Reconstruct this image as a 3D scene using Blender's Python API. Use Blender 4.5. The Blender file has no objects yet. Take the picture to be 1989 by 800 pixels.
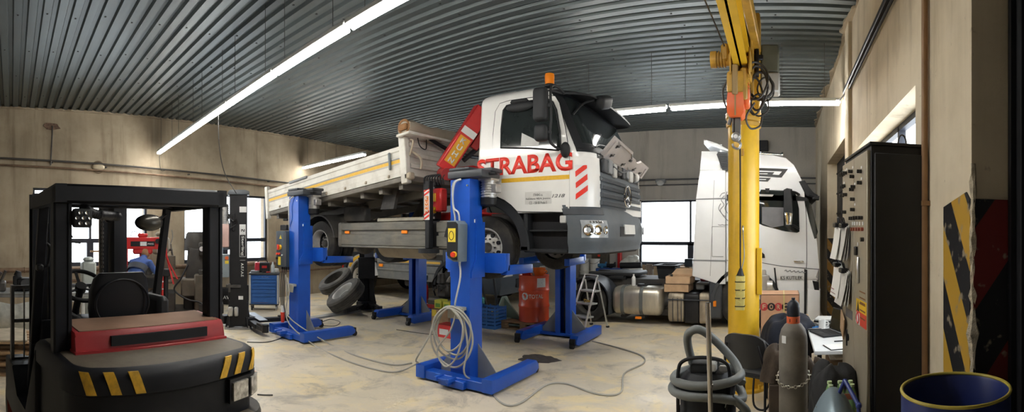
import bpy, bmesh, math, random
from mathutils import Vector, Matrix, noise as mnoise
random.seed(7)
SC = bpy.context.scene
COL = SC.collection
PI = math.pi
V = Vector
# ---- camera model: a central cylindrical panorama, 950 px per radian, eye 1.8 m above the floor
FPX, CXP, Y0P, EYE = 950.0, 1515.0, 455.0, 1.8
def az(px): return (px - CXP) / FPX
def at_d(px, py, d): return V((d*math.sin(az(px)), d*math.cos(az(px)), EYE - (py-Y0P)/FPX*d))
def at_y(px, py, y): return at_d(px, py, y/math.cos(az(px)))
def at_x(px, py, x): return at_d(px, py, x/math.sin(az(px)))
def at_z(px, py, z): return at_d(px, py, (EYE-z)*FPX/(py-Y0P))
def R(d): return math.radians(d)

# ---- materials
_mats = {}
def mat(name, col, rough=0.5, metal=0.0, var=0.12, scale=6.0, bump=0.0, col2=None, stretch=None, coat=0.0, dirt=None, dirt_amt=0.0, dirt_scale=3.0, spec=0.5, bscale=None):
    if name in _mats: return _mats[name]
    m = bpy.data.materials.new(name); m.use_nodes = True
    n, l = m.node_tree.nodes, m.node_tree.links
    b = n['Principled BSDF']
    b.inputs['Roughness'].default_value = rough
    b.inputs['Metallic'].default_value = metal
    b.inputs['Specular IOR Level'].default_value = spec
    if coat: b.inputs['Coat Weight'].default_value = coat; b.inputs['Coat Roughness'].default_value = 0.08
    tc = n.new('ShaderNodeTexCoord'); mp = n.new('ShaderNodeMapping')
    l.new(tc.outputs['Object'], mp.inputs['Vector'])
    if stretch: mp.inputs['Scale'].default_value = stretch
    nz = n.new('ShaderNodeTexNoise'); nz.inputs['Scale'].default_value = scale; nz.inputs['Detail'].default_value = 5
    l.new(mp.outputs['Vector'], nz.inputs['Vector'])
    mr = n.new('ShaderNodeMapRange'); mr.inputs['From Min'].default_value = .3; mr.inputs['From Max'].default_value = .7
    l.new(nz.outputs['Fac'], mr.inputs['Value'])
    mx = n.new('ShaderNodeMix'); mx.data_type = 'RGBA'
    c = list(col)[:3]
    ca = [max(0, x*(1-var)) for x in c]; cb = list(col2) if col2 else [min(1, x*(1+var)) for x in c]
    if col2: ca = c
    mx.inputs['A'].default_value = ca+[1]; mx.inputs['B'].default_value = cb+[1]
    l.new(mr.outputs['Result'], mx.inputs['Factor'])
    out = mx.outputs['Result']
    if dirt:
        n2 = n.new('ShaderNodeTexNoise'); n2.inputs['Scale'].default_value = dirt_scale; n2.inputs['Detail'].default_value = 8; n2.inputs['Roughness'].default_value = .65
        l.new(tc.outputs['Object'], n2.inputs['Vector'])
        m2 = n.new('ShaderNodeMapRange'); m2.inputs['From Min'].default_value = .48; m2.inputs['From Max'].default_value = .72; m2.inputs['To Max'].default_value = dirt_amt
        l.new(n2.outputs['Fac'], m2.inputs['Value'])
        mx2 = n.new('ShaderNodeMix'); mx2.data_type = 'RGBA'
        mx2.inputs['B'].default_value = list(dirt)+[1]
        l.new(out, mx2.inputs['A']); l.new(m2.outputs['Result'], mx2.inputs['Factor']); out = mx2.outputs['Result']
    l.new(out, b.inputs['Base Color'])
    if bump:
        nb = n.new('ShaderNodeTexNoise'); nb.inputs['Scale'].default_value = bscale or scale*6; nb.inputs['Detail'].default_value = 4
        l.new(mp.outputs['Vector'], nb.inputs['Vector'])
        bp = n.new('ShaderNodeBump'); bp.inputs['Strength'].default_value = bump; bp.inputs['Distance'].default_value = .01
        l.new(nb.outputs['Fac'], bp.inputs['Height']); l.new(bp.outputs['Normal'], b.inputs['Normal'])
    _mats[name] = m
    return m
def emit(name, col, s):
    if name in _mats: return _mats[name]
    m = bpy.data.materials.new(name); m.use_nodes = True
    b = m.node_tree.nodes['Principled BSDF']
    b.inputs['Base Color'].default_value = (.9, .9, .9, 1)
    b.inputs['Emission Color'].default_value = list(col)+[1]; b.inputs['Emission Strength'].default_value = s
    _mats[name] = m; return m
def clear(name, tint=(.9,.95,.95), gloss=.08, rough=.02):
    if name in _mats: return _mats[name]
    m = bpy.data.materials.new(name); m.use_nodes = True
    n, l = m.node_tree.nodes, m.node_tree.links
    n.remove(n['Principled BSDF'])
    t = n.new('ShaderNodeBsdfTransparent'); t.inputs['Color'].default_value = list(tint)+[1]
    g = n.new('ShaderNodeBsdfGlossy'); g.inputs['Roughness'].default_value = rough
    mx = n.new('ShaderNodeMixShader'); mx.inputs['Fac'].default_value = gloss
    l.new(t.outputs[0], mx.inputs[1]); l.new(g.outputs[0], mx.inputs[2])
    l.new(mx.outputs[0], n['Material Output'].inputs['Surface'])
    _mats[name] = m; return m

# ---- mesh builder
def catmull(pts, n=6, closed=False):
    P = [V(p) for p in pts]
    if len(P) < 3: return P
    out = []; N = len(P)
    rng = range(N if closed else N-1)
    for i in rng:
        if closed: a, b, c, d = P[(i-1) % N], P[i], P[(i+1) % N], P[(i+2) % N]
        else: a, b, c, d = P[max(i-1, 0)], P[i], P[i+1], P[min(i+2, N-1)]
        for k in range(n):
            t = k/n
            out.append(0.5*((2*b)+(c-a)*t+(2*a-5*b+4*c-d)*t*t+(3*b-a-3*c+d)*t*t*t))
    if not closed: out.append(P[-1])
    return out
def frame_of(d):
    d = V(d).normalized()
    u = V((0,0,1)) if abs(d.z) < .95 else V((1,0,0))
    x = u.cross(d).normalized(); y = d.cross(x).normalized()
    return x, y, d
class MB:
    def __init__(s): s.bm = bmesh.new(); s.mats = []
    def mi(s, m):
        if m is None: return 0
        if m not in s.mats: s.mats.append(m)
        return s.mats.index(m)+1
    def _add(s, t, m=None, M=None):
        i = s.mi(m); mp = {}
        for v in t.verts: mp[v] = s.bm.verts.new(M @ v.co if M else v.co)
        for f in t.faces:
            try: g = s.bm.faces.new([mp[v] for v in f.verts]); g.material_index = i
            except ValueError: pass
        t.free()
    def faces(s, verts, faces, m=None):
        i = s.mi(m); vs = [s.bm.verts.new(v) for v in verts]
        for f in faces:
            try: g = s.bm.faces.new([vs[k] for k in f]); g.material_index = i
            except ValueError: pass
        return s
    def box(s, c, d, bevel=0, m=None, rot=None, seg=1):
        t = bmesh.new(); bmesh.ops.create_cube(t, size=1)
        for v in t.verts: v.co = V((v.co.x*d[0], v.co.y*d[1], v.co.z*d[2]))
        if bevel: bmesh.ops.bevel(t, geom=t.edges[:], offset=min(bevel, .45*min(d)), segments=seg, affect='EDGES', profile=.5)
        M = Matrix.Translation(c)
        if rot is not None: M = M @ rot.to_4x4()
        s._add(t, m, M); return s
    def bx(s, x0, x1, y0, y1, z0, z1, bevel=0, m=None, seg=1):
        return s.box(((x0+x1)/2, (y0+y1)/2, (z0+z1)/2), (abs(x1-x0), abs(y1-y0), abs(z1-z0)), bevel, m, None, seg)
    def bar(s, a, b, w, h, bevel=0, m=None, up=None):
        a, b = V(a), V(b); d = b-a; L = d.length; d.normalize()
        if up is None: x, y, _ = frame_of(d)
        else:
            y = V(up) - V(up).dot(d)*d; y.normalize(); x = y.cross(d)
        rot = Matrix((x, y, d)).transposed()
        return s.box((a+b)/2, (w, h, L), bevel, m, rot)
    def cyl(s, a, b, r, r2=None, seg=20, m=None, cap=True):
        a, b = V(a), V(b); r2 = r if r2 is None else r2
        x, y, d = frame_of(b-a)
        ra = [a+r*(math.cos(2*PI*k/seg)*x+math.sin(2*PI*k/seg)*y) for k in range(seg)]
        rb = [b+r2*(math.cos(2*PI*k/seg)*x+math.sin(2*PI*k/seg)*y) for k in range(seg)]
        f = [(k, (k+1) % seg, seg+(k+1) % seg, seg+k) for k in range(seg)]
        if cap: f += [tuple(range(seg-1, -1, -1)), tuple(range(seg, 2*seg))]
        return s.faces(ra+rb, f, m)
    def loft(s, rings, m=None, caps=True, closed=True, loop=False):
        n = len(rings[0]); vs = [v for r in rings for v in r]; f = []
        k = len(rings)
        for j in range(k if loop else k-1):
            for i in range(n if closed else n-1):
                f.append((j*n+i, j*n+(i+1) % n, ((j+1) % k)*n+(i+1) % n, ((j+1) % k)*n+i))
        if caps and not loop: f += [tuple(range(n-1, -1, -1)), tuple(range((k-1)*n, k*n))]
        return s.faces(vs, f, m)
    def lathe(s, prof, o=(0,0,0), axis=(0,0,1), seg=28, m=None, caps=False, loop=False):
        o = V(o); x, y, d = frame_of(axis)
        rings = [[o+d*h+r*(math.cos(2*PI*k/seg)*x+math.sin(2*PI*k/seg)*y) for k in range(seg)] for r, h in prof]
        return s.loft(rings, m, caps, True, loop)
    def tube(s, pts, r, seg=8, n=6, m=None, closed=False, smooth=True):
        P = catmull(pts, n, closed) if smooth else [V(p) for p in pts]
        N = len(P); rings = []; x = None
        for i in range(N):
            d = (P[(i+1) % N]-P[i-1]) if closed else (P[min(i+1, N-1)]-P[max(i-1, 0)])
            if d.length < 1e-9: d = V((0,0,1))
            d.normalize()
            if x is None: x, y, _ = frame_of(d)
            else:
                x = x-d*x.dot(d)
                if x.length < 1e-6: x = frame_of(d)[0]
                x.normalize(); y = d.cross(x)
            rr = r[min(i*len(r)//N, len(r)-1)] if isinstance(r, (list, tuple)) else r
            rings.append([P[i]+rr*(math.cos(2*PI*k/seg)*x+math.sin(2*PI*k/seg)*y) for k in range(seg)])
        return s.loft(rings, m, not closed, True, closed)
    def prism(s, poly, a, u, v, w, m=None, bevel=0):
        """polygon of (p, q) pairs in the plane a + p*u + q*v, pushed along w"""
        a, u, v, w = V(a), V(u), V(v), V(w)
        if bevel:
            t = bmesh.new(); lo = [t.verts.new(a+p*u+q*v) for p, q in poly]; hi = [t.verts.new(a+p*u+q*v+w) for p, q in poly]
            n = len(poly); bot = t.faces.new(lo[::-1]); top = t.faces.new(hi)
            for k in range(n): t.faces.new((lo[k], lo[(k+1) % n], hi[(k+1) % n], hi[k]))
            bmesh.ops.bevel(t, geom=list(bot.edges)+list(top.edges), offset=bevel, segments=2, affect='EDGES', profile=.5)
            s._add(t, m); return s
        n = len(poly)
        lo = [a+p*u+q*v for p, q in poly]; hi = [p+w for p in lo]
        return s.faces(lo+hi, [tuple(range(n-1, -1, -1)), tuple(range(n, 2*n))]+[(k, (k+1) % n, n+(k+1) % n, n+k) for k in range(n)], m)
    def ball(s, c, r, seg=14, m=None, sc=(1,1,1)):
        t = bmesh.new(); bmesh.ops.create_uvsphere(t, u_segments=seg, v_segments=max(6, seg*2//3), radius=r)
        s._add(t, m, Matrix.Translation(c) @ Matrix.Diagonal((sc[0], sc[1], sc[2], 1))); return s
    def torus(s, c, axis, Rr, r, seg=28, ts=8, m=None):
        c = V(c); x, y, d = frame_of(axis)
        pts = [c+Rr*(math.cos(2*PI*k/seg)*x+math.sin(2*PI*k/seg)*y) for k in range(seg)]
        return s.tube(pts, r, ts, 1, m, True, False)
    def slab(s, fo, fi, nu, nv, m=None):
        """thick sheet: outer fo(u,v) and inner fi(u,v), u and v in 0..1"""
        vs = []; W = nv+1
        for fn in (fo, fi):
            for i in range(nu+1):
                for j in range(nv+1): vs.append(V(fn(i/nu, j/nv)))
        o = (nu+1)*W; f = []
        for i in range(nu):
            for j in range(nv):
                q = (i*W+j, (i+1)*W+j, (i+1)*W+j+1, i*W+j+1)
                f.append(q); f.append(tuple(o+k for k in q[::-1]))
        edge = [i*W for i in range(nu+1)]+[nu*W+j for j in range(1, W)]+[i*W+nv for i in range(nu-1, -1, -1)]+[j for j in range(nv-1, 0, -1)]
        n = len(edge)
        for k in range(n): f.append((edge[k], edge[(k+1) % n], o+edge[(k+1) % n], o+edge[k]))
        return s.faces(vs, f, m)
    def build(s, name, m, parent=None, world=False, sharp=38, flat=False, recalc=True):
        bm = s.bm
        bmesh.ops.remove_doubles(bm, verts=bm.verts[:], dist=1e-5)
        if recalc: bmesh.ops.recalc_face_normals(bm, faces=bm.faces[:])
        if parent is not None and world: bm.transform(wm(parent).inverted())
        bm.normal_update()
        if not flat:
            lim = R(sharp)
            for f in bm.faces: f.smooth = True
            for e in bm.edges:
                e.smooth = len(e.link_faces) == 2 and e.calc_face_angle(0) < lim
        me = bpy.data.meshes.new(name); bm.to_mesh(me); bm.free()
        me.materials.append(m)
        for q in s.mats: me.materials.append(q)
        o = bpy.data.objects.new(name, me); COL.objects.link(o)
        if parent is not None: o.parent = parent
        return o
def wm(o):
    M = o.matrix_basis.copy()
    while o.parent is not None: o = o.parent; M = o.matrix_basis @ M
    return M
def tag(o, label, cat, group=None):
    o['label'] = label; o['category'] = cat
    if group: o['group'] = group
    return o
def thing(name, label, cat, loc=(0,0,0), rot=0, group=None):
    o = bpy.data.objects.new(name, None); o.empty_display_size = .1; COL.objects.link(o)
    o.location = loc; o.rotation_euler = (0, 0, rot)
    return tag(o, label, cat, group)
def one(mb, name, m, label, cat, group=None, loc=None, **k):
    """a thing that is a single mesh, its origin moved to its base"""
    o = mb.build(name, m, **k); tag(o, label, cat, group)
    vs = o.data.vertices
    xs = [v.co.x for v in vs]; ys = [v.co.y for v in vs]; zs = [v.co.z for v in vs]
    c = V(((min(xs)+max(xs))/2, (min(ys)+max(ys))/2, min(zs)))
    o.data.transform(Matrix.Translation(-c)); o.location = c
    return o
def struct(o): o['kind'] = 'structure'; return o
def kids(o): return [c for c in bpy.data.objects if c.parent is o]
def copy_tree(o, parent=None):
    c = o.copy(); COL.objects.link(c); c.parent = parent
    for k in kids(o): copy_tree(k, c)
    return c
def text(name, body, m, parent, o, x, up, width=None, height=.1, ext=.002, bold=0, world=True, shear=0):
    """lettering as a mesh; o is its lower left corner, x the reading direction"""
    cu = bpy.data.curves.new(name, 'FONT'); cu.body = body; cu.size = 1; cu.offset = bold; cu.extrude = 0; cu.shear = shear; cu.resolution_u = 4
    t = bpy.data.objects.new(name, cu); COL.objects.link(t)
    me = bpy.data.meshes.new_from_object(t.evaluated_get(bpy.context.evaluated_depsgraph_get()))
    bpy.data.objects.remove(t); bpy.data.curves.remove(cu)
    xs = [v.co.x for v in me.vertices]; ys = [v.co.y for v in me.vertices]
    x0, x1, y0, y1 = min(xs), max(xs), min(ys), max(ys)
    sy = height/(y1-y0); sx = width/(x1-x0) if width else sy
    x = V(x).normalized(); up = V(up).normalized(); n = x.cross(up)
    bm = bmesh.new(); bm.from_mesh(me); bpy.data.meshes.remove(me)
    r = bmesh.ops.extrude_face_region(bm, geom=bm.faces[:])
    for e in r['geom']:
        if isinstance(e, bmesh.types.BMVert): e.co.z += 1
    for v in bm.verts: v.co = V(o)+x*(v.co.x-x0)*sx+up*(v.co.y-y0)*sy+n*(v.co.z*ext)
    q = MB(); q.bm.free(); q.bm = bm
    return q.build(name, m, parent, world, flat=True)

# ---- palette
BLACK = mat('black paint', (.010,.010,.012), .5, var=.3, spec=.35)
BLK2 = mat('black plastic', (.014,.015,.017), .6, var=.25, bump=.05, spec=.35)
RUBBER = mat('tyre rubber', (.018,.017,.016), .8, var=.35, scale=9, dirt=(.10,.085,.065), dirt_amt=.5)
DGREY = mat('dark grey plastic', (.045,.05,.058), .5, var=.15)
MGREY = mat('grey paint', (.22,.23,.24), .45, var=.1)
LGREY = mat('light grey plastic', (.5,.5,.48), .5)
STEEL = mat('bare steel', (.5,.5,.5), .35, .9, var=.2)
DSTEEL = mat('oily steel', (.10,.095,.09), .5, .6, var=.4, dirt=(.05,.04,.03), dirt_amt=.7)
ALU = mat('cast aluminium', (.55,.54,.52), .42, .75, var=.15)
CHROME = mat('chrome', (.8,.8,.8), .12, 1.0, var=.03)
WHITE = mat('white truck paint', (.80,.79,.76), .3, var=.03, coat=.4)
BLUE = mat('blue machine paint', (.006,.080,.47), .38, var=.12, coat=.15, dirt=(.01,.05,.22), dirt_amt=.35)
RED = mat('red paint', (.52,.02,.02), .4, var=.15, coat=.2)
YELLOW = mat('yellow paint', (.75,.42,.02), .45, var=.1)
ORANGE = mat('orange lens', (.9,.25,.01), .3, var=.1)
WOOD = mat('old wood', (.33,.21,.11), .75, var=.35, scale=5, stretch=(1,1,8), bump=.2)
CARD = mat('cardboard', (.50,.33,.19), .8, var=.12, scale=10)
PAPER = mat('white paper', (.75,.74,.70), .7, var=.04)
SKIN = mat('skin', (.55,.32,.22), .55, var=.1)
GLASSD = mat('dark window glass', (.016,.020,.020), .06, var=.1, spec=.6)
# ---- camera
cd = bpy.data.cameras.new('camera'); cam = bpy.data.objects.new('camera', cd); COL.objects.link(cam)
cd.type = 'PANO'; cd.panorama_type = 'CENTRAL_CYLINDRICAL'
HW = 1989/2/FPX
cd.central_cylindrical_range_u_min = -HW; cd.central_cylindrical_range_u_max = HW
cd.central_cylindrical_range_v_min = -(800-Y0P)/FPX; cd.central_cylindrical_range_v_max = Y0P/FPX
cd.central_cylindrical_radius = 1.0
cd.clip_start = .05
cam.location = (0, 0, EYE); cam.rotation_euler = (PI/2, 0, -az(994.5))
SC.camera = cam
vs_ = SC.view_settings; vs_.view_transform = 'Standard'; vs_.look = 'None'; vs_.gamma = 1; vs_.exposure = 0.35; vs_.use_curve_mapping = False
# ---- overcast daylight outside
w = bpy.data.worlds.new('overcast sky'); SC.world = w; w.use_nodes = True
wb = w.node_tree.nodes['Background']; wb.inputs['Color'].default_value = (.93,.96,1.0,1); wb.inputs['Strength'].default_value = 5.5

# ---- materials of the shell
def wall_mat(name, light, mid, dark, top):
    m = bpy.data.materials.new(name); m.use_nodes = True
    n, l = m.node_tree.nodes, m.node_tree.links; b = n['Principled BSDF']; b.inputs['Roughness'].default_value = .85
    tc = n.new('ShaderNodeTexCoord')
    def noise(scale, stretch, det=6):
        mp = n.new('ShaderNodeMapping'); mp.inputs['Scale'].default_value = stretch; l.new(tc.outputs['Object'], mp.inputs['Vector'])
        z = n.new('ShaderNodeTexNoise'); z.inputs['Scale'].default_value = scale; z.inputs['Detail'].default_value = det; z.inputs['Roughness'].default_value = .6
        l.new(mp.outputs[0], z.inputs['Vector']); return z.outputs['Fac']
    def rng(v, a, c, lo=0, hi=1):
        q = n.new('ShaderNodeMapRange'); q.inputs['From Min'].default_value = a; q.inputs['From Max'].default_value = c
        q.inputs['To Min'].default_value = lo; q.inputs['To Max'].default_value = hi; l.new(v, q.inputs['Value']); return q.outputs['Result']
    def mix(a, c, f):
        q = n.new('ShaderNodeMix'); q.data_type = 'RGBA'
        for k, v in (('A', a), ('B', c)):
            if isinstance(v, tuple): q.inputs[k].default_value = v+(1,)
            else: l.new(v, q.inputs[k])
        l.new(f, q.inputs['Factor']); return q.outputs['Result']
    c = mix(light, mid, rng(noise(.9, (1,1,1)), .38, .62))
    c = mix(c, light, rng(noise(2.5, (1,1,.08)), .5, .68, 0, .8))
    c = mix(c, dark, rng(noise(3.2, (1,1,.12)), .55, .75, 0, .75))
    c = mix(c, dark, rng(noise(1.1, (1,1,.6)), .6, .8, 0, .6))
    c = mix(c, top, rng(noise(14, (1,1,1)), .66, .74, 0, .5))
    l.new(c, b.inputs['Base Color'])
    bp = n.new('ShaderNodeBump'); bp.inputs['Strength'].default_value = .25; bp.inputs['Distance'].default_value = .01
    l.new(noise(30, (1,1,1)), bp.inputs['Height']); l.new(bp.outputs['Normal'], b.inputs['Normal'])
    return m
PLASTER = wall_mat('stained plaster', (.42,.35,.25), (.275,.22,.15), (.15,.11,.07), (.14,.10,.065))
PLASTERR = wall_mat('cream plaster', (.74,.64,.48), (.58,.49,.35), (.36,.28,.18), (.28,.21,.14))
PLASTERG = wall_mat('grey plaster', (.47,.44,.39), (.39,.365,.33), (.27,.25,.22), (.22,.20,.17))
def floor_mat():
    m = bpy.data.materials.new('worn concrete'); m.use_nodes = True
    n, l = m.node_tree.nodes, m.node_tree.links; b = n['Principled BSDF']
    tc = n.new('ShaderNodeTexCoord')
    def noise(scale, det=8, rough=.62, dist=0):
        z = n.new('ShaderNodeTexNoise'); z.inputs['Scale'].default_value = scale; z.inputs['Detail'].default_value = det
        z.inputs['Roughness'].default_value = rough; z.inputs['Distortion'].default_value = dist
        l.new(tc.outputs['Object'], z.inputs['Vector']); return z.outputs['Fac']
    def rng(v, a, c, lo=0, hi=1):
        q = n.new('ShaderNodeMapRange'); q.inputs['From Min'].default_value = a; q.inputs['From Max'].default_value = c
        q.inputs['To Min'].default_value = lo; q.inputs['To Max'].default_value = hi; l.new(v, q.inputs['Value']); return q.outputs['Result']
    def mix(a, c, f):
        q = n.new('ShaderNodeMix'); q.data_type = 'RGBA'
        for k, v in (('A', a), ('B', c)):
            if isinstance(v, tuple): q.inputs[k].default_value = v+(1,)
            else: l.new(v, q.inputs[k])
        l.new(f, q.inputs['Factor']); return q.outputs['Result']
    c = mix((.70,.61,.46), (.58,.52,.42), rng(noise(.7), .4, .6))
    c = mix(c, (.76,.63,.38), rng(noise(1.3, 9, .7, .4), .50, .60, 0, .9))
    c = mix(c, (.30,.27,.23), rng(noise(1.9, 9, .7, .6), .52, .66, 0, .8))
    c = mix(c, (.76,.70,.58), rng(noise(5, 9, .75), .60, .70, 0, .7))
    c = mix(c, (.16,.14,.12), rng(noise(9, 8, .7), .62, .72, 0, .7))
    c = mix(c, (.34,.19,.13), rng(noise(2.6, 6, .6, .3), .68, .76, 0, .5))
    l.new(c, b.inputs['Base Color'])
    l.new(rng(noise(1.6), .35, .7, .28, .62), b.inputs['Roughness'])
    bp = n.new('ShaderNodeBump'); bp.inputs['Strength'].default_value = .18; bp.inputs['Distance'].default_value = .01
    l.new(noise(18), bp.inputs['Height']); l.new(bp.outputs['Normal'], b.inputs['Normal'])
    return m
FLOORM = floor_mat()
CEILM = mat('galvanised sheet', (.108,.128,.132), .45, .55, var=.18, scale=2.0, stretch=(.3,3,1), dirt=(.10,.10,.095), dirt_amt=.5, dirt_scale=1.5)
FRAME = mat('dark steel window frame', (.018,.022,.035), .5, var=.2)
PANE = clear('window pane', (.97,.99,1.0), .05)

# ---- floor and ceiling
ZC = 4.65
XR, YB = 0.95, 13.0
q = MB(); q.bx(-13.6, 2.0, -3.2, 13.4, -.2, 0); struct(q.build('floor', FLOORM))
q = MB(); ring = []; y = -3.2; p = .19
prof = []
while y < 13.3:
    for dy, dz in ((0, 0), (.10, 0), (.118, .045), (.172, .045)): prof.append((y+dy, ZC+dz))
    y += p
prof.append((y, ZC))
prof += [(y, ZC+.2), (-3.2, ZC+.2)]
q.loft([[V((x, a, b)) for a, b in prof] for x in (-13.6, -8.4, -8.395, -3.2, -3.195, 2.0)])
SCREW = mat('roof screw heads', (.03,.03,.028), .6)
for i in range(11):
    for k in range(0, 86, 2):
        yy = -3.2+.05+.19*k+.19*(i % 2); xx = -12.6+1.25*i+.06*math.sin(5*k+i)
        q.bx(xx-.011, xx+.011, yy-.011, yy+.011, ZC-.008, ZC+.002, m=SCREW)
struct(q.build('ceiling', CEILM, sharp=20))

# ---- walls with openings
def wall(name, p0, p1, out, thick, openings, m, z1=ZC+.06):
    p0, p1 = V((p0[0], p0[1], 0)), V((p1[0], p1[1], 0)); L = (p1-p0).length; u = (p1-p0).normalized(); o = V((out[0], out[1], 0)).normalized()*thick
    S = sorted({0, L} | {a for k in openings for a in k[:2]}); Z = sorted({0, z1} | {a for k in openings for a in k[2:]})
    q = MB()
    def P(s, z, k=0): return p0+u*s+V((0,0,z))+o*k
    solid = {}
    for i in range(len(S)-1):
        for j in range(len(Z)-1):
            cs, cz = (S[i]+S[i+1])/2, (Z[j]+Z[j+1])/2
            solid[i, j] = not any(a < cs < b and c < cz < d for a, b, c, d in openings)
    for (i, j), ok in solid.items():
        if not ok: continue
        a, b, c, d = S[i], S[i+1], Z[j], Z[j+1]
        for k in (0, 1): q.faces([P(a,c,k), P(b,c,k), P(b,d,k), P(a,d,k)], [(0,1,2,3)])
        for di, dj, e in ((-1,0,((a,c),(a,d))), (1,0,((b,c),(b,d))), (0,-1,((a,c),(b,c))), (0,1,((a,d),(b,d)))):
            if not solid.get((i+di, j+dj), False):
                (s1, t1), (s2, t2) = e
                q.faces([P(s1,t1,0), P(s2,t2,0), P(s2,t2,1), P(s1,t1,1)], [(0,1,2,3)])
    o_ = struct(q.build(name, m, flat=True))
    return P
def window(n, P, s0, s1, z0, z1, zt, mull_hi, mull_lo, setback=.6):
    """steel frame with a transom; P maps (along, up, depth share) to the room"""
    t = struct(bpy.data.objects.new('window_%d' % n, None)); COL.objects.link(t); t.location = P((s0+s1)/2, z0, setback)
    q = MB()
    dep = V(P(0,0,1))-V(P(0,0,0)); dn = dep.normalized()
    def member(a0, a1, c0, c1): 
        A = P(a0, c0, setback)-dn*.03; u = (P(1,0,0)-P(0,0,0))
        q.prism([(0,0), (a1-a0,0), (a1-a0,c1-c0), (0,c1-c0)], A, u, V((0,0,1)), dn*.07)
    f = .055
    member(s0, s1, z0, z0+.09); member(s0, s1, z1-f, z1); member(s0, s0+f, z0, z1); member(s1-f, s1, z0, z1); member(s0, s1, zt, zt+.1)
    for a in mull_hi: member(a-.025, a+.025, zt, z1)
    for a in mull_lo: member(a-.08, a+.08, z0, zt+.05)
    q.build('window_frame', FRAME, t, True, flat=True)
    g = MB(); g.prism([(0,0), (s1-s0-.02,0), (s1-s0-.02,z1-z0-.02), (0,z1-z0-.02)], P(s0+.01, z0+.01, setback), (P(1,0,0)-P(0,0,0)), V((0,0,1)), dn*.006)
    g.build('pane', PANE, t, True, flat=True)
    # daylight portal in the opening
    ld = bpy.data.lights.new('daylight', 'AREA'); ld.shape = 'RECTANGLE'; ld.size = s1-s0; ld.size_y = z1-z0; ld.cycles.is_portal = True
    lo = bpy.data.objects.new('daylight', ld); COL.objects.link(lo); lo.location = P((s0+s1)/2, (z0+z1)/2, 1.05)
    lo.rotation_euler = (-dn).to_track_quat('-Z', 'Y').to_euler()
LW0, LW1 = V((-11.0+.13*3, -3.0, 0)), V((-12.69, 13.0, 0))
LWD = (LW1-LW0).normalized()
def lw_s(px):       # where the sight line of a pixel column meets the left wall, measured along it
    d = V((math.sin(az(px)), math.cos(az(px)), 0)); n = V((LWD.y, -LWD.x, 0))
    t = LW0.dot(n)/d.dot(n); return (d*t-LW0).dot(LWD), t
def lw_z(px, py): return EYE-(py-Y0P)/FPX*lw_s(px)[1]
WA = (lw_s(64)[0], lw_s(287)[0]); WBB = (lw_s(358)[0], lw_s(521)[0])
ZW0, ZW1, ZWT = 1.06, 2.86, 1.60
PL = wall('wall_left', LW0, LW1, (-1, -.13), .35, [(WA[0], WA[1], ZW0, ZW1), (WBB[0], WBB[1], ZW0, ZW1)], PLASTER)
window(1, PL, WA[0], WA[1], ZW0, ZW1, ZWT, [WA[0]+(WA[1]-WA[0])*k for k in (.49,)], [WA[0]+(WA[1]-WA[0])*k for k in (.22,.49,.78)], .3)
window(2, PL, WBB[0], WBB[1], ZW0, ZW1, ZWT, [WBB[0]+(WBB[1]-WBB[0])*k for k in (.48,)], [WBB[0]+(WBB[1]-WBB[0])*k for k in (.48,)], .3)
PB = wall('wall_back', (-12.69, YB), (XR+.05, YB), (0, 1), .35, [(12.69-3.86, 12.69-1.0, .95, 2.74)], PLASTERG)
window(3, PB, 12.69-3.86, 12.69-1.0, .95, 2.74, 1.50, [12.69-2.42], [12.69-2.42], .3)
PR = wall('wall_right', (XR, 2.3), (XR, YB), (1, 0), .30, [(3.34-2.3, 5.95-2.3, 1.06, 2.86), (6.75-2.3, 9.8-2.3, 0, 3.22)], PLASTERR)
window(4, PR, 3.34-2.3, 5.95-2.3, 1.06, 2.86, 1.6, [.62+3.34-2.3, 1.3+3.34-2.3], [1.3+3.34-2.3], .75)
PR2 = wall('wall_right_rear', (XR, -3.1), (XR, -1.6), (1, 0), .30, [], PLASTER)
q = MB(); q.bx(XR, XR+.3, -1.6, 2.3, 3.9, ZC+.06); struct(q.build('wall_right_lintel', PLASTER, flat=True))
q = MB(); q.bx(-10.7, 1.3, -3.35, -3.0, 0, ZC+.06); struct(q.build('wall_front', PLASTERG, flat=True))
# pilaster beside the far gate, and the light strip of wall by the near gate
q = MB(); q.bx(XR-.05, XR+.02, 6.42, 6.75, 0, ZC, .01); struct(q.build('trim_1', PLASTERR))
# plaster smeared over the edge of the roof sheets
q = MB(); rr = random.Random(3); pts = []
y = 2.3
while y < 12.9:
    pts.append((y, rr.uniform(.01, .07) + (.08 if rr.random() < .25 else 0))); y += rr.uniform(.06, .22)
poly = [(2.3, -.02)]+[(a, b) for a, b in pts]+[(12.9, -.02)]
q.prism([(a, b) for a, b in poly], (XR, 0, ZC-.03), (0,1,0), (-1,0,0), (0,0,.04)); struct(q.build('trim_2', PLASTER, flat=True))
q = MB(); pts = [0.0]
while pts[-1] < 16: pts.append(pts[-1]+rr.uniform(.05, .2))
q.prism([(0, -.02)]+[(a, rr.uniform(.01, .09)) for a in pts]+[(16, -.02)], PL(0, ZC-.03), LWD, V((LWD.y, -LWD.x, 0)), (0,0,.04)); struct(q.build('trim_3', PLASTER, flat=True))

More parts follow.
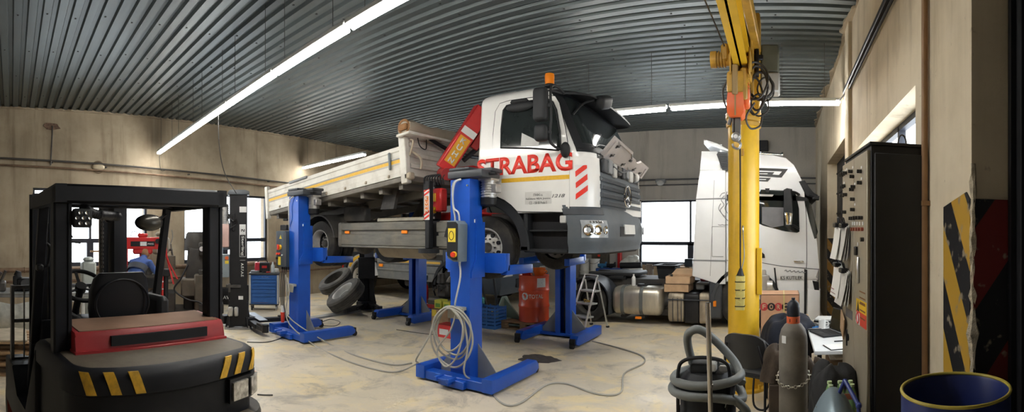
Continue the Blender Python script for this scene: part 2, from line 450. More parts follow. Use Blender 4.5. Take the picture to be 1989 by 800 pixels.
# ---- gates with painted jambs
def stripe_mat(name, c1, c2, scale, rough=.5):
    m = bpy.data.materials.new(name); m.use_nodes = True; n, l = m.node_tree.nodes, m.node_tree.links; b = n['Principled BSDF']; b.inputs['Roughness'].default_value = rough
    tc = n.new('ShaderNodeTexCoord'); sx = n.new('ShaderNodeSeparateXYZ'); l.new(tc.outputs['Object'], sx.inputs[0])
    def M(op, a, c):
        k = n.new('ShaderNodeMath'); k.operation = op
        for i, v in enumerate((a, c)):
            if isinstance(v, (int, float)): k.inputs[i].default_value = v
            else: l.new(v, k.inputs[i])
        return k.outputs[0]
    h = M('ADD', M('ADD', sx.outputs['X'], sx.outputs['Y']), M('MULTIPLY', sx.outputs['Z'], -.75 if scale > 0 else .75))
    f = M('GREATER_THAN', M('FRACT', M('MULTIPLY', h, abs(scale)), 0), .5)
    nz = n.new('ShaderNodeTexNoise'); nz.inputs['Scale'].default_value = 14; nz.inputs['Detail'].default_value = 7; l.new(tc.outputs['Object'], nz.inputs['Vector'])
    mx = n.new('ShaderNodeMix'); mx.data_type = 'RGBA'; mx.inputs['A'].default_value = c1+(1,); mx.inputs['B'].default_value = c2+(1,); l.new(f, mx.inputs['Factor'])
    m2 = n.new('ShaderNodeMix'); m2.data_type = 'RGBA'; l.new(mx.outputs['Result'], m2.inputs['A']); m2.inputs['B'].default_value = (.30,.25,.18,1)
    r2 = n.new('ShaderNodeMapRange'); r2.inputs['From Min'].default_value = .6; r2.inputs['From Max'].default_value = .7; l.new(nz.outputs['Fac'], r2.inputs['Value'])
    l.new(r2.outputs['Result'], m2.inputs['Factor']); l.new(m2.outputs['Result'], b.inputs['Base Color']); return m
HAZY = stripe_mat('yellow and black warning paint', (.50,.29,.035), (.012,.012,.014), 2.2)
HAZR = stripe_mat('red and black warning paint', (.16,.015,.012), (.012,.012,.014), 1.6)
HAZO = stripe_mat('orange and black warning paint', (.30,.16,.03), (.012,.012,.014), -3.2)
DARKDOOR = mat('dark steel gate', (.02,.02,.022), .6, var=.3)
EDGE = mat('broken plaster', (.52,.45,.33), .9, var=.4, scale=20, bump=.6)
# near gate: opening y -1.6..2.3
q = MB(); q.bx(1.22, 1.27, -1.6, 2.3, 0, 3.9)
for k in range(9): q.bx(1.20, 1.22, -1.6, 2.3, .2+k*.42, .24+k*.42)
struct(q.build('door_1', DARKDOOR, flat=True))
q = MB(); q.bx(XR+.005, XR+.215, 2.285, 2.30, .0, 1.98); struct(q.build('trim_4', HAZR, flat=True))
q = MB(); q.prism([(2.31,0), (2.72,0), (2.72,1.96), (2.36,2.02), (2.31,1.98)], (XR-.006,0,0), (0,1,0), (0,0,1), (.006,0,0)); struct(q.build('trim_5', HAZY, flat=True))
q = MB(); prev = None; rg = []
for k in range(46):
    z = k*.048; r = .012+.03*rr.random()*(1 if z < 1.35 else .35)
    rg.append([V((XR+.008+r*math.cos(a)+rr.uniform(-.006,.006), 2.298+r*math.sin(a), z)) for a in (0, 1, 2, 3, 4, 5)])
q.loft(rg); struct(q.build('trim_6', EDGE, flat=True))
q = MB(); q.bx(XR+.23, XR+.30, 2.20, 2.285, 0, 3.9, .005); q.bx(XR+.2, XR+.23, 2.25, 2.285, 0, 3.9); struct(q.build('trim_7', BLACK, flat=True))
# far gate: opening y 6.75..9.8
q = MB(); q.bx(XR+.2, XR+.25, 6.75, 9.8, 0, 3.22)
for k in range(8): q.bx(XR+.185, XR+.2, 6.75, 9.8, .2+k*.4, .23+k*.4)
struct(q.build('door_2', DARKDOOR, flat=True))
q = MB(); q.bx(XR-.004, XR+.2, 9.785, 9.8, 0, 1.72); struct(q.build('trim_8', HAZO, flat=True))

# ---- fluorescent battens on wires
TUBE = emit('fluorescent tube', (1.0, .972, .91), 52)
TRAY = mat('white batten', (.7,.7,.68), .5)
def batten(x0, x1, yz, label, group='fluorescent battens in the two long rows', wires=True):
    (ya, za), (yb, zb) = yz(x0), yz(x1)
    A, B = V((x0, ya, (za+zb)/2)), V((x1, yb, (za+zb)/2)); L = (B-A).length/2
    t = thing('fluorescent_batten', label, 'light', (A+B)/2, math.atan2(yb-ya, x1-x0), group)
    q = MB(); q.bx(-L, L, -.05, .05, .03, .085, .008); q.build('housing', TRAY, t)
    for dy in (-.028, .028):
        q = MB(); q.cyl((-L+.03, dy, .01), (L-.03, dy, .01), .024, seg=10); q.build('tube', TUBE, t)
    if wires:
        for x in (-L+.25, L-.25):
            q = MB(); q.cyl((x, 0, .08), (x, 0, ZC+.04-t.location.z), .004, seg=6); q.build('hanging_wire', DSTEEL, t)
    return t
# ---- four mobile column lifts; local +Y points at the truck
LABEL_Y = mat('yellow warning label', (.80,.62,.05), .5, var=.04)
LABEL_W = mat('white label', (.72,.73,.72), .5, var=.06)
CABLE = mat('grey cable sheath', (.36,.35,.31), .55, var=.1)
CABLED = mat('dark cable sheath', (.05,.048,.045), .6, var=.1)
BOXG = mat('blue grey box', (.13,.17,.21), .45, var=.1)
BTNR = mat('red button', (.75,.05,.02), .35, var=.05)
LIFTS = {}
def make_lift(key, x, y, rot, label, box):
    t = thing('column_lift', label, 'vehicle lift', (x, y, 0), rot, 'mobile column lifts under the raised truck')
    LIFTS[key] = t
    # post: a C channel open towards the truck
    q = MB()
    W, D = .145, .125
    sec = [(-W,-D),(W,-D),(W,D),(.055,D),(.055,D-.03),(W-.03,D-.03),(W-.03,-D+.03),(-W+.03,-D+.03),(-W+.03,D-.03),(-.055,D-.03),(-.055,D),(-W,D)]
    q.prism(sec, (0,0,.06), (1,0,0), (0,1,0), (0,0,2.40)); q.bx(-.03,.03,-.06,.0,.1,2.4, m=DSTEEL)
    q.bx(-.06,.06,-D-.004,-D,.06,.62)
    post = q.build('post', BLUE, t)
    q = MB(); q.bx(W+.001, W+.004, -.04, .06, 1.94, 1.98); q.build('maker_plate', LABEL_W, post)
    for i, (bx_, bz) in enumerate(((-.11,2.38),(.11,2.38))):
        q = MB(); q.cyl((bx_,-D-.012,bz),(bx_,-D,bz),.012,seg=6); q.build('bolt', STEEL, post)
    # base
    q = MB(); q.bx(-.43,.43,-.27,-.12,.025,.13,.008); q.bx(-.43,.43,-.14,.15,.03,.075,.006); q.bx(-.14,.2,-.33,-.26,.02,.11,.006)
    q.build('base', BLUE, t)
    for s in (-1, 1):
        q = MB()
        prof = [(-.29,.03),(.72,.03),(.80,.07),(.80,.12),(.74,.185),(-.29,.185)]
        q.prism(prof, (s*.5-.07,0,0), (0,1,0), (0,0,1), (.14,0,0), bevel=.006)
        leg = q.build('leg', BLUE, t)
        q = MB(); q.cyl((s*.5-.03,.83,.045),(s*.5+.03,.83,.045),.045,seg=16); q.bx(s*.5-.045,s*.5+.045,.79,.84,.05,.15); q.build('caster', BLACK, leg)
        q = MB(); q.prism([(s*.145,.075),(s*.44,.075),(s*.44,.13),(s*.145,.48)], (0,.04,0), (1,0,0), (0,0,1), (0,.012,0)); q.build('gusset', MGREY, t)
    q = MB(); q.bx(-.12,.06,-.43,-.30,.11,.135,.004); q.bx(-.10,.04,-.41,-.33,.06,.11); q.bx(-.14,-.10,-.45,-.30,.10,.15,.005); q.bx(.04,.08,-.45,-.30,.10,.15,.005); q.build('tow_bracket', BLUE, t)
    # carriage and forks
    q = MB()
    for s in (-1, 1):
        q.prism([(-.11,1.28),(.16,1.28),(.16,1.75),(.10,2.0),(-.02,2.0),(-.02,1.5),(-.11,1.36)], (s*.147 if s > 0 else -.167, 0, 0), (0,1,0), (0,0,1), (.02,0,0), bevel=.003)
    q.bx(-.165,.165,.13,.165,1.30,1.95,.004)
    car = q.build('carriage', BLUE, t)
    for s in (-1, 1):
        q = MB()
        q.prism([(.15,1.33),(.40,1.33),(.46,1.36),(.46,1.57),(.15,1.57)], (0,.165,0), (s,0,0), (0,0,1), (0,.10,0), bevel=.005)
        q.prism([(.20,1.31),(.84,1.30),(.84,1.41),(.24,1.43)], (s*.37 if s > 0 else -.46, 0, 0), (0,1,0), (0,0,1), (.09,0,0), bevel=.005)
        q.build('fork', BLUE, car)
    # head
    q = MB()
    q.bx(-.17,.34,-.16,.24,2.47,2.56,.02,seg=2); q.bx(-.16,.15,-.15,.2,2.56,2.60,.02,seg=2); q.bx(.13,.36,.02,.27,2.545,2.595,.02,seg=2)
    q.build('top_cover', DGREY, t)
    q = MB()
    q.lathe([(.0,2.14),(.075,2.14),(.095,2.16),(.098,2.23),(.10,2.24)], (.235,.14,0), seg=20, m=BLACK)
    for k in range(7): q.lathe([(.085,2.25+k*.03),(.098,2.25+k*.03),(.098,2.265+k*.03),(.085,2.265+k*.03)], (.235,.14,0), seg=20, caps=True)
    q.cyl((.235,.14,2.24),(.235,.14,2.47),.086,seg=20); q.bx(.30,.38,.08,.2,2.30,2.40,.008); q.bx(.14,.33,.05,.23,2.445,2.475,.005)
    q.build('motor', ALU, t)
    q = MB(); q.bx(.335,.43,-.02,.03,2.50,2.53,.008); q.bx(.33,.40,.05,.09,2.505,2.525,.005); q.build('lever', BLK2, t)
    q = MB(); q.bx(-.11,.10,-D-.09,-D-.002,.90,.94,.004); q.prism([(-.12,.80),(.10,.80),(.13,.93),(-.12,.93)], (0,-D-.08,0), (1,0,0), (0,0,1), (0,-.008,0)); q.build('cable_hook', mat('galvanised bracket', (.42,.42,.38), .5, .6), t)
    if box == 'small':
        q = MB(); q.prism([(-.07,1.52),(.02,1.48),(.11,1.48),(.12,1.92),(.08,1.96),(-.07,1.96)], (0,-.285,0), (1,0,0), (0,0,1), (0,.155,0), bevel=.01)
        cb = q.build('control_box', BOXG, t)
        q = MB(); q.prism([(-.065,1.55),(.02,1.50),(.085,1.50),(.09,1.92),(.06,1.945),(-.065,1.945)], (0,-.295,0), (1,0,0), (0,0,1), (0,.012,0)); q.build('front_plate', BLK2, cb)
        q = MB(); q.bx(-.045,.065,-.299,-.295,1.71,1.87); q.build('warning_label', LABEL_Y, cb)
        q = MB(); q.tube([(-.01,-.300,1.74),(-.03,-.300,1.78),(-.01,-.300,1.83),(.02,-.300,1.83),(.04,-.300,1.78),(.02,-.300,1.74)], .004, closed=True, seg=5); q.build('label_symbol', BLACK, cb)
        q = MB(); q.cyl((.05,-.295,1.565),(.05,-.315,1.565),.036,seg=18); bs = q.build('button_base', YELLOW, cb)
        q = MB(); q.cyl((.05,-.315,1.565),(.05,-.34,1.565),.026,.030,seg=18); q.build('stop_button', BTNR, bs)
        q = MB()
        q.tube([(.02,-.14,2.46),(-.06,-.17,2.42),(-.09,-.16,2.30),(-.075,-.16,2.12),(-.02,-.2,2.02),(.0,-.22,1.96)], .011, m=CABLE); q.tube([(.03,-.14,2.455),(-.03,-.18,2.42),(-.075,-.17,2.28),(-.06,-.17,2.12),(.03,-.2,2.06),(.05,-.2,1.96)], .011)
        q.build('motor_cable', mat('pale cable sheath', (.50,.51,.52), .5), t)
        q = MB(); q.cyl((.06,-.21,1.49),(.06,-.21,1.43),.016,.012,seg=10); q.tube([(.06,-.21,1.45),(.07,-.21,1.3),(.0,-.21,1.02),(-.03,-.19,.93)], .011); q.build('supply_cable', mat('pale cable sheath', (.5,.5,.5)), t)
    else:
        q = MB(); q.bx(-.46,-.15,-.21,-.01,1.22,1.86,.012,seg=2); cb = q.build('control_box', mat('slate box', (.045,.065,.085), .45), t)
        q = MB(); q.bx(-.20,-.11,-.214,-.21,1.24,1.84); q.build('front_strip', DGREY, cb)
        q = MB(); q.bx(-.42,-.36,-.216,-.21,1.52,1.62); q.build('red_plate', BTNR, cb)
        q = MB(); q.cyl((-.31,-.21,1.57),(-.31,-.235,1.57),.045,seg=18); sw = q.build('switch_base', YELLOW, cb)
        q = MB(); q.bx(-.325,-.295,-.265,-.235,1.535,1.605,.006); q.build('switch_knob', BTNR, sw)
        for bx_, bz, m_ in ((-.40,1.45,BTNR),(-.33,1.45,BTNR),(-.40,1.37,BLACK)):
            q = MB(); q.cyl((bx_,-.21,bz),(bx_,-.24,bz),.02,seg=14); q.build('push_button', m_, cb)
        q = MB(); q.cyl((-.24,-.21,1.43),(-.24,-.225,1.43),.014,seg=12); q.build('signal_lamp', LABEL_W, cb)
        q = MB(); q.bx(-.385,-.295,-.214,-.21,1.25,1.40); q.build('warning_label', LABEL_Y, cb)
        q = MB(); q.prism([(-.34,1.72),(-.26,1.72),(-.30,1.79)], (0,-.214,0), (1,0,0), (0,0,1), (0,.004,0)); q.build('hazard_sign', LABEL_Y, cb)
        for k in range(4):
            q = MB(); q.cyl((-.40+.07*k,-.11,1.22),(-.40+.07*k,-.11,1.17),.018,seg=10); q.build('cable_gland', BLACK, cb)
        q = MB()
        for k in range(3): q.tube([(-.40+.07*k,-.11,1.18),(-.40+.06*k,-.14,.9),(-.38+.05*k,-.15,.55),(-.36+.05*k,-.12,.35)], .01)
        q.build('hanging_cable', CABLED, cb)
        q = MB(); q.cyl((-.34,-.14,.52),(-.34,-.14,.40),.03,.035,seg=12,m=LABEL_W); q.cyl((-.34,-.14,.40),(-.34,-.14,.22),.042,.03,seg=12); q.build('cable_plug', BTNR, cb)
        q = MB(); q.tube([(.02,-.14,2.46),(-.06,-.17,2.40),(-.10,-.16,2.28),(-.10,-.16,2.05),(-.18,-.1,1.86)], .011); q.build('motor_cable', mat('pale cable sheath', (.5,.5,.5)), t)
        q = MB(); q.cyl((-.36,-.1,2.06),(-.24,-.1,2.06),.02,seg=10); q.bx(-.40,-.2,-.16,-.04,1.87,1.97,.01); q.build('signal_horn', BLK2, t)
    return t
XF, XRW = -3.565, -7.15
make_lift('front_near', XF, 4.775, 0, 'nearest blue column lift, hung with coiled grey cable, small yellow-labelled control box', 'small')
make_lift('rear_near', XRW, 4.775, 0, 'blue column lift with large slate control box and red plug, at truck rear wheel', 'large')
make_lift('front_far', XF-.10, 7.82, PI, 'blue column lift beside the aluminium stepladder and red oil drum', 'small')
make_lift('rear_far', XRW, 7.82, PI, 'blue column lift beyond the truck, between black lift post and cardboard carton', 'small')
# cables
q = MB()
c = V((XF-.03, 4.775-.22, .66))
for k, (r, dx, dz, ph) in enumerate(((.30,-.02,-.03,0),(.27,.02,-.0,.6),(.33,.0,-.08,1.1),(.24,-.03,.02,2))):
    q.tube([c+V((dx+r*.92*math.cos(a), -.02*k+.02*math.sin(3*a+ph), dz+r*math.sin(a)*1.05)) for a in [2*PI*i/14 for i in range(14)]], .012, 7, 4, closed=True)
q.tube([c+V((-.22,-.05,.12)), c+V((0,-.06,.27)), c+V((.2,-.08,.1)), c+V((.14,-.1,-.25)), c+V((-.05,-.08,-.42)), c+V((-.2,-.06,-.25)), c+V((0,-.06,.0)), c+V((.06,-.03,.2))], .011, 7)
q.build('coiled_cable', CABLE, LIFTS['front_near'], True)
def floor_cable(pts, r, label, m, end=None, group='cables lying across the workshop floor'):
    P = [at_z(a, b, r) for a, b in pts]
    if end: P = end+P
    q = MB(); q.tube(P, r, 7, 8); return one(q, 'power_cable', m, label, 'cable', group)
pf = wm(LIFTS['front_near']); pr = wm(LIFTS['rear_near'])
floor_cable([(940,748),(975,783),(1010,783),(1060,748),(1100,745),(1160,765),(1205,762),(1213,725),(1250,705),(1245,690),(1200,675),(1150,662)], .011, 'grey cable running from the nearest lift across the floor past the oil stain', CABLE, [pf @ V((.06,-.24,.93)), pf @ V((.15,-.25,.8)), pf @ V((.22,-.27,.5)), pf @ V((.2,-.3,.2))])
P2 = [pr @ V((-.02,-.24,1.05)), pr @ V((.05,-.25,.8)), pr @ V((.1,-.3,.4))]
floor_cable([(640,668),(690,690),(760,708),(800,705)], .011, 'upper grey cable sagging from the rear lift over its base leg', CABLE, P2)
q = MB(); q.tube([pr @ V((-.08,-.24,1.1)), pr @ V((-.02,-.25,.7)), pr @ V((.1,-.3,.3)), at_z(610,670,.012), at_z(660,695,.012), at_z(720,715,.012), at_z(770,722,.012), at_z(810,706,.02), pf @ V((-.55,-.3,.25)), pf @ V((-.36,-.28,.55)), pf @ V((-.2,-.24,.85)), pf @ V((-.04,-.22,.95))], .011, 7, 8)
one(q, 'power_cable', CABLE, 'lower grey cable strung between the two nearest blue lifts', 'cable', 'cables lying across the workshop floor')
floor_cable([(480,664),(520,664),(548,655),(560,645)], .008, 'thin black cable on the floor left of the rear blue lift', CABLED)
floor_cable([(500,766),(515,767),(530,767)], .008, 'short black cable end on the floor beside the forklift', CABLED)
floor_cable([(770,560+80),(850,650),(880,640),(900,700)], .006, 'thin wire loop on the floor behind the nearest blue lift', CABLED)
floor_cable([(615,630),(640,620),(660,625),(650,633),(625,632)], .007, 'black wire loop on the floor right of the rear blue lift', CABLED)
floor_cable([(758,606),(775,598),(790,585)], .007, 'black cable on the floor left of the far rear blue lift', CABLED)
# ---- the raised tipper truck
TX = (XF+XRW)/2
truck = thing('tipper_truck', 'white tipper truck with red crane, raised on four blue column lifts', 'truck', (TX, 6.3, 1.22))
YN, YF = 5.15, 7.45
PANEL = mat('grey bodywork plastic', (.075,.09,.105), .5, var=.1, dirt=(.12,.11,.10), dirt_amt=.3)
CHASS = mat('grimy chassis', (.035,.033,.031), .7, var=.3, dirt=(.13,.11,.085), dirt_amt=.6, scale=4, bump=.2)
CREAM = mat('off white sideboard', (.66,.64,.58), .45, var=.06, dirt=(.33,.27,.19), dirt_amt=.45, dirt_scale=4)
REFL = mat('yellow reflective tape', (.72,.42,.03), .35, var=.08, scale=30)
TXT = mat('red lettering', (.72,.035,.02), .4, var=.03)
TXTB = mat('black lettering', (.02,.02,.022), .5, var=.05)
RIMW = mat('white wheel rim', (.62,.60,.55), .45, var=.15, dirt=(.25,.2,.15), dirt_amt=.5, dirt_scale=8)
def wheel(parent, c, s, r=.41, w=.235, dish=.06, rimm=None, name='wheel', holes=8):
    """c: centre of the outer face, s: outward direction along Y"""
    c = V(c); n = V((0,s,0)); rr = r*.585
    q = MB()
    pr = [(rr,-.012),(rr+.02,0.0),(r*.78,.006),(r-.035,-.004),(r-.008,-.022),(r,-.045)]
    for k in range(4):
        h = -.045-(w-.09)*(k+.5)/4
        pr += [(r,h+.008),(r-.012,h+.006),(r-.012,h-.006),(r,h-.008)]
    pr += [(r,-w+.045),(r-.008,-w+.022),(r-.035,-w),(rr,-w),(rr,-w+.03)]
    q.lathe(pr, c, n, 40)
    t = q.build(name, RUBBER, parent, True, sharp=30)
    q = MB()
    q.lathe([(rr-.02,-.05),(rr-.005,-.008),(rr+.012,.002),(rr+.014,-.012),(rr,-.03),(rr-.02,-w*.7)], c, n, 36)
    q.lathe([(0,-dish+.01),(rr*.34,-dish+.01),(rr*.40,-dish),(rr*.55,-dish-.005),(rr*.78,-dish-.03),(rr-.018,-dish-.075)], c, n, 36)
    for k in range(10):
        a = 2*PI*k/10; p = c+n*(-dish)+V((math.cos(a)*rr*.47,0,math.sin(a)*rr*.47)); q.cyl(p, p+n*.022, .012, seg=6, m=DSTEEL)
    q.lathe([(0,-dish+.07),(rr*.20,-dish+.065),(rr*.26,-dish+.045),(rr*.28,-dish)], c, n, 20, m=DSTEEL)
    for k in range(holes):
        a = 2*PI*(k+.5)/holes; p = c+n*(-dish-.012)+V((math.cos(a)*rr*.68,0,math.sin(a)*rr*.68)); q.cyl(p-n*.02, p+n*.012, .027, seg=14, m=BLACK)
    q.build('rim', rimm or RIMW, t, True)
    return t
ZW = 1.63
wheel(truck, (XF, YN+.04, ZW), -1); wheel(truck, (XF, YF-.04, ZW), 1)
for s, y0 in ((-1, YN+.06), (1, YF-.06)):
    wheel(truck, (XRW, y0, ZW), s, dish=.15); wheel(truck, (XRW, y0-s*.27, ZW), s, dish=.02)
# cab shell
XR_ = -3.68
def fx(z):
    T = [(1.9,-2.10),(2.35,-2.09),(2.74,-2.11),(2.82,-2.17),(3.45,-2.46),(3.56,-2.56),(3.62,-2.72),(3.66,-2.97)]
    for (a, b), (c, d) in zip(T, T[1:]):
        if z <= c: return b+(d-b)*(z-a)/(c-a)
    return T[-1][1]
def inset(z): return 0 if z < 2.75 else (z-2.75)*.10 if z < 3.5 else .075+(z-3.5)*(z-3.5)*9
def crad(z): return .30 if z < 2.8 else .26
def front_pt(t, z, off=0, f=fx, r=None, ins=inset, y0=YN, y1=YF):
    r = (r or crad(z)); x = f(z)-r; a, b = y0+ins(z)+r, y1-ins(z)-r
    if t <= 0: return V((x+t*.5, a-r-off, z))                    # along the near side
    if t <= 1: th = -PI/2+t*PI/2; return V((x+(r+off)*math.cos(th), a+(r+off)*math.sin(th), z))
    if t <= 2: k = t-1; return V((x+r+off-.05*k*k, a+(b-a)*k, z))
    x -= .05
    if t <= 3: th = (t-2)*PI/2; return V((x+(r+off)*math.cos(th), b+(r+off)*math.sin(th), z))
    return V((x-(t-3)*.5, b+r+off, z))
def ring(z, off=0, f=fx, xr=XR_, n=6, r=None, ins=inset, y0=YN, y1=YF):
    pts = [front_pt(k/n, z, off, f, r, ins, y0, y1) for k in range(n+1)]+[front_pt(1+k/6, z, off, f, r, ins, y0, y1) for k in range(1, 7)]+[front_pt(2+k/n, z, off, f, r, ins, y0, y1) for k in range(1, n+1)]
    a, b = y0+ins(z), y1-ins(z); rr = .05+(.05 if z > 3.5 else 0)
    return pts+[V((xr+rr+.0, b, z)), V((xr+.012, b-.03, z)), V((xr, b-rr-.03, z)), V((xr, a+rr+.03, z)), V((xr+.012, a+.03, z)), V((xr+rr, a, z))]
q = MB()
ARC = [(XF+.60*math.cos(a), ZW+.60*math.sin(a)) for a in [math.acos(-.17)-(math.acos(-.17)-math.asin(.43/.6))*k/12 for k in range(13)]]
q.prism([(XR_, 2.30), (XR_, 2.21)]+ARC+[(-2.35,2.06),(-2.35,2.30)], (0,YN,0), (1,0,0), (0,0,1), (0,YF-YN,0))
q.bx(-2.36,-2.1,YN+.25,YF-.25,2.06,2.3)
q.loft([ring(z) for z in (2.29,2.5,2.75,2.8,2.83,2.95,3.1,3.25,3.4,3.45,3.5,3.55,3.59,3.62)]+[ring(3.645, -.08, xr=XR_+.08), ring(3.66, -.3, xr=XR_+.3)])
cab = q.build('cab', WHITE, truck, True, sharp=32)
# near corner panel: white with a red hatched sticker
def patch(t0, t1, z0, z1, off=.012, th=.012, nt=8, nz=4, m=None, q=None, shear=0, **k):
    q = q or MB()
    def o(u, v, e): z = z0+(z1-z0)*v; return front_pt(t0+(t1-t0)*u+shear*v, z, e, **k)
    return q.slab(lambda u, v: o(u, v, off), lambda u, v: o(u, v, off-th), nt, nz, m)
for s in (0, 1):
    q = MB(); a, b = ((-.02,.92) if s == 0 else (2.08,3.02)); patch(a, b, 2.12, 2.70, .016, .02, q=q); cp = q.build('corner_panel', WHITE, truck, True)
    if s == 0:
        q = MB(); patch(.22, .50, 2.20, 2.60, .019, .004, q=q); st = q.build('hazard_sticker', LABEL_W, cp, True)
        q = MB()
        for k in range(3):
            za = 2.22+k*.13
            def f(u, v, e, za=za): return front_pt(.22+.28*u, min(2.60, max(2.20, za+.105*u-.02+.065*v)), e)
            q.slab(lambda u, v: f(u, v, .022), lambda u, v: f(u, v, .019), 6, 1)
        q.build('red_stripe', TXT, st, True)
# windscreen, visor, wipers
q = MB(); patch(.55, 2.45, 2.86, 3.47, .008, .012, 16, 8, q=q)
ws = q.build('windscreen', GLASSD, truck, True)
q = MB(); patch(.30, .56, 2.80, 3.5, .012, .02, 3, 6, q=q); patch(2.44, 2.70, 2.80, 3.5, .012, .02, 3, 6, q=q); patch(.3, 2.7, 2.76, 2.87, .012, .02, 14, 2, q=q); patch(.3, 2.7, 3.45, 3.52, .012, .02, 14, 1, q=q); q.build('windscreen_seal', BLK2, ws, True)
q = MB()
def vis(u, v, e):
    b = front_pt(.25+2.5*u, 3.53, .02); d = V((.30,0,-.08)) if False else V((.34,0,-.05+.02*math.sin(PI*u)))
    return b+d*v*(math.sin(PI*min(max(u,.04),.96))**.35)+V((0,0,e-.03*v*v))
q.slab(lambda u, v: vis(u, v, .012), lambda u, v: vis(u, v, -.012), 20, 4); q.build('sun_visor', BLK2, truck, True)
q = MB()
for a, b in ((.9,1.28),(1.25,1.62),(1.6,1.98)):
    q.tube([front_pt(a, 2.83, .05), front_pt((a+b)/2, 2.89, .045), front_pt(b, 2.93, .035)], .009, 6)
q.build('wiper', BLACK, truck, True)
# grille and bonnet opening
q = MB(); patch(.90, 2.10, 2.52, 2.76, .006, .02, 10, 2, q=q, m=None); bay = q.build('service_bay', BLACK, truck, True)
q = MB(); r2 = random.Random(5)
for k in range(9):
    a = 1.05+k*.11; p = front_pt(a, 2.54, .0); q.box(p+V((.02,0,.07+.03*r2.random())), (.05, .10+.06*r2.random(), .10+.08*r2.random()), .012, [None, MGREY, LGREY, DSTEEL][k % 4])
q.tube([front_pt(1.1,2.7,.03), front_pt(1.4,2.62,.05), front_pt(1.7,2.70,.04), front_pt(1.95,2.6,.05)], .012); q.ball(front_pt(1.85,2.63,.05), .05, m=LABEL_W, sc=(1,1,1.3))
q.build('engine_fittings', DGREY, bay, True)
q = MB(); patch(.88, 2.12, 2.12, 2.54, .012, .03, 12, 2, q=q)
for k in range(4):
    z = 2.15+k*.095; patch(.9, 2.10, z, z+.055, .045-.004*k, .035, 12, 1, q=q)
grl = q.build('grille', PANEL, truck, True)
for k in range(4):
    q = MB()
    for j in range(3): patch(.95, 2.05, 2.156+k*.095+j*.016, 2.162+k*.095+j*.016, .049-.004*k, .006, 12, 1, q=q)
    q.build('slat_lines', BLACK, grl, True)
sp = front_pt(1.50, 2.31, .075)
q = MB(); q.torus(sp, (1,0,0), .14, .014, 32, 8)
for k in range(3):
    a = PI/2+2*PI*k/3; tip = V((0,math.cos(a),math.sin(a)))*.136
    for s in (-1, 1):
        sd = V((0,math.cos(a+s*PI/3),math.sin(a+s*PI/3)))*.032
        q.faces([sp+V((.012,0,0)), sp+tip, sp+sd, sp+V((-.005,0,0))], [(0,1,2),(0,3,1),(1,3,2),(0,2,3)])
q.build('star_badge', CHROME, grl, True)
# flap opened upwards, its white inside towards the viewer
q = MB()
A, B_, C_, D_ = at_y(1166,304,5.55), at_y(1197,266,5.55), at_y(1262,324,7.30), at_y(1246,347,7.30)
def fl(u, v, e):
    b = A.lerp(D_, u); t_ = B_.lerp(C_, u); n = (D_-A).cross(B_-A).normalized(); h = v*(1-.22*(abs(u-.60) < .10)-.10*(u > .60))
    return b.lerp(t_, h)+n*e
q.slab(lambda u, v: fl(u, v, .0), lambda u, v: fl(u, v, -.03), 20, 2)
for u0, u1, v0, v1 in ((.03,.97,.02,.07),(.03,.07,.05,.9),(.93,.96,.05,.8),(.08,.5,.88,.93)): q.slab(lambda u, v: fl(u0+(u1-u0)*u, v0+(v1-v0)*v, .018), lambda u, v: fl(u0+(u1-u0)*u, v0+(v1-v0)*v, -.0), 6, 1)
flap = q.build('front_flap', mat('dusty flap inside', (.52,.48,.46), .6, var=.1, dirt=(.3,.26,.23), dirt_amt=.5), truck, True, sharp=25)
q = MB()
for u, v in ((.12,.75),(.14,.3),(.42,.2),(.5,.7),(.68,.35),(.86,.3)):
    p = fl(u, v, .012); q.box(p, (.03,.07,.02), .005); q.bar(fl(u-.02, v-.1, .014), fl(u+.02, v+.1, .014), .012, .012)
q.build('latch', DSTEEL, flap, True)
q = MB(); q.bar(front_pt(1.72,2.6,.03), fl(.55,.3,-.01), .012, .012); q.build('prop_rod', STEEL, truck, True)
# bumper
BF = lambda z: -2.03-.03*(1.75-z if z < 1.75 else 0)-(.06*(z-1.9)/.2 if z > 1.9 else 0)
kb = dict(f=BF, r=.36, ins=lambda z: -.01, y0=YN, y1=YF)
q = MB()
def bmp(u, v, e): z = 1.58+.56*v; return front_pt(.02+2.96*u, z, e-.03*(v < .12)-.012*(.60 < v < .66), **kb)
q.slab(lambda u, v: bmp(u, v, .01), lambda u, v: bmp(u, v, -.12), 44, 9)
bump = q.build('bumper', PANEL, truck, True)
for a, b in ((.30,.99),(2.01,2.70)):
    q = MB(); patch(a, b, 1.76, 1.965, .018, .02, 10, 4, q=q, **kb); hl = q.build('headlamp', mat('headlamp glass', (.55,.58,.60), .12, .3, var=.2, scale=14), bump, True)
    q = MB()
    for k, tt in enumerate((.2,.48,.8)):
        p = front_pt(a+(b-a)*tt, 1.85, .02, **kb); n = (front_pt(a+(b-a)*tt, 1.85, .05, **kb)-p).normalized(); q.lathe([(.03,-.002),(.062-.01*k,.004),(.07-.01*k,.012),(.062-.01*k,.014)], p, n, 18)
    for tt in (.3,.4,.5,.6,.7): q.bar(front_pt(a+(b-a)*tt, 1.93, .022, **kb), front_pt(a+(b-a)*tt, 1.955, .022, **kb), .03, .01)
    q.build('lamp_reflector', CHROME, hl, True)
q = MB(); patch(1.30, 1.72, 1.77, 1.90, .014, .02, 4, 1, q=q, **kb); q.build('tow_recess', BLACK, bump, True)
q = MB(); patch(1.40, 1.72, 1.80, 1.93, .03, .015, 4, 1, q=q, **kb); q.build('number_plate', LABEL_W, bump, True)
q = MB(); patch(.0, .94, 2.03, 2.10, .02, .02, 8, 1, q=q, **kb); patch(2.06, 3.0, 2.03, 2.10, .02, .02, 8, 1, q=q, **kb); q.build('bumper_top_trim', DGREY, bump, True)
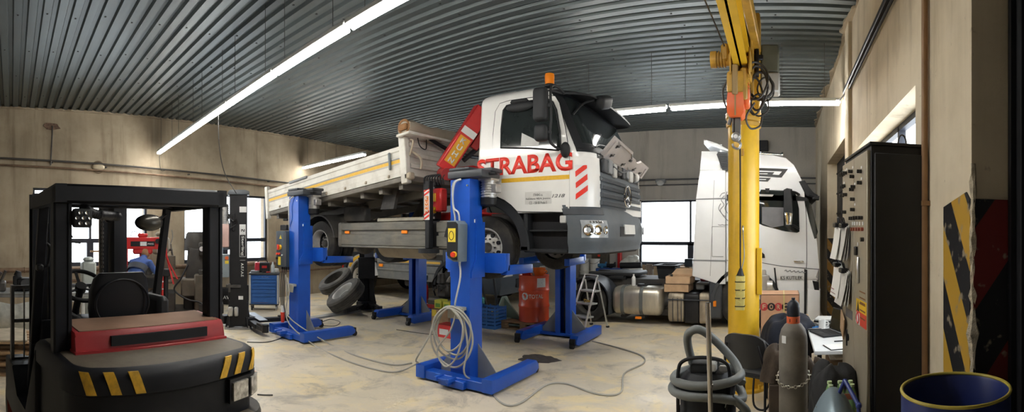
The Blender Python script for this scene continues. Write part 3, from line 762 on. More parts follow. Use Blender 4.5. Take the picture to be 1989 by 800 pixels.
# step well
q = MB(); q.bx(-2.95,-2.40,YN+.14,YN+.5,1.60,2.06,m=BLACK)
q.bx(-2.97,-2.40,YN+.0,YN+.32,1.58,1.625,.01); q.bx(-2.95,-2.40,YN+.06,YN+.34,1.83,1.855,.008); q.bx(-2.99,-2.93,YN-.0,YN+.4,1.58,2.06,.02)
q.build('cab_step', BLK2, truck, True)
q = MB(); q.bx(-2.48,-2.40,YN-.03,YN+.02,1.93,2.02,.01); q.build('side_lamp', LGREY, truck, True)
# fender arch
for yy, s in ((YN-.02, 1), (YF+.02, -1)):
    q = MB(); a0, a1 = R(168), R(-2); n = 22; rings = []
    for k in range(n+1):
        a = a0+(a1-a0)*k/n; c_, s_ = math.cos(a), math.sin(a)
        rings.append([V((XF+r*c_, yy+s*d, ZW+r*s_)) for r, d in ((.56,.0),(.655,.0),(.67,.02),(.65,.34),(.56,.34),(.545,.02))])
    q.loft(rings); q.bx(XF+.54,XF+.66,min(yy,yy+s*.3),max(yy,yy+s*.3),1.60,1.66,.01)
    q.build('wheel_arch', BLK2, truck, True)
# door
def S(px, py): p = at_y(px, py, YN); return (p.x, p.z)
dp = [(957,372),(957,330),(956,260),(958,215),(966,199),(985,193),(1060,183),(1074,184),(1083,198),(1096,245),(1107,300),(1107,412),(1043,412)]
d3 = [S(*p) for p in dp]
arc = [(XF+.675*math.cos(R(a)), ZW+.675*math.sin(R(a))) for a in (42,52,62,72)]
d3 = d3[:-1]+[(-2.98,2.075)]+arc
q = MB(); 
def leaned(poly, off0, off1, q, m=None):
    """polygon on the near side following the lean of the cab above the belt"""
    n = len(poly); lo = [V((x, YN+inset(min(z,3.5))-off0, z)) for x, z in poly]; hi = [V((x, YN+inset(min(z,3.5))-off1, z)) for x, z in poly]
    q.faces(lo+hi, [tuple(range(n)), tuple(range(2*n-1, n-1, -1))]+[(k, (k+1) % n, n+(k+1) % n, n+k) for k in range(n)], m)
dl = [p for p in d3]
# split the door at the belt so that it follows the lean
low = [p for p in dl if p[1] < 2.75]; 
def cut(poly, z0, keep_above):
    out = []
    for (x1,z1),(x2,z2) in zip(poly, poly[1:]+poly[:1]):
        in1 = (z1 >= z0) == keep_above; in2 = (z2 >= z0) == keep_above
        if in1: out.append((x1,z1))
        if in1 != in2: t_ = (z0-z1)/(z2-z1); out.append((x1+(x2-x1)*t_, z0))
    return out
def skin(poly, off0, off1, q, m=None):
    for ab in (False, True):
        pc = cut(poly, 2.75, ab)
        if len(pc) > 2: leaned(pc, off0, off1, q, m)
skin(dl, .012, -.005, q); door = q.build('door', WHITE, truck, True, flat=True)
q = MB(); cl = [V((x, YN+inset(min(z,3.5))-.008, z)) for x, z in dl]; q.tube(cl, .006, 5, 1, closed=True, smooth=False); q.build('door_seam', BLK2, door, True)
win = [S(*p) for p in [(973,287),(972,250),(974,213),(980,204),(1000,198),(1060,190),(1070,196),(1078,212),(1087,255),(1090,288),(1086,292),(1030,288)]]
q = MB(); skin(win, .018, .0, q, None); dw = q.build('door_window', GLASSD, door, True, flat=True)
q = MB(); q.tube([V((x, YN+inset(min(z,3.5))-.018, z)) for x, z in win], .011, 6, 1, closed=True, smooth=False); q.build('window_seal', BLACK, dw, True)
q = MB(); skin([S(*p) for p in [(1013,258),(1048,275),(1046,284),(1012,284)]], .021, .017, q); q.build('paper_behind_glass', LGREY, dw, True)
q = MB(); q.ball(V((*S(1008,206),0)).xzy+V((0,YN+.02,0)), .2, 18, sc=(1,.18,.32)); q.bx(S(1008,200)[0]-.12,S(1008,200)[0]+.12,YN-.03,YN+.05,S(1008,196)[1]-.03,S(1008,196)[1]+.02,.02); q.build('wind_deflector', BLK2, door, True)
q = MB(); x0, z0 = S(978,353); x1, z1 = S(1107,347); q.bx(x0-.02,x1,YN-.016,YN,2.44,2.49); q.build('reflective_stripe', REFL, truck, True)
text('door_lettering', 'STRABAG', TXT, truck, (-3.66,YN-.014,2.535), (1,0,0), (0,0,1), 1.34, .225, .003, .030)
q = MB(); x0, z0 = S(1021,397); x1, z1 = S(1072,371); q.bx(x0,x1,YN-.015,YN,z0,z1); pl = q.build('owner_plate', mat('pale sticker', (.62,.61,.58), .5), truck, True)
for k, s_ in enumerate(('STRABAG a.s.', 'Kačírkova 982/4, Jinonice', 'CZ - 158 00 Praha 5')):
    wd = (.13,.33,.24)[k]; text('plate_lettering', s_, TXTB, pl, ((x0+x1)/2-wd/2, YN-.0155, z1-.052-k*.048), (1,0,0), (0,0,1), wd, .03, .001, .004)
text('model_lettering', '1218', mat('dull chrome', (.25,.25,.25), .3, .6), truck, (S(1073,384)[0],YN-.014,S(1073,384)[1]), (1,0,0), (0,0,1), .17, .04, .002, .01, shear=.3)
# mirrors
q = MB(); 
a = at_y(1050,170,4.86); b = at_y(1050,236,4.86)
q.box((a+b)/2, (.17,.12,a.z-b.z), .045, seg=3); q.build('mirror', BLK2, truck, True)
a2 = at_y(1050,242,4.86); b2 = at_y(1050,275,4.86); q = MB(); q.box((a2+b2)/2+V((.01,0,0)), (.16,.12,a2.z-b2.z), .045, seg=3); q.build('mirror', BLK2, truck, True)
q = MB(); q.tube([at_y(1096,182,5.2), at_y(1082,168,5.05), at_y(1070,172,4.92), at_y(1070,230,4.9), at_y(1068,270,4.9), at_y(1078,285,5.0), at_y(1097,292,5.16)], .016, 8)
for py in (205, 257): q.bar(at_y(1052,py,4.88), at_y(1071,py,4.9), .05, .05, .01)
q.ball(at_y(1098,291,5.12), .075, sc=(.8,.7,1.25)); q.build('mirror_arm', BLK2, truck, True)
q = MB(); p = front_pt(1.05,3.42,.55); q.box(at_y(1172,199,5.75), (.14,.30,.17), .05, seg=3, rot=Matrix.Rotation(.35,3,'Y') @ Matrix.Rotation(.3,3,'X')); q.tube([front_pt(.6,3.22,.02), at_y(1135,200,5.5), at_y(1168,190,5.7)], .015); q.build('kerb_mirror', BLK2, truck, True)
# beacon
bc = at_y(1064,166,5.45); bz = 3.655
q = MB(); q.lathe([(.07,0),(.075,.02),(.06,.035)], (bc.x,5.5,bz), seg=18, m=BLK2, caps=True); q.lathe([(.058,.03),(.062,.14),(.058,.165),(.0,.175)], (bc.x,5.5,bz), seg=18); q.build('beacon', ORANGE, truck, True)
# chassis, axles, tanks
q = MB()
for y in (5.88,6.72): q.bx(-8.7,-2.25,y-.04,y+.04,1.80,2.05)
for x in (-8.65,-7.9,-6.4,-5.5,-4.6,-3.9): q.bx(x-.05,x+.05,5.88,6.72,1.84,2.0)
q.cyl((XF,5.3,ZW),(XF,7.3,ZW),.055); q.cyl((XRW,5.4,ZW),(XRW,7.2,ZW),.09); q.ball((XRW,6.3,ZW),.22,sc=(1,1,1)); q.cyl((XRW,6.3,ZW),(-4.6,6.3,1.8),.05)
q.bx(-4.4,-2.4,5.95,6.65,1.62,2.1,.05); q.bx(-5.2,-4.4,6.0,6.6,1.55,1.95,.08)
for y in (5.6,7.0): q.tube([(XRW-.75,y,1.92),(XRW,y,1.74),(XRW+.75,y,1.92)], .05,8); q.tube([(XF-.65,y,1.86),(XF,y,1.70),(XF+.65,y,1.86)], .04,8)
q.bx(-8.75,-8.65,5.3,7.3,1.62,1.78,.01)
q.build('chassis', CHASS, truck, True)
q = MB(); q.bx(-3.0,-2.1,YN+.45,YF-.45,1.55,1.63,.02); q.bx(-4.15,-3.7,5.4,5.85,1.62,1.95,.03); q.build('engine_undertray', BLACK, truck, True)
q = MB()
for y0, y1 in ((YN+.02,YN+.66),(YF-.66,YF-.02)):
    rg = []
    for k in range(13):
        a = R(170-160*k/12); rg.append([V((XRW+r*math.cos(a), y, ZW+.03+r*math.sin(a))) for r, y in ((.47,y0),(.50,y0),(.50,y1),(.47,y1))])
    q.loft(rg)
q.build('rear_mudguard', CHASS, truck, True)
# side guard box and accessories
GUARD = mat('grubby aluminium guard', (.155,.15,.13), .5, .3, var=.2, scale=5, stretch=(1,1,5), dirt=(.26,.23,.17), dirt_amt=.6)
gx0, gx1 = -6.60, -4.56
q = MB(); q.bx(gx0,gx1,5.2,5.26,1.86,1.99,.015); q.bx(gx0,gx1,5.2,5.24,1.62,1.80,.012); q.bx(gx0,gx1,5.235,5.26,1.6,1.99); q.bx(gx0,gx0+.10,5.19,5.30,1.59,2.0,.03,seg=2); q.bx(gx0,gx1,5.205,5.245,1.585,1.62,.01)
q.bx(gx1-.02,gx1+.32,5.3,5.7,1.6,2.0,.02,m=BLACK)
gd = q.build('side_guard', GUARD, truck, True)
for px in (675,786):
    p = at_y(px,451,5.23); q = MB(); q.bx(p.x-.06,p.x+.06,5.215,5.237,1.81,1.86,.006); q.build('marker_lamp', ORANGE, gd, True)
q = MB(); q.bx(-5.7,-4.6,5.28,5.75,2.0,2.05,.006)
for k in range(14): q.bar((-5.68+k*.08,5.29,2.055),(-5.60+k*.08,5.74,2.055),.012,.006)
q.build('chequer_step', mat('chequer plate', (.36,.33,.26), .45, .5, var=.2), truck, True)
q = MB(); 
for y in (5.45, 6.2): q.lathe([(.0,-.5),(.2,-.5),(.24,-.46),(.24,.46),(.2,.5),(0,.5)], (-5.35,5.62,1.66), (1,0,0), 20) if y < 6 else None
q.build('air_tank', mat('dusty beige tank', (.30,.25,.18), .6, var=.25, dirt=(.12,.1,.08), dirt_amt=.5), truck, True)
q = MB(); q.bx(-4.38,-3.92,5.2,5.6,1.60,1.99,.03,seg=2); q.bx(-4.40,-3.95,5.19,5.21,1.63,1.78,.01); q.bx(-4.40,-3.95,5.19,5.21,1.83,1.97,.01); q.build('battery_box', GUARD, truck, True)
# tipper bed, front raised a little
bed0, bed1 = -8.85, -4.88
BA = R(5.6)
rot = Matrix.Translation((bed0,0,2.28)) @ Matrix.Rotation(-BA,4,'Y') @ Matrix.Translation((-bed0,0,-2.28))
def bed(mb, name, m, parent, **k): mb.bm.transform(rot); return mb.build(name, m, parent, True, **k)
q = MB(); q.bx(bed0,bed1,5.12,7.48,2.19,2.27,.01)
for k in range(9): q.bx(bed0+.2+k*.44,bed0+.28+k*.44,5.2,7.4,2.10,2.19)
for y in (5.7,6.9): q.bx(bed0,bed1-.1,y-.06,y+.06,2.0,2.12)
fl_ = bed(q, 'bed_floor', mat('bed underside', (.17,.155,.13), .7, var=.3, dirt=(.07,.06,.05), dirt_amt=.6), truck)
for yy, s in ((5.12,1),(7.48,-1)):
    q = MB(); xs = (bed0+.02, bed1-.06)
    prof = [(0,2.27),(0,2.34),(.012,2.36),(.012,2.45),(0,2.47),(0,2.56),(.012,2.58),(.012,2.64),(0,2.655),(0,2.715),(.035,2.715),(.035,2.27)]
    q.loft([[V((x, yy+s*(d-.012), z)) for d, z in prof] for x in xs]); sb = bed(q, 'sideboard', CREAM, truck, flat=True)
    q = MB(); q.bx(xs[0]+.05,xs[1]-.02,yy-s*.014,yy,2.475,2.525); bed(q, 'reflective_stripe', REFL, sb)
    q = MB(); q.bx(xs[0]+.05,xs[1]-.02,yy-s*.0135,yy,2.525,2.545); bed(q, 'grey_line', MGREY, sb)
    if s == 1:
        q = MB()
        for x, z0_, z1_ in ((-5.18,2.40,2.66),): q.box((x,yy-.03,(z0_+z1_)/2),(.05,.03,z1_-z0_),.012)
        bed(q, 'board_latch', mat('slate strap', (.11,.13,.14), .5), sb)
        q = MB(); q.bx(bed0+.9,bed0+1.5,yy-.04,yy+.02,2.69,2.735,.008); bed(q, 'rail_clip', MGREY, sb)
        q = MB()
        for k in range(7): x = bed0+.5+k*.52; q.bx(x-.02,x+.02,yy-.03,yy,2.30,2.335,.008); q.cyl((x,yy-.04,2.30),(x,yy-.01,2.30),.016,seg=8)
        bed(q, 'hinge', mat('rusty cream', (.42,.36,.27), .6), sb)
q = MB(); q.bx(bed0-.03,bed0+.02,5.1,7.5,2.2,2.72,.008)
for yy in (5.12,7.48): q.bx(bed0-.05,bed0+.05,yy-.04,yy+.04,2.12,2.80,.012)
bed(q, 'tailboard', CREAM, truck)
q = MB(); q.bx(bed1-.06,bed1,5.14,7.46,2.27,2.84,.008)
for z in (2.42,2.58,2.74): q.bx(bed1-.01,bed1+.03,5.2,7.4,z-.035,z+.035,.012)
for yy in (5.13,7.47): q.bx(bed1-.09,bed1+.04,yy-.05,yy+.05,2.15,2.90,.012)
q.bx(bed1-.05,bed1+.22,5.0,7.6,2.82,2.86,.01)
hb = bed(q, 'headboard', CREAM, truck)
q = MB(); q.tube([(bed1+.05,5.16,2.55),(bed1+.1,5.2,2.75),(bed1+.08,5.16,2.78)], .014); q.tube([(bed1+.06,5.2,2.62),(bed1+.14,5.3,2.5),(bed1+.12,5.3,2.35)], .018); q.bx(bed1-.02,bed1+.1,5.08,5.2,2.2,2.3,.02); bed(q, 'lock_lever', mat('rusty cream', (.42,.36,.27)), hb)
q = MB(); rgs = []; r3 = random.Random(2)
for k in range(15):
    y = 5.05+k*2.42/14; dz = -.02+.015*math.sin(k*1.3); rr_ = .112+.012*math.sin(k*2.1)
    rgs.append([V((bed1+.08+rr_*math.cos(a)*1.1+.014*math.sin(3*a+k), y, 2.95+dz+rr_*math.sin(a)+.016*math.sin(4*a+k*2))) for a in [2*PI*i/14 for i in range(14)]])
q.loft(rgs); q.torus((bed1+.08,5.05,2.95),(0,1,0),.10,.018,16,6,m=mat('rust', (.30,.15,.06),.8)); q.bx(bed1,bed1+.16,5.0,5.06,2.90,2.99,.02,m=mat('rust', (.3,.15,.06)))
bed(q, 'rolled_tarpaulin', mat('beige canvas', (.40,.34,.26), .85, var=.2, dirt=(.2,.16,.11), dirt_amt=.6, bump=.3), truck)
q = MB(); q.tube([(bed1+.12,5.5,2.86),(bed1+.2,5.9,2.70),(bed1+.18,6.6,2.68),(bed1+.1,7.2,2.80)], .03); q.tube([(bed1+.1,5.3,2.85),(bed1+.12,5.32,2.70),(bed1+.12,5.45,2.67),(bed1+.1,5.5,2.85)], .008)
bed(q, 'tarp_strap', BLACK, truck)
q = MB(); q.cyl((-5.9,6.3,1.95),(-5.5,6.3,2.45),.08); q.bx(-6.9,-6.3,5.55,5.7,2.02,2.3,.02); q.prism([(0,0),(.3,0),(.38,.3),(.1,.3)], (-5.75,5.4,2.2), (1,0,0), (0,0,1), (0,.06,0)); q.build('tipping_ram', CHASS, truck, True)
# red loading crane behind the cab
q = MB()
q.bx(-4.62,-4.0,5.5,6.9,1.9,2.12,.03); q.cyl((-4.3,6.0,2.1),(-4.3,6.0,2.72),.17,.14); q.bx(-4.5,-4.12,5.7,6.3,2.55,2.80,.05)
cr = q.build('crane_column', RED, truck, True)
P0, P1 = at_y(866,322,5.42), at_y(936,215,5.72)
d = (P1-P0).normalized(); up = V((0,-.25,1)); up = (up-d*up.dot(d)).normalized(); sd = d.cross(up)
q = MB(); q.bar(P0-d*.06, P1+d*.02, .22, .23, .012, up=up); 
boom = q.build('crane_boom', RED, cr, True)
q = MB(); q.bar(P0+d*.42, P1, .15, .12, .01, up=up); 
for o in q.bm.verts: o.co += up*(-.19)+sd*.0
q.tube([P0+d*.2-up*.17, P0+d*.6-up*.27, P1-up*.25], .035, m=BLACK); q.build('boom_cylinder', mat('dark red paint', (.30,.015,.015), .45), cr, True)
q = MB(); q.cyl(P0-sd*.19-d*.1-up*.05, P0+sd*.19-d*.1-up*.05, .085, seg=18); q.bar(P0-d*.1-up*.15, P0-d*.0-up*.42, .2, .14, .03); q.cyl(P0-d*.08-up*.25-sd*.14, P0-d*.08-up*.25+sd*.14, .05, seg=12, m=BLACK); q.build('boom_joint', mat('dark red paint', (.30,.015,.015), .45), cr, True)
# find which face of the boom looks at the camera
vis_ = sd if sd.dot(V((0,0,EYE))-P0) > 0 else -sd
q = MB(); c0 = P0+d*.26+vis_*.112; q.bar(c0-d*.215, c0+d*.215, .15 if abs(vis_.dot(sd)) < .5 else .004, .17, up=up)
bl = q.build('boom_label', mat('golden label', (.72,.36,.03), .4, var=.05), boom, True)
q = MB(); c1 = P0+d*.56+vis_*.113; q.bar(c1-d*.05, c1+d*.05, .004, .22, up=up); q.build('label_tag', LABEL_W, boom, True)
xd = -d if True else d
n_ = vis_; rd = up.cross(n_)*1
# letters stand along the boom and are read downwards
for k, ch in enumerate('KUHN'):
    pos = c0+d*(.15-.105*k)+n_*.003
    right = d.cross(n_)
    text('boom_lettering', ch, LABEL_W, bl, pos-right*.04-d*.035, right, d, .08, .075, .002, .03)
q = MB(); q.bx(-4.74,-4.5,5.28,5.44,2.0,2.55,.02); q.bx(-4.58,-4.48,5.24,5.3,2.1,2.18,.01,m=YELLOW); q.bx(-4.54,-4.36,5.25,5.4,2.12,2.45,.02,m=RED); q.cyl((-4.48,5.22,2.16),(-4.48,5.28,2.16),.03,m=YELLOW); q.bx(-4.52,-4.45,5.235,5.28,2.26,2.38,.006,m=YELLOW)
for k in range(8): q.tube([(-4.7+.05*k,5.3,2.5),(-4.68+.05*k,5.27,2.62),(-4.6+.05*k,5.4,2.66)], .012)
for k in range(7): q.bx(-4.52,-4.50,5.235,5.28,2.02+k*.07,2.05+k*.07,m=LGREY)
q.build('crane_controls', BLK2, cr, True)
p = at_y(833,400,5.15)
q = MB(); q.bx(p.x-.045,p.x+.045,5.11,5.2,1.6,2.55,.012); q.cyl((p.x,5.15,1.54),(p.x,5.15,1.6),.15,seg=20); q.build('outrigger_leg', BLK2, cr, True); orl = bpy.data.objects['outrigger_leg']
q = MB(); q.bx(p.x-.048,p.x+.048,5.104,5.112,2.0,2.42); hz = q.build('hazard_sleeve', LABEL_W, orl, True)
q = MB()
for z in (2.0,2.055,2.33,2.385): 
    q.prism([(-.048,z-.0),(.048,z+.05),(.048,min(2.42,z+.08)),(-.048,z+.03)], (p.x,5.104,0), (1,0,0), (0,0,1), (0,-.002,0))
q.build('red_stripe', TXT, hz, True)
q = MB(); q.bx(p.x-.035,p.x+.035,5.102,5.106,2.10,2.33); q.build('orange_panel', mat('orange panel', (.75,.20,.02), .4), hz, True)
for k, ch in enumerate('KUHN'): text('post_lettering', ch, LABEL_W, hz, (p.x-.022,5.101,2.275-.055*k), (1,0,0), (0,0,1), .044, .042, .002, .02)
# ---- white tractor unit standing by the back wall, seen from its side
TY, TYF = 9.25, 11.75
trac = thing('tractor_unit', 'white tractor unit without trailer standing by the back wall behind the yellow crane', 'truck', (-1.9, 10.5, 0))
WHT = mat('white tractor paint', (.82,.83,.84), .28, var=.02, coat=.4)
def T(px, py, y=TY): p = at_y(px, py, y); return (p.x, p.z)
def Tp(px, py, y=TY): return at_y(px, py, y)
def side(poly, y0, y1, q, m=None, bevel=0): q.prism([T(*p) for p in poly], (0,y0,0), (1,0,0), (0,0,1), (0,y1-y0,0), m, bevel)
# body: lower cab, upper cab, roof
q = MB()
body = [(1409,556),(1412,386),(1470,388),(1560,372),(1574,400),(1586,455),(1592,520),(1592,545)]
side([(1409,548),(1409,384),(1560,384),(1569,390),(1580,430),(1587,470),(1591,520),(1592,545)], TY, TYF, q, None, .07)
side([(1493,640),(1488,560),(1482,540),(1591,540),(1593,590),(1589,640)], TY+.02, TYF-.02, q, None, .06)
q.bx(T(1409,0)[0], .72, TY+.55, TYF-.55, .75, 1.3)
cabT = q.build('cab', WHT, trac, True, sharp=30)
q = MB(); rings = []
roof = [(1384,386),(1386,305),(1392,296),(1440,294),(1500,297),(1527,303),(1542,317),(1556,345),(1562,362),(1563,386)]
xs = [T(*p) for p in roof]; cx = (xs[0][0]+xs[-1][0])/2
for y, sc, dz in ((TY+.02,1,0),(TY+.05,1,0),(TY+.12,.985,.0),(TY+.3,.975,.02),(10.5,.97,.04),(TYF-.3,.975,.02),(TYF-.12,.985,0),(TYF-.02,1,0)):
    k = 0 if (TY+.06 < y < TYF-.06) else 1
    rings.append([V((cx+(x-cx)*sc, y+(.10*(z-2.45)/1.0 if y < 10.5 else -.10*(z-2.45)/1.0), 2.45+(z-2.45)*(1-(.03 if k else 0)))) for x, z in xs])
q.loft(rings)
rf = q.build('roof', WHT, trac, True, sharp=40)
# dark line between roof and cab, air deflector, side fairing
q = MB(); side([(1412,383),(1412,378),(1545,380),(1567,384),(1569,390),(1412,390)], TY-.012, TY+.1, q); q.build('roof_seam', BLK2, trac, True)
q = MB(); side([(1344,536),(1352,386),(1357,350),(1360,330),(1409,330),(1409,552),(1395,552)], TY+.0, TY+.09, q, None, .02); side([(1344,536),(1352,386),(1357,350),(1360,330),(1409,330),(1409,552),(1395,552)], TYF-.09, TYF, q, None, .02)
side([(1357,350),(1362,293),(1392,293),(1409,322),(1409,350)], TY+.03, TY+.10, q, None, .015)
fair = q.build('side_fairing', WHT, trac, True)
q = MB(); side([(1345,504),(1410,505),(1410,508),(1345,507)], TY-.004, TY+.05, q); side([(1379,536),(1387,350),(1387.7,350),(1379.7,536)], TY-.002, TY+.05, q); side([(1352,386),(1410,384),(1410,387),(1352,388)], TY-.004, TY+.05, q)
q.build('panel_gap', MGREY, fair, True)
q = MB(); side([(1392,300),(1396,295),(1412,296),(1418,330),(1403,330)], TY-.02, TY+.12, q)
vent = q.build('air_intake', DGREY, trac, True)
q = MB()
for k in range(9): side([(1395+k*.6,300+k*3.2),(1412+k*.5,300+k*3.2),(1412+k*.5,301.4+k*3.2),(1395+k*.6,301.4+k*3.2)], TY-.03, TY-.018, q)
q.build('louvre_lines', BLACK, vent, True)
q = MB()
prof = [T(*p) for p in [(1366,270),(1372,271),(1392,277),(1414,289),(1414,293),(1390,285),(1366,278)]]
q.prism(prof, (0,TY+.06,0), (1,0,0), (0,0,1), (0,TYF-TY-.12,0), bevel=.012)
for y in (TY+.2, TYF-.2): q.bx(T(1398,0)[0]-.02,T(1398,0)[0]+.02,y-.01,y+.01,3.2,3.55)
q.build('roof_spoiler', WHT, trac, True)
q = MB(); p0 = Tp(1473,298,TY+.3); p1 = Tp(1519,303,TY+.3)
q.cyl(p0+V((-.6,0,.04)), p1+V((0,0,.02)), .028, seg=14); q.lathe([(.035,0),(.055,.03),(.055,.05),(.03,.05)], p1+V((-.03,0,.02)), (1,0,-.05), 14)
for k in (.1,.75): q.bar(p0.lerp(p1,k)+V((0,0,.03)), p0.lerp(p1,k)+V((0,0,-.05)), .02, .02)
q.build('roof_air_horn', CHROME, trac, True)
# windows
q = MB(); side([(1476,374),(1478,368),(1540,370),(1546,378),(1552,405),(1553,450),(1548,452),(1525,449),(1482,438),(1470,432),(1470,374)], TY-.012, TY+.05, q, None, .01); wn = q.build('side_window', GLASSD, trac, True)
q = MB(); side([(1480,402),(1522,403),(1522,438),(1500,442),(1480,434)], TY-.016, TY-.011, q); q.build('curtain_behind_glass', mat('grey curtain', (.18,.18,.19), .7), wn, True)
q = MB(); side([(1470,377),(1503,378),(1500,382),(1470,381)], TY-.02, TY-.012, q); q.bx(T(1472,0)[0], T(1503,0)[0], TY-.03, TY-.01, T(0,381)[1], T(0,372)[1], .01); side([(1486,366),(1495,366),(1493,374),(1488,374)], TY-.04, TY-.01, q, BLACK); q.build('rain_guard', LGREY, trac, True)
q = MB(); side([(1561,384),(1570,386),(1580,425),(1587,462),(1582,464),(1572,430)], TY-.006, TYF+.006, q); side([(1571,392),(1577,395),(1590,450),(1587,460)], TY+.18, TYF-.18, q)
q.build('windscreen', GLASSD, trac, True)
q = MB(); side([(1552,352),(1563,350),(1572,364),(1578,374),(1588,378),(1590,385),(1584,386),(1566,380)], TY+.0, TYF-.0, q, None, .015); q.build('sun_visor', BLK2, trac, True)
q = MB(); side([(1577,384),(1591,381),(1590,389),(1578,388)], TY-.12, TY+.05, q, None, .02); q.bar(Tp(1572,378,TY), Tp(1585,383,TY-.1), .05,.03,.01); q.build('kerb_mirror', BLK2, trac, True)
# mirror
q = MB(); side([(1522,371),(1528,368),(1538,370),(1539,415),(1536,437),(1526,436),(1522,415)], TY-.32, TY-.14, q, None, .03); mr_ = q.build('mirror', BLK2, trac, True)
q = MB(); side([(1523,413),(1539,415),(1537,437),(1526,437)], TY-.335, TY-.2, q, None, .02); q.build('mirror_cap', CHROME, mr_, True)
q = MB(); q.tube([Tp(1535,372,TY-.2), Tp(1545,374,TY-.1), Tp(1552,378,TY)], .025); q.tube([Tp(1535,436,TY-.2), Tp(1545,440,TY-.1), Tp(1551,444,TY)], .025); q.build('mirror_arm', BLK2, mr_, True)
# door lines, handle, emblem, lettering
q = MB()
q.tube([Tp(*p, TY-.002) for p in [(1562,384),(1566,420),(1567,500),(1566,522)]], .006, 5)
q.tube([Tp(*p, TY-.002) for p in [(1410,506),(1470,509),(1520,517),(1592,523)]], .006, 5)
q.tube([Tp(*p, TY-.002) for p in [(1383,440),(1383,498),(1405,498)]], .004, 5, smooth=False); q.tube([Tp(*p, TY-.002) for p in [(1383,440),(1409,440)]], .004, 5)
q.build('door_seam', DGREY, trac, True)
q = MB(); side([(1503,520),(1506,520),(1514,596),(1511,600)], TY-.01, TY+.05, q); side([(1562,522),(1568,524),(1566,612),(1562,612)], TY-.008, TY+.04, q); side([(1564,612),(1567,612),(1566,640),(1556,640)], TY-.008, TY+.04, q)
q.build('step_gap', BLK2, trac, True)
q = MB(); side([(1541,506),(1560,506),(1562,509),(1543,509)], TY-.035, TY, q, None, .01); q.build('door_handle', CHROME, trac, True)
q = MB(); side([(1472,488),(1478,488),(1485,494),(1486,501),(1474,501)], TY-.03, TY, q, None, .01); q.build('fuel_flap_handle', BLACK, trac, True)
x0, z0 = T(1516,543); text('company_lettering', 'KS KUTILEK', TXTB, trac, (x0,TY-.004,z0), (1,0,0), (0,0,1), T(1559,0)[0]-x0, .068, .003, .004)
q = MB(); c0 = V((T(1511,0)[0], TY, T(0,540)[1])); q.tube([c0+V((-.03,0,.05)), c0+V((-.02,0,-.03)), c0+V((.02,0,-.05)), c0+V((.04,0,.03))], .012, 6); q.ball(c0+V((.01,0,.05)), .02, sc=(1.3,.3,.8)); q.build('company_emblem', TXTB, trac, True)
q = MB()
for k in range(5): q.tube([Tp(1524+k*8,526+.6*k,TY-.004), Tp(1527+k*8,524.5+.6*k,TY-.004), Tp(1529+k*8,527.5+.6*k,TY-.004), Tp(1533+k*8,526+.6*k,TY-.004)], .008, 5)
q.build('script_lettering', MGREY, trac, True)
# angular black graphic on the roof side and line crest on the cab side: thin strokes
q = MB()
def stroke(pts, w, y=TY): 
    for a, b in zip(pts, pts[1:]): q.bar(roofp(*a), roofp(*b), w, .006, up=(0,-1,.1))
def roofp(px, py): x, z = T(px, py); return V((x, TY+.015+.10*(z-2.45), z))
def roofpoly(poly): 
    P_ = [roofp(*p) for p in poly]; n = len(P_); q.faces([p+V((0,-.006,0)) for p in P_]+[p+V((0,.01,0)) for p in P_], [tuple(range(n)), tuple(range(2*n-1,n-1,-1))]+[(k,(k+1)%n,n+(k+1)%n,n+k) for k in range(n)])
roofpoly([(1472,325),(1531,327),(1518,344),(1472,341),(1472,337),(1513,339),(1519,332),(1472,330)])
roofpoly([(1472,332.5),(1504,333.5),(1500,338),(1490,337.3),(1492,335.5),(1472,335)])
roofpoly([(1472,344),(1497,345),(1491,352),(1472,351),(1472,348.5),(1487,349),(1489,347),(1472,346.5)])
q.build('roof_graphic', TXTB, trac, True, flat=True)
q = MB()
for pts in ([(1407,380),(1401,388),(1406,398),(1399,408),(1405,418),(1410,420)],[(1412,372),(1410,384),(1414,392),(1408,404),(1413,414)],[(1400,395),(1396,405),(1402,415),(1409,424),(1416,430)],[(1398,382),(1402,376),(1408,374)]): q.tube([Tp(*p, TY-.003) for p in pts], .007, 5)
q.tube([Tp(1395+k*4, 436+(k%2), TY-.003) for k in range(6)], .006, 5)
q.build('line_crest', MGREY, trac, True)
# lower bumper corner and lights
q = MB(); side([(1578,545),(1590,548),(1592,580),(1588,590)], TY-.006, TY+.1, q); q.build('front_lamp', BLACK, trac, True)
q = MB(); side([(1568,560),(1594,562),(1594,612),(1588,645),(1566,645)], TY-.02, TY+.5, q, None, .05); q.build('bumper_corner', WHT, trac, True)
# wheel arches, wheels
q = MB(); fxw = T(1448,0)[0]
rg = []
for k in range(17):
    a = R(180-180*k/16); rg.append([V((fxw+r*math.cos(a), y, .52+r*math.sin(a))) for r, y in ((.60,TY+.0),(.66,TY+.0),(.68,TY+.05),(.66,TY+.4),(.60,TY+.4))])
q.loft(rg); q.bx(fxw-.70,fxw-.45,TY+.02,TY+.4,.18,.98,.03); q.bx(fxw+.5,fxw+.62,TY+.02,TY+.4,.2,.6,.03)
q.build('front_mudguard', DGREY, trac, True)
wheel(trac, (fxw, TY+.06, .52), -1, .52, .30, .05, RIMW); wheel(trac, (fxw, TYF-.06, .52), 1, .52, .3, .05, RIMW)
rxw = T(1152,0, TY+.1)[0]-.1
for s, y0 in ((-1, TY+.05), (1, TYF-.05)):
    wheel(trac, (rxw, y0, .42), s, .42, .27, .14, CHASS); wheel(trac, (rxw, y0-s*.32, .42), s, .42, .27, .02, CHASS)
q = MB()
for y0, y1 in ((TY+.0,TY+.62),(TYF-.62,TYF)):
    rg = []
    for k in range(15):
        a = R(165-163*k/14); rg.append([V((rxw+r*math.cos(a), y, .43+r*math.sin(a))) for r, y in ((.47,y0),(.50,y0-.01),(.50,y1),(.47,y1))])
    q.loft(rg); q.bx(rxw+.47,rxw+.50,y0,y1,.18,.5)
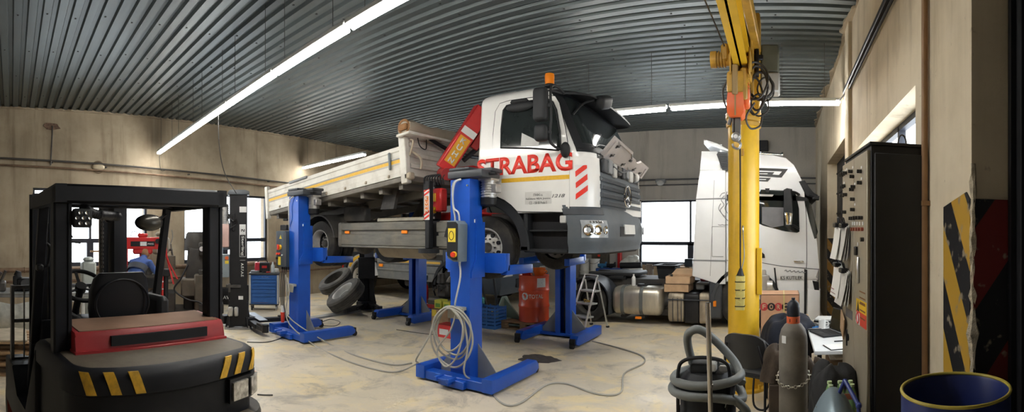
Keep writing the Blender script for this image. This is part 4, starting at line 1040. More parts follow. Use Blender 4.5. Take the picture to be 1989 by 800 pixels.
q.build('rear_mudguard', DGREY, trac, True, sharp=50)
# chassis, tanks
q = MB()
for y in (10.05, 10.95): q.bx(rxw-.9,.5,y-.05,y+.05,.56,.82)
for x in (rxw-.6,rxw+.7,-2.2,-1.4,-.3): q.bx(x-.06,x+.06,10.05,10.95,.58,.8)
q.cyl((rxw,9.4,.42),(rxw,11.6,.42),.1); q.ball((rxw,10.5,.42),.22); q.cyl((fxw,9.4,.48),(fxw,11.6,.48),.07); q.bx(-1.0,.5,10.1,10.9,.45,1.0,.1); q.bx(rxw+.7,-.9,9.5,11.5,.18,.30)
q.bx(rxw+.62,-1.35,10.0,11.0,.82,.85); q.bx(-1.62,-1.0,9.35,11.6,.82,.86)
q.build('chassis', CHASS, trac, True)
q = MB(); a, b = T(1150,0,10.2)[0], T(1240,0,10.2)[0]
q.prism([(-.62,-.3),(-.3,-.48),(.5,-.48),(.58,-.3),(.58,.3),(.5,.48),(-.3,.48),(-.62,.3),(-.2,.06),(-.2,-.06)], ((a+b)/2,10.5,.90), (1,0,0), (0,1,0), (0,0,.07), bevel=.015); q.bx((a+b)/2-.3,(a+b)/2+.3,10.05,10.95,.80,.91,.02); q.bx((a+b)/2+.0,(a+b)/2+.3,9.9,9.98,.88,.91); q.build('fifth_wheel', mat('greasy plate', (.025,.025,.026), .6, .1, var=.3), trac, True)
TANK = mat('brushed aluminium tank', (.60,.56,.47), .38, .75, var=.12, scale=3, stretch=(6,1,1), dirt=(.35,.28,.18), dirt_amt=.35)
def rr_rect(y0, y1, z0, z1, r, n=5):
    P_ = []
    for cx_, cz, a0 in ((y1-r,z1-r,0),(y0+r,z1-r,90),(y0+r,z0+r,180),(y1-r,z0+r,270)):
        for k in range(n+1): a = R(a0+90*k/n); P_.append((cx_+r*math.cos(a), cz+r*math.sin(a)))
    return P_
def tank(px0, px1, pz1, pz0, name, m, r=.14, endr=.05):
    x0, x1 = T(px0,0,TY+.05)[0], T(px1,0,TY+.05)[0]; z1, z0 = T(0,pz1,TY+.1)[1], T(0,pz0,TY+.1)[1]
    x0, x1 = at_y(px0,0,TY+.05).x, at_y(px1,0,TY+.05).x
    z1 = EYE-(pz1-Y0P)/FPX*9.75; z0 = EYE-(pz0-Y0P)/FPX*9.75
    q = MB(); q.loft([[V((x, y, z)) for y, z in rr_rect(TY+.05+d, TY+.70-d, z0+d, z1-d, r-d*.5)] for x, d in ((x0,endr),(x0+endr*.4,endr*.3),(x0+endr,0),(x1-endr,0),(x1-endr*.4,endr*.3),(x1,endr))])
    return q.build(name, m, trac, True, sharp=50), x0, x1, z0, z1
tk, x0, x1, z0, z1 = tank(1187, 1284, 558, 613, 'fuel_tank', TANK, .17, .09)
for u in (.22, .60):
    q = MB(); x = x0+(x1-x0)*u; q.loft([[V((xx, y, z)) for y, z in rr_rect(TY+.04, TY+.71, z0-.01, z1+.01, .175)] for xx in (x-.035, x+.035)]); q.build('strap', mat('grey strap', (.12,.13,.125), .5, var=.1), tk, True)
    q = MB(); q.bx(x-.06,x+.05,TY+.15,TY+.6,z0-.06,z0-.005,.01); q.build('tank_bracket', CHASS, tk, True)
q = MB(); q.bx(T(1233,0)[0],T(1245,0)[0],TY+.02,TY+.06,z0-.055,z0-.005,.006); q.build('marker_lamp', ORANGE, trac, True)
q = MB(); q.lathe([(.0,.04),(.07,.04),(.08,.02),(.08,-.01)], (x0+.53*(x1-x0),TY+.33,z1+.01), (0,0,1), 20); q.tube([(x0+.6*(x1-x0),TY+.3,z1+.01),(x0+.7*(x1-x0),TY+.4,z1+.05),(x0+.9*(x1-x0),TY+.55,z1+.02)], .02); q.build('filler_cap', BLACK, tk, True)
tk2, x0b, x1b, z0b, z1b = tank(1297, 1328, 566, 622, 'battery_box', mat('weathered tank', (.42,.36,.27), .5, .5, var=.25, scale=3, stretch=(8,1,1), dirt=(.2,.15,.1), dirt_amt=.5), .10, .03)
tk3, x0c, x1c, _, _ = tank(1329, 1357, 567, 624, 'exhaust_box', BLACK, .08, .02); tk4, _, x1d, _, _ = tank(1358, 1378, 566, 624, 'small_tank', mat('weathered tank', (.4,.35,.26)), .08, .02)
q = MB()
for x in (x0b+.1, x0b+.2, x0b+.27): q.bx(x-.006,x+.006,TY+.035,TY+.06,z0b+.02,z1b-.1)
q.bx(x0b,x1d,TY+.03,TY+.06,z1b-.14,z1b-.12); q.build('box_ribs', DGREY, tk2, True)
q = MB()
for k in range(4): q.torus((x0c+.06+.05*k,TY+.37,(z0b+z1b)/2), (1,0,0), .27, .012, 24, 6)
q.build('pressure_hoses', DSTEEL, tk3, True)
q = MB(); q.cyl((x1d-.02,TY+.2,z1b-.1),(x1d+.12,TY+.2,z1b-.1),.05); q.tube([(x1d,TY+.3,z1b-.05),(x1d+.15,TY+.25,z1b-.2),(x1d+.1,TY+.2,z0b+.2)], .03); q.build('pipe_fitting', DSTEEL, trac, True)
q = MB(); q.bx(T(1385,0)[0],T(1391,0)[0],TY-.0,TY+.03,.42,.53,.006); q.build('marker_lamp', ORANGE, trac, True)
q = MB(); q.bx(x1+.03,x0b-.02,TY+.5,TY+.6,.5,.98); q.tube([(x1+.05,TY+.3,.3),(x1+.12,TY+.25,.36),(x0b-.03,TY+.35,.34)], .035); q.build('tank_support', CHASS, trac, True)
q = MB(); p = Tp(1478,555,TY-.05); q.bx(p.x-.1,p.x+.1,TY-.02,TY+.25,p.z-.28,p.z+.3,.02); q.cyl(p+V((.12,-.03,.0)),p+V((.22,-.03,0)),.10,seg=18); q.bx(p.x-.06,p.x+.16,TY-.06,TY,p.z-.15,p.z+.2,.015); q.build('silencer_box', ALU, trac, True)
# things lying on the tractor chassis
q = MB(); p = at_y(1224,540,9.6); zt = z1+.012; q.lathe([(.0,zt),(.04,zt),(.042,zt+.005),(.042,zt+.15),(.03,zt+.185),(.018,zt+.195),(.018,zt+.235),(0,zt+.237)], (x0+.40*(x1-x0),TY+.25,0), seg=16); one(q, 'spray_bottle', mat('white plastic', (.75,.75,.73), .4, var=.04), 'white plastic bottle standing on the silver fuel tank of the tractor', 'bottle')
def open_carton(x0, x1, y0, y1, z0, z1, name, label, m=CARD, flap=True, group=None):
    t = thing(name, label, 'cardboard box', ((x0+x1)/2,(y0+y1)/2,z0), 0, group)
    q = MB(); w_ = .008
    q.bx(x0,x1,y0,y0+w_,z0,z1); q.bx(x0,x1,y1-w_,y1,z0,z1); q.bx(x0,x0+w_,y0,y1,z0,z1); q.bx(x1-w_,x1,y0,y1,z0,z1); q.bx(x0,x1,y0,y1,z0,z0+w_)
    if not flap: q.bx(x0,x1,y0,y1,z1-w_,z1)
    q.build('box_body', m, t, True, flat=True)
    if flap:
        q = MB(); q.prism([(0,0),(x1-x0,0),(x1-x0-.06,.14),(.1,.14)], (x0,y1-.004,z1), (1,0,0), V((0,.5,.85)).normalized(), (0,.004,0)); q.build('flap', m, t, True, flat=True)
        q = MB(); q.prism([(0,0),(y1-y0,0),(y1-y0,.12),(.02,.12)], (x1-.004,y0,z1), (0,1,0), V((.8,0,.55)).normalized(), (.004,0,0)); q.build('flap', m, t, True, flat=True)
    return t
cx0 = at_y(1302,0,9.62).x; cx1 = at_y(1350,0,9.62).x; zt = z1b+.012
open_carton(cx0-.06,cx1-.08,9.34,9.88,zt,zt+.15,'carton','lower flat brown carton of two stacked on the tractor chassis tanks',CARD,False)
open_carton(cx0-.04,cx1-.05,9.36,9.9,zt+.151,zt+.30,'carton','upper open brown carton with raised flaps, on the tractor chassis tanks',mat('pale cardboard',(.55,.37,.22),.8))
q = MB(); rg = []
for s_, z in ((.0,.0),(.0,.0),(.03,.23),(.07,.25),(.07,.262),(.0,.262)):
    pass
bx0, bx1 = at_y(1283,0,10.4).x, at_y(1313,0,10.4).x
def tub(x0,x1,y0,y1,z0,z1,flare,lip):
    q = MB(); o = [(x0,y0),(x1,y0),(x1,y1),(x0,y1)]
    def rng_(e,z): return [V((x+(-e if x==x0 else e), y+(-e if y==y0 else e), z)) for x,y in o]
    q.loft([rng_(0,z0),rng_(flare,z1-.02),rng_(flare+lip,z1-.02),rng_(flare+lip,z1),rng_(flare-.02,z1),rng_(-.02,z0+.015)]); return q
one(tub(bx0,bx1,10.2,10.7,.853,1.14,.03,.06), 'plastic_tub', BLK2, 'black plastic tub on the tractor frame in front of wooden pallets', 'tub', flat=True)
q = MB(); p = at_y(1369,545,9.7)
for k in range(8): q.tube([p+V((.05*math.cos(k*2.1)*1.3,.06*math.sin(k*1.7),-.03+.01*k)), p+V((.09*math.cos(k*2.1+1),.05,.0+.012*k)), p+V((.06*math.cos(k*2.1+2.2),-.04,.03))], .016, 6)
q.bx(p.x-.15,p.x+.02,9.5,9.9,p.z-.16,p.z-.05,.02,m=MGREY)
one(q, 'red_strap_coil', mat('dark red webbing', (.35,.03,.04), .7), 'bundle of dark red straps beside the cartons under the tractor cab rear', 'straps')

# ---- dark grey lorry standing behind the lifts
lor = thing('lorry', 'dark grey lorry parked behind the lifts, only its lower side and bumper visible', 'truck', (-9.0, 10.8, 0))
LY, LYF, LX1 = 9.6, 12.0, -6.2
GREYL = mat('dark grey lorry paint', (.06,.072,.088), .35, var=.08, coat=.3)
q = MB(); q.prism([(LX1-1.75,.95),(LX1-1.75,2.6),(LX1-1.6,2.75),(LX1-.5,2.72),(LX1-.05,1.75),(LX1,1.5),(LX1,.95)], (0,LY,0), (1,0,0), (0,0,1), (0,LYF-LY,0), bevel=.06)
q.build('cab', GREYL, lor, True)
q = MB(); q.prism([(LX1-.75,.38),(LX1-.75,1.0),(LX1+.04,1.05),(LX1+.06,.6),(LX1,.36)], (0,LY-.01,0), (1,0,0), (0,0,1), (0,LYF-LY+.02,0), bevel=.06); bm_ = q.build('bumper', GREYL, lor, True)
q = MB(); q.bx(LX1+.03,LX1+.07,LY+.06,LY+.5,.78,.95,.02); q.bx(LX1+.03,LX1+.07,LYF-.5,LYF-.06,.78,.95,.02); q.bx(LX1-.4,LX1-.02,LY-.025,LY,.78,.95,.012); q.build('headlamp', ALU, bm_, True)
q = MB(); q.bx(LX1+.04,LX1+.075,LY+.65,LYF-.65,.5,.72,.01); q.build('lower_grille', BLACK, bm_, True)
q = MB(); q.bx(LX1+.06,LX1+.08,LY+.95,LY+1.47,.86,.97); q.build('number_plate', LABEL_W, bm_, True)
q = MB(); q.bx(LX1-.02,LX1+.02,LY+.3,LYF-.3,1.15,1.5,.01); 
for k in range(3): q.bx(LX1+.02,LX1+.03,LY+.3,LYF-.3,1.2+k*.1,1.24+k*.1)
q.build('grille', BLACK, lor, True)
q = MB(); q.prism([(LX1-.42,1.85),(LX1-.62,2.6),(LX1-1.3,2.62),(LX1-1.3,1.85)], (0,LY-.01,0), (1,0,0), (0,0,1), (0,.02,0)); q.prism([(LX1-.08,1.85),(LX1-.44,2.6),(LX1-.42,2.62),(LX1-.05,1.85)], (0,LY+.1,0), (1,0,0), (0,0,1), (0,LYF-LY-.2,0)); q.build('cab_window', GLASSD, lor, True)
fxl = LX1-1.35
q = MB(); rg = []
for k in range(17):
    a = R(180-180*k/16); rg.append([V((fxl+r*math.cos(a), y, .5+r*math.sin(a))) for r, y in ((.60,LY-.02),(.68,LY-.02),(.70,LY+.02),(.68,LY+.4),(.60,LY+.4))])
q.loft(rg); q.build('wheel_arch', BLK2, lor, True)
for xx in (fxl, -11.2):
    wheel(lor, (xx, LY+.05, .5), -1, .5, .28, .06, RIMW); wheel(lor, (xx, LYF-.05, .5), 1, .5, .28, .06, RIMW)
q = MB()
for y in (10.35, 11.25): q.bx(-12.0,LX1-.3,y-.05,y+.05,.75,.98)
q.cyl((fxl,9.8,.5),(fxl,11.8,.5),.08); q.cyl((-11.2,9.8,.5),(-11.2,11.8,.5),.1); q.bx(-12.1,-8.0,9.62,11.98,1.02,1.14,.01); q.bx(-9.6,-8.6,9.9,11.5,.35,.7,.05)
q.build('chassis', CHASS, lor, True)
sx0, sx1 = at_y(732,0,LY).x, at_y(858,0,LY).x
q = MB(); q.bx(sx0,sx1,LY,LY+.04,.98,1.13,.012); q.bx(sx0,sx1,LY+.015,LY+.05,.55,.98,.012); q.bx(sx0,sx1,LY-.005,LY+.03,.78,.84,.01)
sgd = q.build('side_skirt', mat('grey skirt', (.15,.155,.15), .5, .2, var=.12, dirt=(.22,.2,.16), dirt_amt=.5), lor, True)
q = MB(); q.bx(at_y(748,0,LY).x,sx1-.05,LY-.006,LY,1.03,1.09); q.build('reflective_stripe', REFL, sgd, True)
p = at_y(740,540,LY); q = MB(); q.bx(p.x-.08,p.x+.08,LY-.012,LY+.015,.88,.96,.006); q.build('marker_lamp', ORANGE, sgd, True)
q = MB(); p = at_y(756,520,9.9); q.bx(p.x-.3,p.x+.3,9.75,10.2,1.14,1.34,.03); q.build('tool_box', mat('grey tool chest', (.38,.40,.42), .5), lor, True)
q = MB(); p = at_y(800,528,9.9); q.bx(p.x-.5,p.x+.6,9.7,10.3,1.14,1.24,.05); q.build('beige_cover', mat('beige cover', (.6,.5,.4), .7), lor, True)
q = MB(); p = at_y(693,540,LY); rg = []
for k in range(15):
    a = R(175-165*k/14); rg.append([V((p.x+.25+r*math.cos(a), y, .5+r*math.sin(a))) for r, y in ((.55,LY-.02),(.72,LY-.02),(.72,LY+.5),(.55,LY+.5))])
q.loft(rg); mg = q.build('rear_mudguard', mat('silver mudguard', (.5,.5,.5), .4, .3), lor, True)
q = MB(); rg = []
for k in range(6):
    a = R(150-55*k/5); rg.append([V((p.x+.25+r*math.cos(a), y, .5+r*math.sin(a))) for r, y in ((.60,LY-.03),(.68,LY-.03),(.68,LY-.02),(.60,LY-.02))])
q.loft(rg); q.build('reflective_stripe', REFL, mg, True)
q = MB()
for a_, b_ in ((664,500),(673,500)):
    p = at_y(a_,b_,LY); q.prism([(0,.5),(.12,.5),(.16,1.25),(.05,1.25)], (p.x,LY+.05,0), (1,0,0), (0,0,1), (0,.5,0), bevel=.02)
q.build('mud_flap', DGREY, lor, True)
p = at_y(658,531,LY); q = MB(); q.bx(-12.12,-12.05,LY+.1,LY+.35,.72,.95,.02); q.build('tail_lamp', mat('red lens', (.5,.02,.02), .25), lor, True)
q = MB(); q.bx(-12.15,-12.0,LY+.05,LYF-.05,.48,.6,.02); q.build('underrun_bar', BLACK, lor, True)
# ---- forklift in the near left corner; local +Y is forwards
fk = thing('forklift', 'dark forklift seen from behind with red bonnet and yellow stripes on its counterweight', 'forklift', (-2.62, .85, 0), R(99.8))
NAVY = mat('dark navy paint', (.008,.009,.013), .55, var=.25, dirt=(.022,.02,.018), dirt_amt=.3, spec=.3)
DUSTY = mat('dusty black paint', (.15,.125,.09), .7, var=.3, scale=3, dirt=(.03,.026,.022), dirt_amt=.7)
REDD = mat('bonnet red', (.36,.018,.022), .45, var=.2, dirt=(.16,.05,.04), dirt_amt=.4)
def outline(e, y1=.75):
    P_ = [(-.58+e,y1),(-.58+e,.14)]
    for k in range(1,6): a = R(180+72*k/6); P_.append((-.36+(.22-e)*math.cos(a), .12+(.22-e)*math.sin(a)))
    for k in range(0,9): x = -.30+.62*k/8; P_.append((x, -.12+e-.03*math.sin(PI*k/8)))
    for k in range(1,6): a = R(288+72*k/6); P_.append((.44+(.24-e)*math.cos(a), .14+(.24-e)*math.sin(a)))
    P_ += [(.68-e,.16),(.68-e,y1)]
    return P_
q = MB(); q.loft([[V((x,y,z)) for x,y in outline(e)] for e, z in ((.06,.28),(.0,.36),(.0,.62),(.03,.64),(.03,.95),(.0,.97),(.0,1.04),(.012,1.075),(.04,1.095),(.08,1.10))])
cw = q.build('counterweight', NAVY, fk, sharp=50)
q = MB(); q.loft([[V((x,y,z)) for x,y in outline(e,.74)] for e, z in ((.055,1.094),(.085,1.104))]); q.build('dusty_top', DUSTY, cw)
def rim_pt(t, z, off):
    # point on the outer rim, t measured in metres from the middle of the rear face
    P_ = [V((x,y,0)) for x,y in outline(-off)]; mid = min(range(len(P_)), key=lambda i: abs(P_[i].x-.01)); s = 0; i = mid; st = 1 if t > 0 else -1
    while 0 <= i+st < len(P_):
        L = (P_[i+st]-P_[i]).length
        if s+L >= abs(t): p = P_[i].lerp(P_[i+st], (abs(t)-s)/L); return V((p.x,p.y,z))
        s += L; i += st
    return V((P_[i].x,P_[i].y,z))
for t0, sl in ((-.53,.04),(-.40,.04),(-.27,.04),(.30,-.05),(.42,-.05),(.55,-.05)):
    q = MB(); f = lambda u, v, o: rim_pt(t0+.055*u-(sl*(v-.5)), .975+.115*v, o-.03*max(0, v-.75))
    q.slab(lambda u, v: f(u, v, .006), lambda u, v: f(u, v, -.004), 3, 5); q.build('warning_stripe', mat('chipped yellow paint', (.70,.40,.03), .6, var=.2, scale=30, dirt=(.2,.13,.04), dirt_amt=.5, dirt_scale=12), cw)
q = MB(); f = lambda u, v, o: rim_pt(.36+.36*u, .81+.14*v, o)
q.slab(lambda u, v: f(u,v,.004), lambda u, v: f(u,v,-.05), 8, 1); lc = q.build('lamp_panel', BLACK, cw)
for t0, m_ in ((.38,ALU),(.54,ALU)):
    q = MB(); f2 = lambda u, v, o: rim_pt(t0+.13*u, .825+.105*v, o); q.slab(lambda u, v: f2(u,v,.02), lambda u, v: f2(u,v,.0), 3, 2); q.build('rear_lamp', mat('clear lamp glass', (.5,.48,.44), .15, .4, var=.5, scale=30), lc)
q = MB(); f3 = lambda u, v, o: rim_pt(.68+.04*u, .83+.09*v, o); q.slab(lambda u, v: f3(u,v,.018), lambda u, v: f3(u,v,.0), 2, 1); q.build('indicator', ORANGE, lc)
for z, e in ((.62,-.035),(.50,-.055),(.38,-.06)):
    q = MB(); f4 = lambda u, v, o: rim_pt(.34+.62*u, z+.10*v, o)
    q.slab(lambda u, v: f4(u,v,-e+.012*math.sin(PI*v)), lambda u, v: f4(u,v,-.05), 10, 3); q.build('bumper_rib', mat('worn rubber', (.05,.045,.038), .7, var=.3), cw)
q = MB(); f5 = lambda u, v, o: rim_pt(.24+.30*u, .68+.05*v, o); q.slab(lambda u, v: f5(u,v,.09), lambda u, v: f5(u,v,-.02), 4, 1); q.build('step_ledge', DUSTY, cw)
for t0 in (-.50,-.30):
    q = MB(); f6 = lambda u, v, o: rim_pt(t0+.14*u, .72+.11*v, o); q.slab(lambda u, v: f6(u,v,.012), lambda u, v: f6(u,v,-.01), 3, 1); q.build('tail_lamp', mat('dark red lens', (.10,.01,.01), .2) if t0 > -.4 else mat('clear lamp glass', (.5,.48,.44)), cw)
# bonnet
q = MB()
hx0, hx1 = -.44, .59
q.prism([(.262,1.10),(.262,1.115),(.275,1.12),(.28,1.20),(.30,1.225),(.60,1.245),(.60,1.10)], (hx0,0,0), (0,1,0), (0,0,1), (hx1-hx0,0,0), bevel=.008)
q.bx(hx0-.01,hx1+.01,.25,.62,1.10,1.118,.004)
bn = q.build('bonnet', REDD, fk)
q = MB(); q.prism([(.305,1.2265),(.60,1.2465),(.60,1.25),(.305,1.23)], (hx0+.03,0,0), (0,1,0), (0,0,1), (hx1-hx0-.06,0,0)); q.build('dust_film', mat('dusty red brown', (.26,.155,.10), .85, var=.2, scale=3), bn)
q = MB(); q.bx(hx0+.22,hx1-.14,.262,.30,1.135,1.195); q.build('vent_slot', BLACK, bn, flat=True)
# seat, wheel, console
def hull(pts_profile, y0, y1, x, wd, name, m, parent, bevel=.03):
    q = MB(); q.prism(pts_profile, (x-wd/2,0,0), (0,1,0), (0,0,1), (wd,0,0), bevel=bevel); return q.build(name, m, parent)
SEAT = mat('black vinyl', (.007,.008,.011), .5, var=.15, spec=.35)
q = MB(); rg = []
for z, wd, y, dp in ((1.16,.40,.66,.10),(1.30,.44,.64,.11),(1.42,.43,.625,.10),(1.50,.39,.615,.09),(1.54,.32,.61,.06)):
    rg.append([V((wd/2*math.copysign(abs(math.cos(a))**.5, math.cos(a)), y+dp/2+dp/2*math.copysign(abs(math.sin(a))**.7, math.sin(a)), z)) for a in [2*PI*i/24 for i in range(24)]])
q.loft(rg); st = q.build('seat_back', SEAT, fk, sharp=60)
q = MB(); q.tube([V((.19*math.cos(a)*1.02, .615, 1.33+.165*math.sin(a))) for a in [2*PI*i/16 for i in range(16)]], .008, 6, 3, closed=True); q.build('piping', SEAT, st)
q = MB(); q.bx(-.22,.22,.66,1.10,1.08,1.2,.04,seg=2); q.build('seat_cushion', SEAT, fk)
q = MB(); q.bx(.27,.37,.62,.95,1.12,1.36,.03); q.bx(-.36,-.27,.62,.9,1.1,1.26,.03); q.build('arm_console', BLK2, fk)
wc = V((-.10,1.22,1.40)); ax = V((0,-.55,.84)).normalized()
q = MB(); q.torus(wc, ax, .185, .017, 32, 8); x_, y_, _ = frame_of(ax)
for a in (R(90),R(210),R(330)): q.bar(wc-ax*.03, wc+(math.cos(a)*x_+math.sin(a)*y_)*.18, .022,.012)
q.cyl(wc-ax*.05, wc+ax*.0, .045, seg=14); q.cyl(wc-ax*.45, wc-ax*.04, .03, seg=10); kb_ = wc+x_*-.15+y_*.12; q.cyl(kb_, kb_+ax*.06, .02, seg=10)
q.build('steering_wheel', BLACK, fk)
# body sides, floor, wheels
q = MB()
for s in (-1, 1):
    x = -.50 if s < 0 else .55
    q.prism([(.70,.30),(1.05,.28),(1.9,.35),(1.9,.72),(1.55,.72),(1.35,.52),(1.0,.52),(.70,1.05)], (x-.09,0,0), (0,1,0), (0,0,1), (.18,0,0), bevel=.015)
q.bx(-.42,.48,.7,1.4,.48,.56,.01); q.bx(-.42,.48,.66,.72,.5,1.1); q.prism([(1.32,.5),(1.42,.5),(1.36,1.12),(1.20,1.14)], (-.42,0,0), (0,1,0), (0,0,1), (.9,0,0), bevel=.02)
q.build('body_frame', NAVY, fk)
for x, y, r, w_, s in ((-.55,.72,.27,.2,-1),(.60,.72,.27,.2,1),(-.58,1.66,.34,.24,-1),(.64,1.66,.34,.24,1)):
    q = MB(); n_ = V((s,0,0)); q.lathe([(r*.55,0),(r*.8,.006),(r-.02,-.005),(r,-.03),(r,-w_+.03),(r-.02,-w_+.005),(r*.55,-w_)], V((x,y,r)), n_, 30); wl = q.build('wheel', RUBBER, fk)
    q = MB(); q.lathe([(0,-.03),(r*.3,-.03),(r*.5,-.06),(r*.56,.004),(r*.56,-w_*.7)], V((x,y,r)), n_, 24); q.build('hub', mat('rusty red hub', (.2,.03,.02), .6, var=.3), wl)
# overhead guard
q = MB()
gz = 2.01
for x, xb, dx in ((-.49,-.50,0),(.585,.60,0)):
    q.bx(x-.055,x+.055,.37,.46,1.08,gz,.012); q.bx(x+.03,x+.055,.36,.475,1.08,gz-.02,.004)
q.build('rear_post', NAVY, fk)
q = MB(); q.bar((-.455,1.0,gz),(-.45,1.32,.95),.055,.075,.008,up=(1,0,0)); q.bar((-.45,1.32,.95),(-.46,1.42,.5),.055,.075,.008,up=(1,0,0)); q.build('front_post', NAVY, fk)
q = MB(); q.bar((.545,1.0,gz),(.555,1.30,.95),.05,.06,.008,up=(1,0,0)); q.bar((.555,1.30,.95),(.555,1.40,.5),.05,.06,.008,up=(1,0,0)); q.build('front_post', NAVY, fk)
q = MB(); q.bx(-.545,.645,.33,.44,1.985,2.10,.015); q.bx(-.50,.60,.97,1.08,2.0,2.07,.012); q.prism([(.33,1.99),(1.08,1.985),(1.08,2.06),(.33,2.10)], (-.545,0,0), (0,1,0), (0,0,1), (.07,0,0)); q.prism([(.33,1.99),(1.08,1.985),(1.08,2.06),(.33,2.10)], (.585,0,0), (0,1,0), (0,0,1), (.07,0,0))
for k in range(5): q.bx(-.40+k*.19,-.36+k*.19,.40,1.04,2.05,2.075)
q.build('roof_guard', NAVY, fk)
q = MB(); q.tube([(-.47,1.13,1.56),(-.40,1.12,1.56),(-.385,1.13,1.60) ,(-.385,1.09,1.69),(-.41,1.08,1.73),(-.46,1.08,1.73)], .011, 8); q.bx(-.49,-.44,1.06,1.15,1.53,1.58,.01); q.bx(-.49,-.44,1.06,1.12,1.71,1.76,.01); q.build('grab_handle', BLACK, fk)
# work lamp
q = MB(); q.bx(-.435,-.315,.325,.385,1.84,1.955,.018,seg=2); wl = q.build('work_lamp', BLK2, fk)
q = MB()
for k in range(7):
    a = 2*PI*k/6; r = 0 if k == 6 else .036; c = V((-.375+r*math.cos(a)*1.15,.322,1.897+r*math.sin(a))); q.lathe([(.0,-.002),(.010,.0),(.013,.004)], c, (0,-1,0), 10)
q.build('lamp_cells', CHROME, wl)
q = MB(); rg = []
pts = catmull([(-.32,.5,1.97),(-.2,.62,1.935),(0,.8,1.93),(.12,1.0,1.935),(.17,1.3,1.94)], 14)
q.tube(pts, [.034 if i % 2 else .027 for i in range(len(pts))], 10, 1, smooth=False); q.cyl(pts[-1], pts[-1]+V((.01,.05,0)), .045, seg=12); q.build('ribbed_hose', BLACK, fk)
q = MB(); q.tube([(-.45,.5,1.8),(-.40,.6,1.75),(-.35,.75,1.83),(-.30,.8,1.78)], .006, 5); q.bar((-.44,.5,1.76),(-.32,.56,1.745),.012,.012); q.build('loose_wire', BLACK, fk)
# mirror
q = MB(); q.ball((.36,.95,1.89), .135, 22, sc=(.9,.22,.48)); q.build('mirror_shell', BLK2, fk)
q = MB(); q.ball((.36,.935,1.89), .125, 22, sc=(.9,.2,.46)); q.build('mirror_glass', mat('convex mirror', (.07,.065,.055), .25, .5, var=.2, scale=8), fk)
q = MB(); q.tube([(.42,.97,1.90),(.48,.98,1.93),(.54,1.0,1.96)], .012, 6); q.build('mirror_stem', BLACK, fk)
# mast with load backrest
q = MB()
for s in (-1, 1):
    x = .36*s; q.prism([(-.06,-.08),(.06,-.08),(.06,-.05),(-.02,-.05),(-.02,.05),(.06,.05),(.06,.08),(-.06,.08)] if s > 0 else [(.06,-.08),(-.06,-.08),(-.06,-.05),(.02,-.05),(.02,.05),(-.06,.05),(-.06,.08),(.06,.08)], (x,1.60,.08), (1,0,0), (0,1,0), (0,0,2.06))
    q.bx(.24*s-.03,.24*s+.03,1.58,1.66,.1,2.1,.005)
q.bx(-.4,.4,1.52,1.56,2.06,2.13,.008); q.bx(-.36,.36,1.54,1.58,1.0,1.08,.008); q.bx(-.36,.36,1.54,1.58,.2,.3,.008); q.cyl((-.1,1.62,.2),(-.1,1.62,1.5),.045,seg=14)
ms = q.build('mast', NAVY, fk)
q = MB()
for k in range(34): q.box((.205,1.56,.85+k*.037), (.016,.03,.022), .004)
q.cyl((.205,1.56,.84),(.205,1.56,2.1),.004,seg=5); q.build('lift_chain', DSTEEL, ms)
q = MB()
for z in (.35,.72,1.05,1.34): q.bx(-.55,.55,1.735,1.765,z-.015,z+.015)
for k in range(12): q.cyl((-.55+k*.1,1.75,.35),(-.55+k*.1,1.75,1.35),.008,seg=6)
for x in (-.555,.555): q.bx(x-.014,x+.014,1.72,1.78,.3,1.36)
q.build('load_backrest', mat('worn grey steel', (.16,.16,.16), .45, .5, var=.3), ms)
for s in (-1, 1):
    q = MB(); q.prism([(1.76,.10),(2.75,.06),(2.75,.075),(1.82,.15),(1.82,.7),(1.76,.7)], (s*.28-.06,0,0), (0,1,0), (0,0,1), (.12,0,0)); q.build('fork', DSTEEL, ms)

# ---- pipes and fittings on the left wall
PIPE = mat('rusty pipe', (.17,.105,.065), .7, .2, var=.35, dirt=(.3,.22,.14), dirt_amt=.4)
def wallpt(px, py, off=.08):
    s, t = lw_s(px); p = at_d(px, py, t); return p+V((LWD.y,-LWD.x,0))*off
q = MB(); a, b = wallpt(2,308), wallpt(560,356); d = (b-a)/ (560); q.cyl(a-d*90, b+d*150, .022, seg=10)
for px in (100, 205, 365, 520): p = wallpt(px, 308+ (356-308)*(px-2)/558); q.bar(p, p-V((LWD.y,-LWD.x,0))*.08, .03,.03)
one(q, 'wall_pipe', mat('dark pipe', (.05,.045,.04), .6), 'dark upper pipe running along the left wall above the windows', 'pipe', 'pipes along the left wall')
q = MB(); a, b = wallpt(2,321,.07), wallpt(560,366,.07); d = (b-a)/560; q.cyl(a-d*90, b+d*150, .022, seg=10)
one(q, 'wall_pipe', PIPE, 'rusty lower pipe along the left wall, just under the dark pipe', 'pipe', 'pipes along the left wall')
q = MB(); z = 1.0; a, b = PL(.3,z,-.3), PL(15.8,z,-.3); q.cyl(a, b, .055, seg=14); 
for k in range(7): p = PL(1+2.3*k,z,-.3); q.torus(p, LWD, .058, .012, 16, 6)
one(q, 'heating_pipe', PIPE, 'thick brown heating pipe below the left wall windows', 'pipe', 'pipes along the left wall')
q = MB(); z = .74; a, b = PL(.3,z,-.25), PL(15.8,z,-.25); q.cyl(a, b, .03, seg=12); one(q, 'heating_pipe', PIPE, 'thinner brown heating pipe under the thick one on the left wall', 'pipe', 'pipes along the left wall')
q = MB(); q.bx(-12.6,XR,YB-.09,YB-.05,3.27,3.31); q.bx(-12.6,XR,YB-.06,YB-.03,3.13,3.16); one(q, 'cable_conduit', mat('dark conduit', (.05,.05,.052), .5), 'dark double conduit running along the back wall above the window', 'conduit')
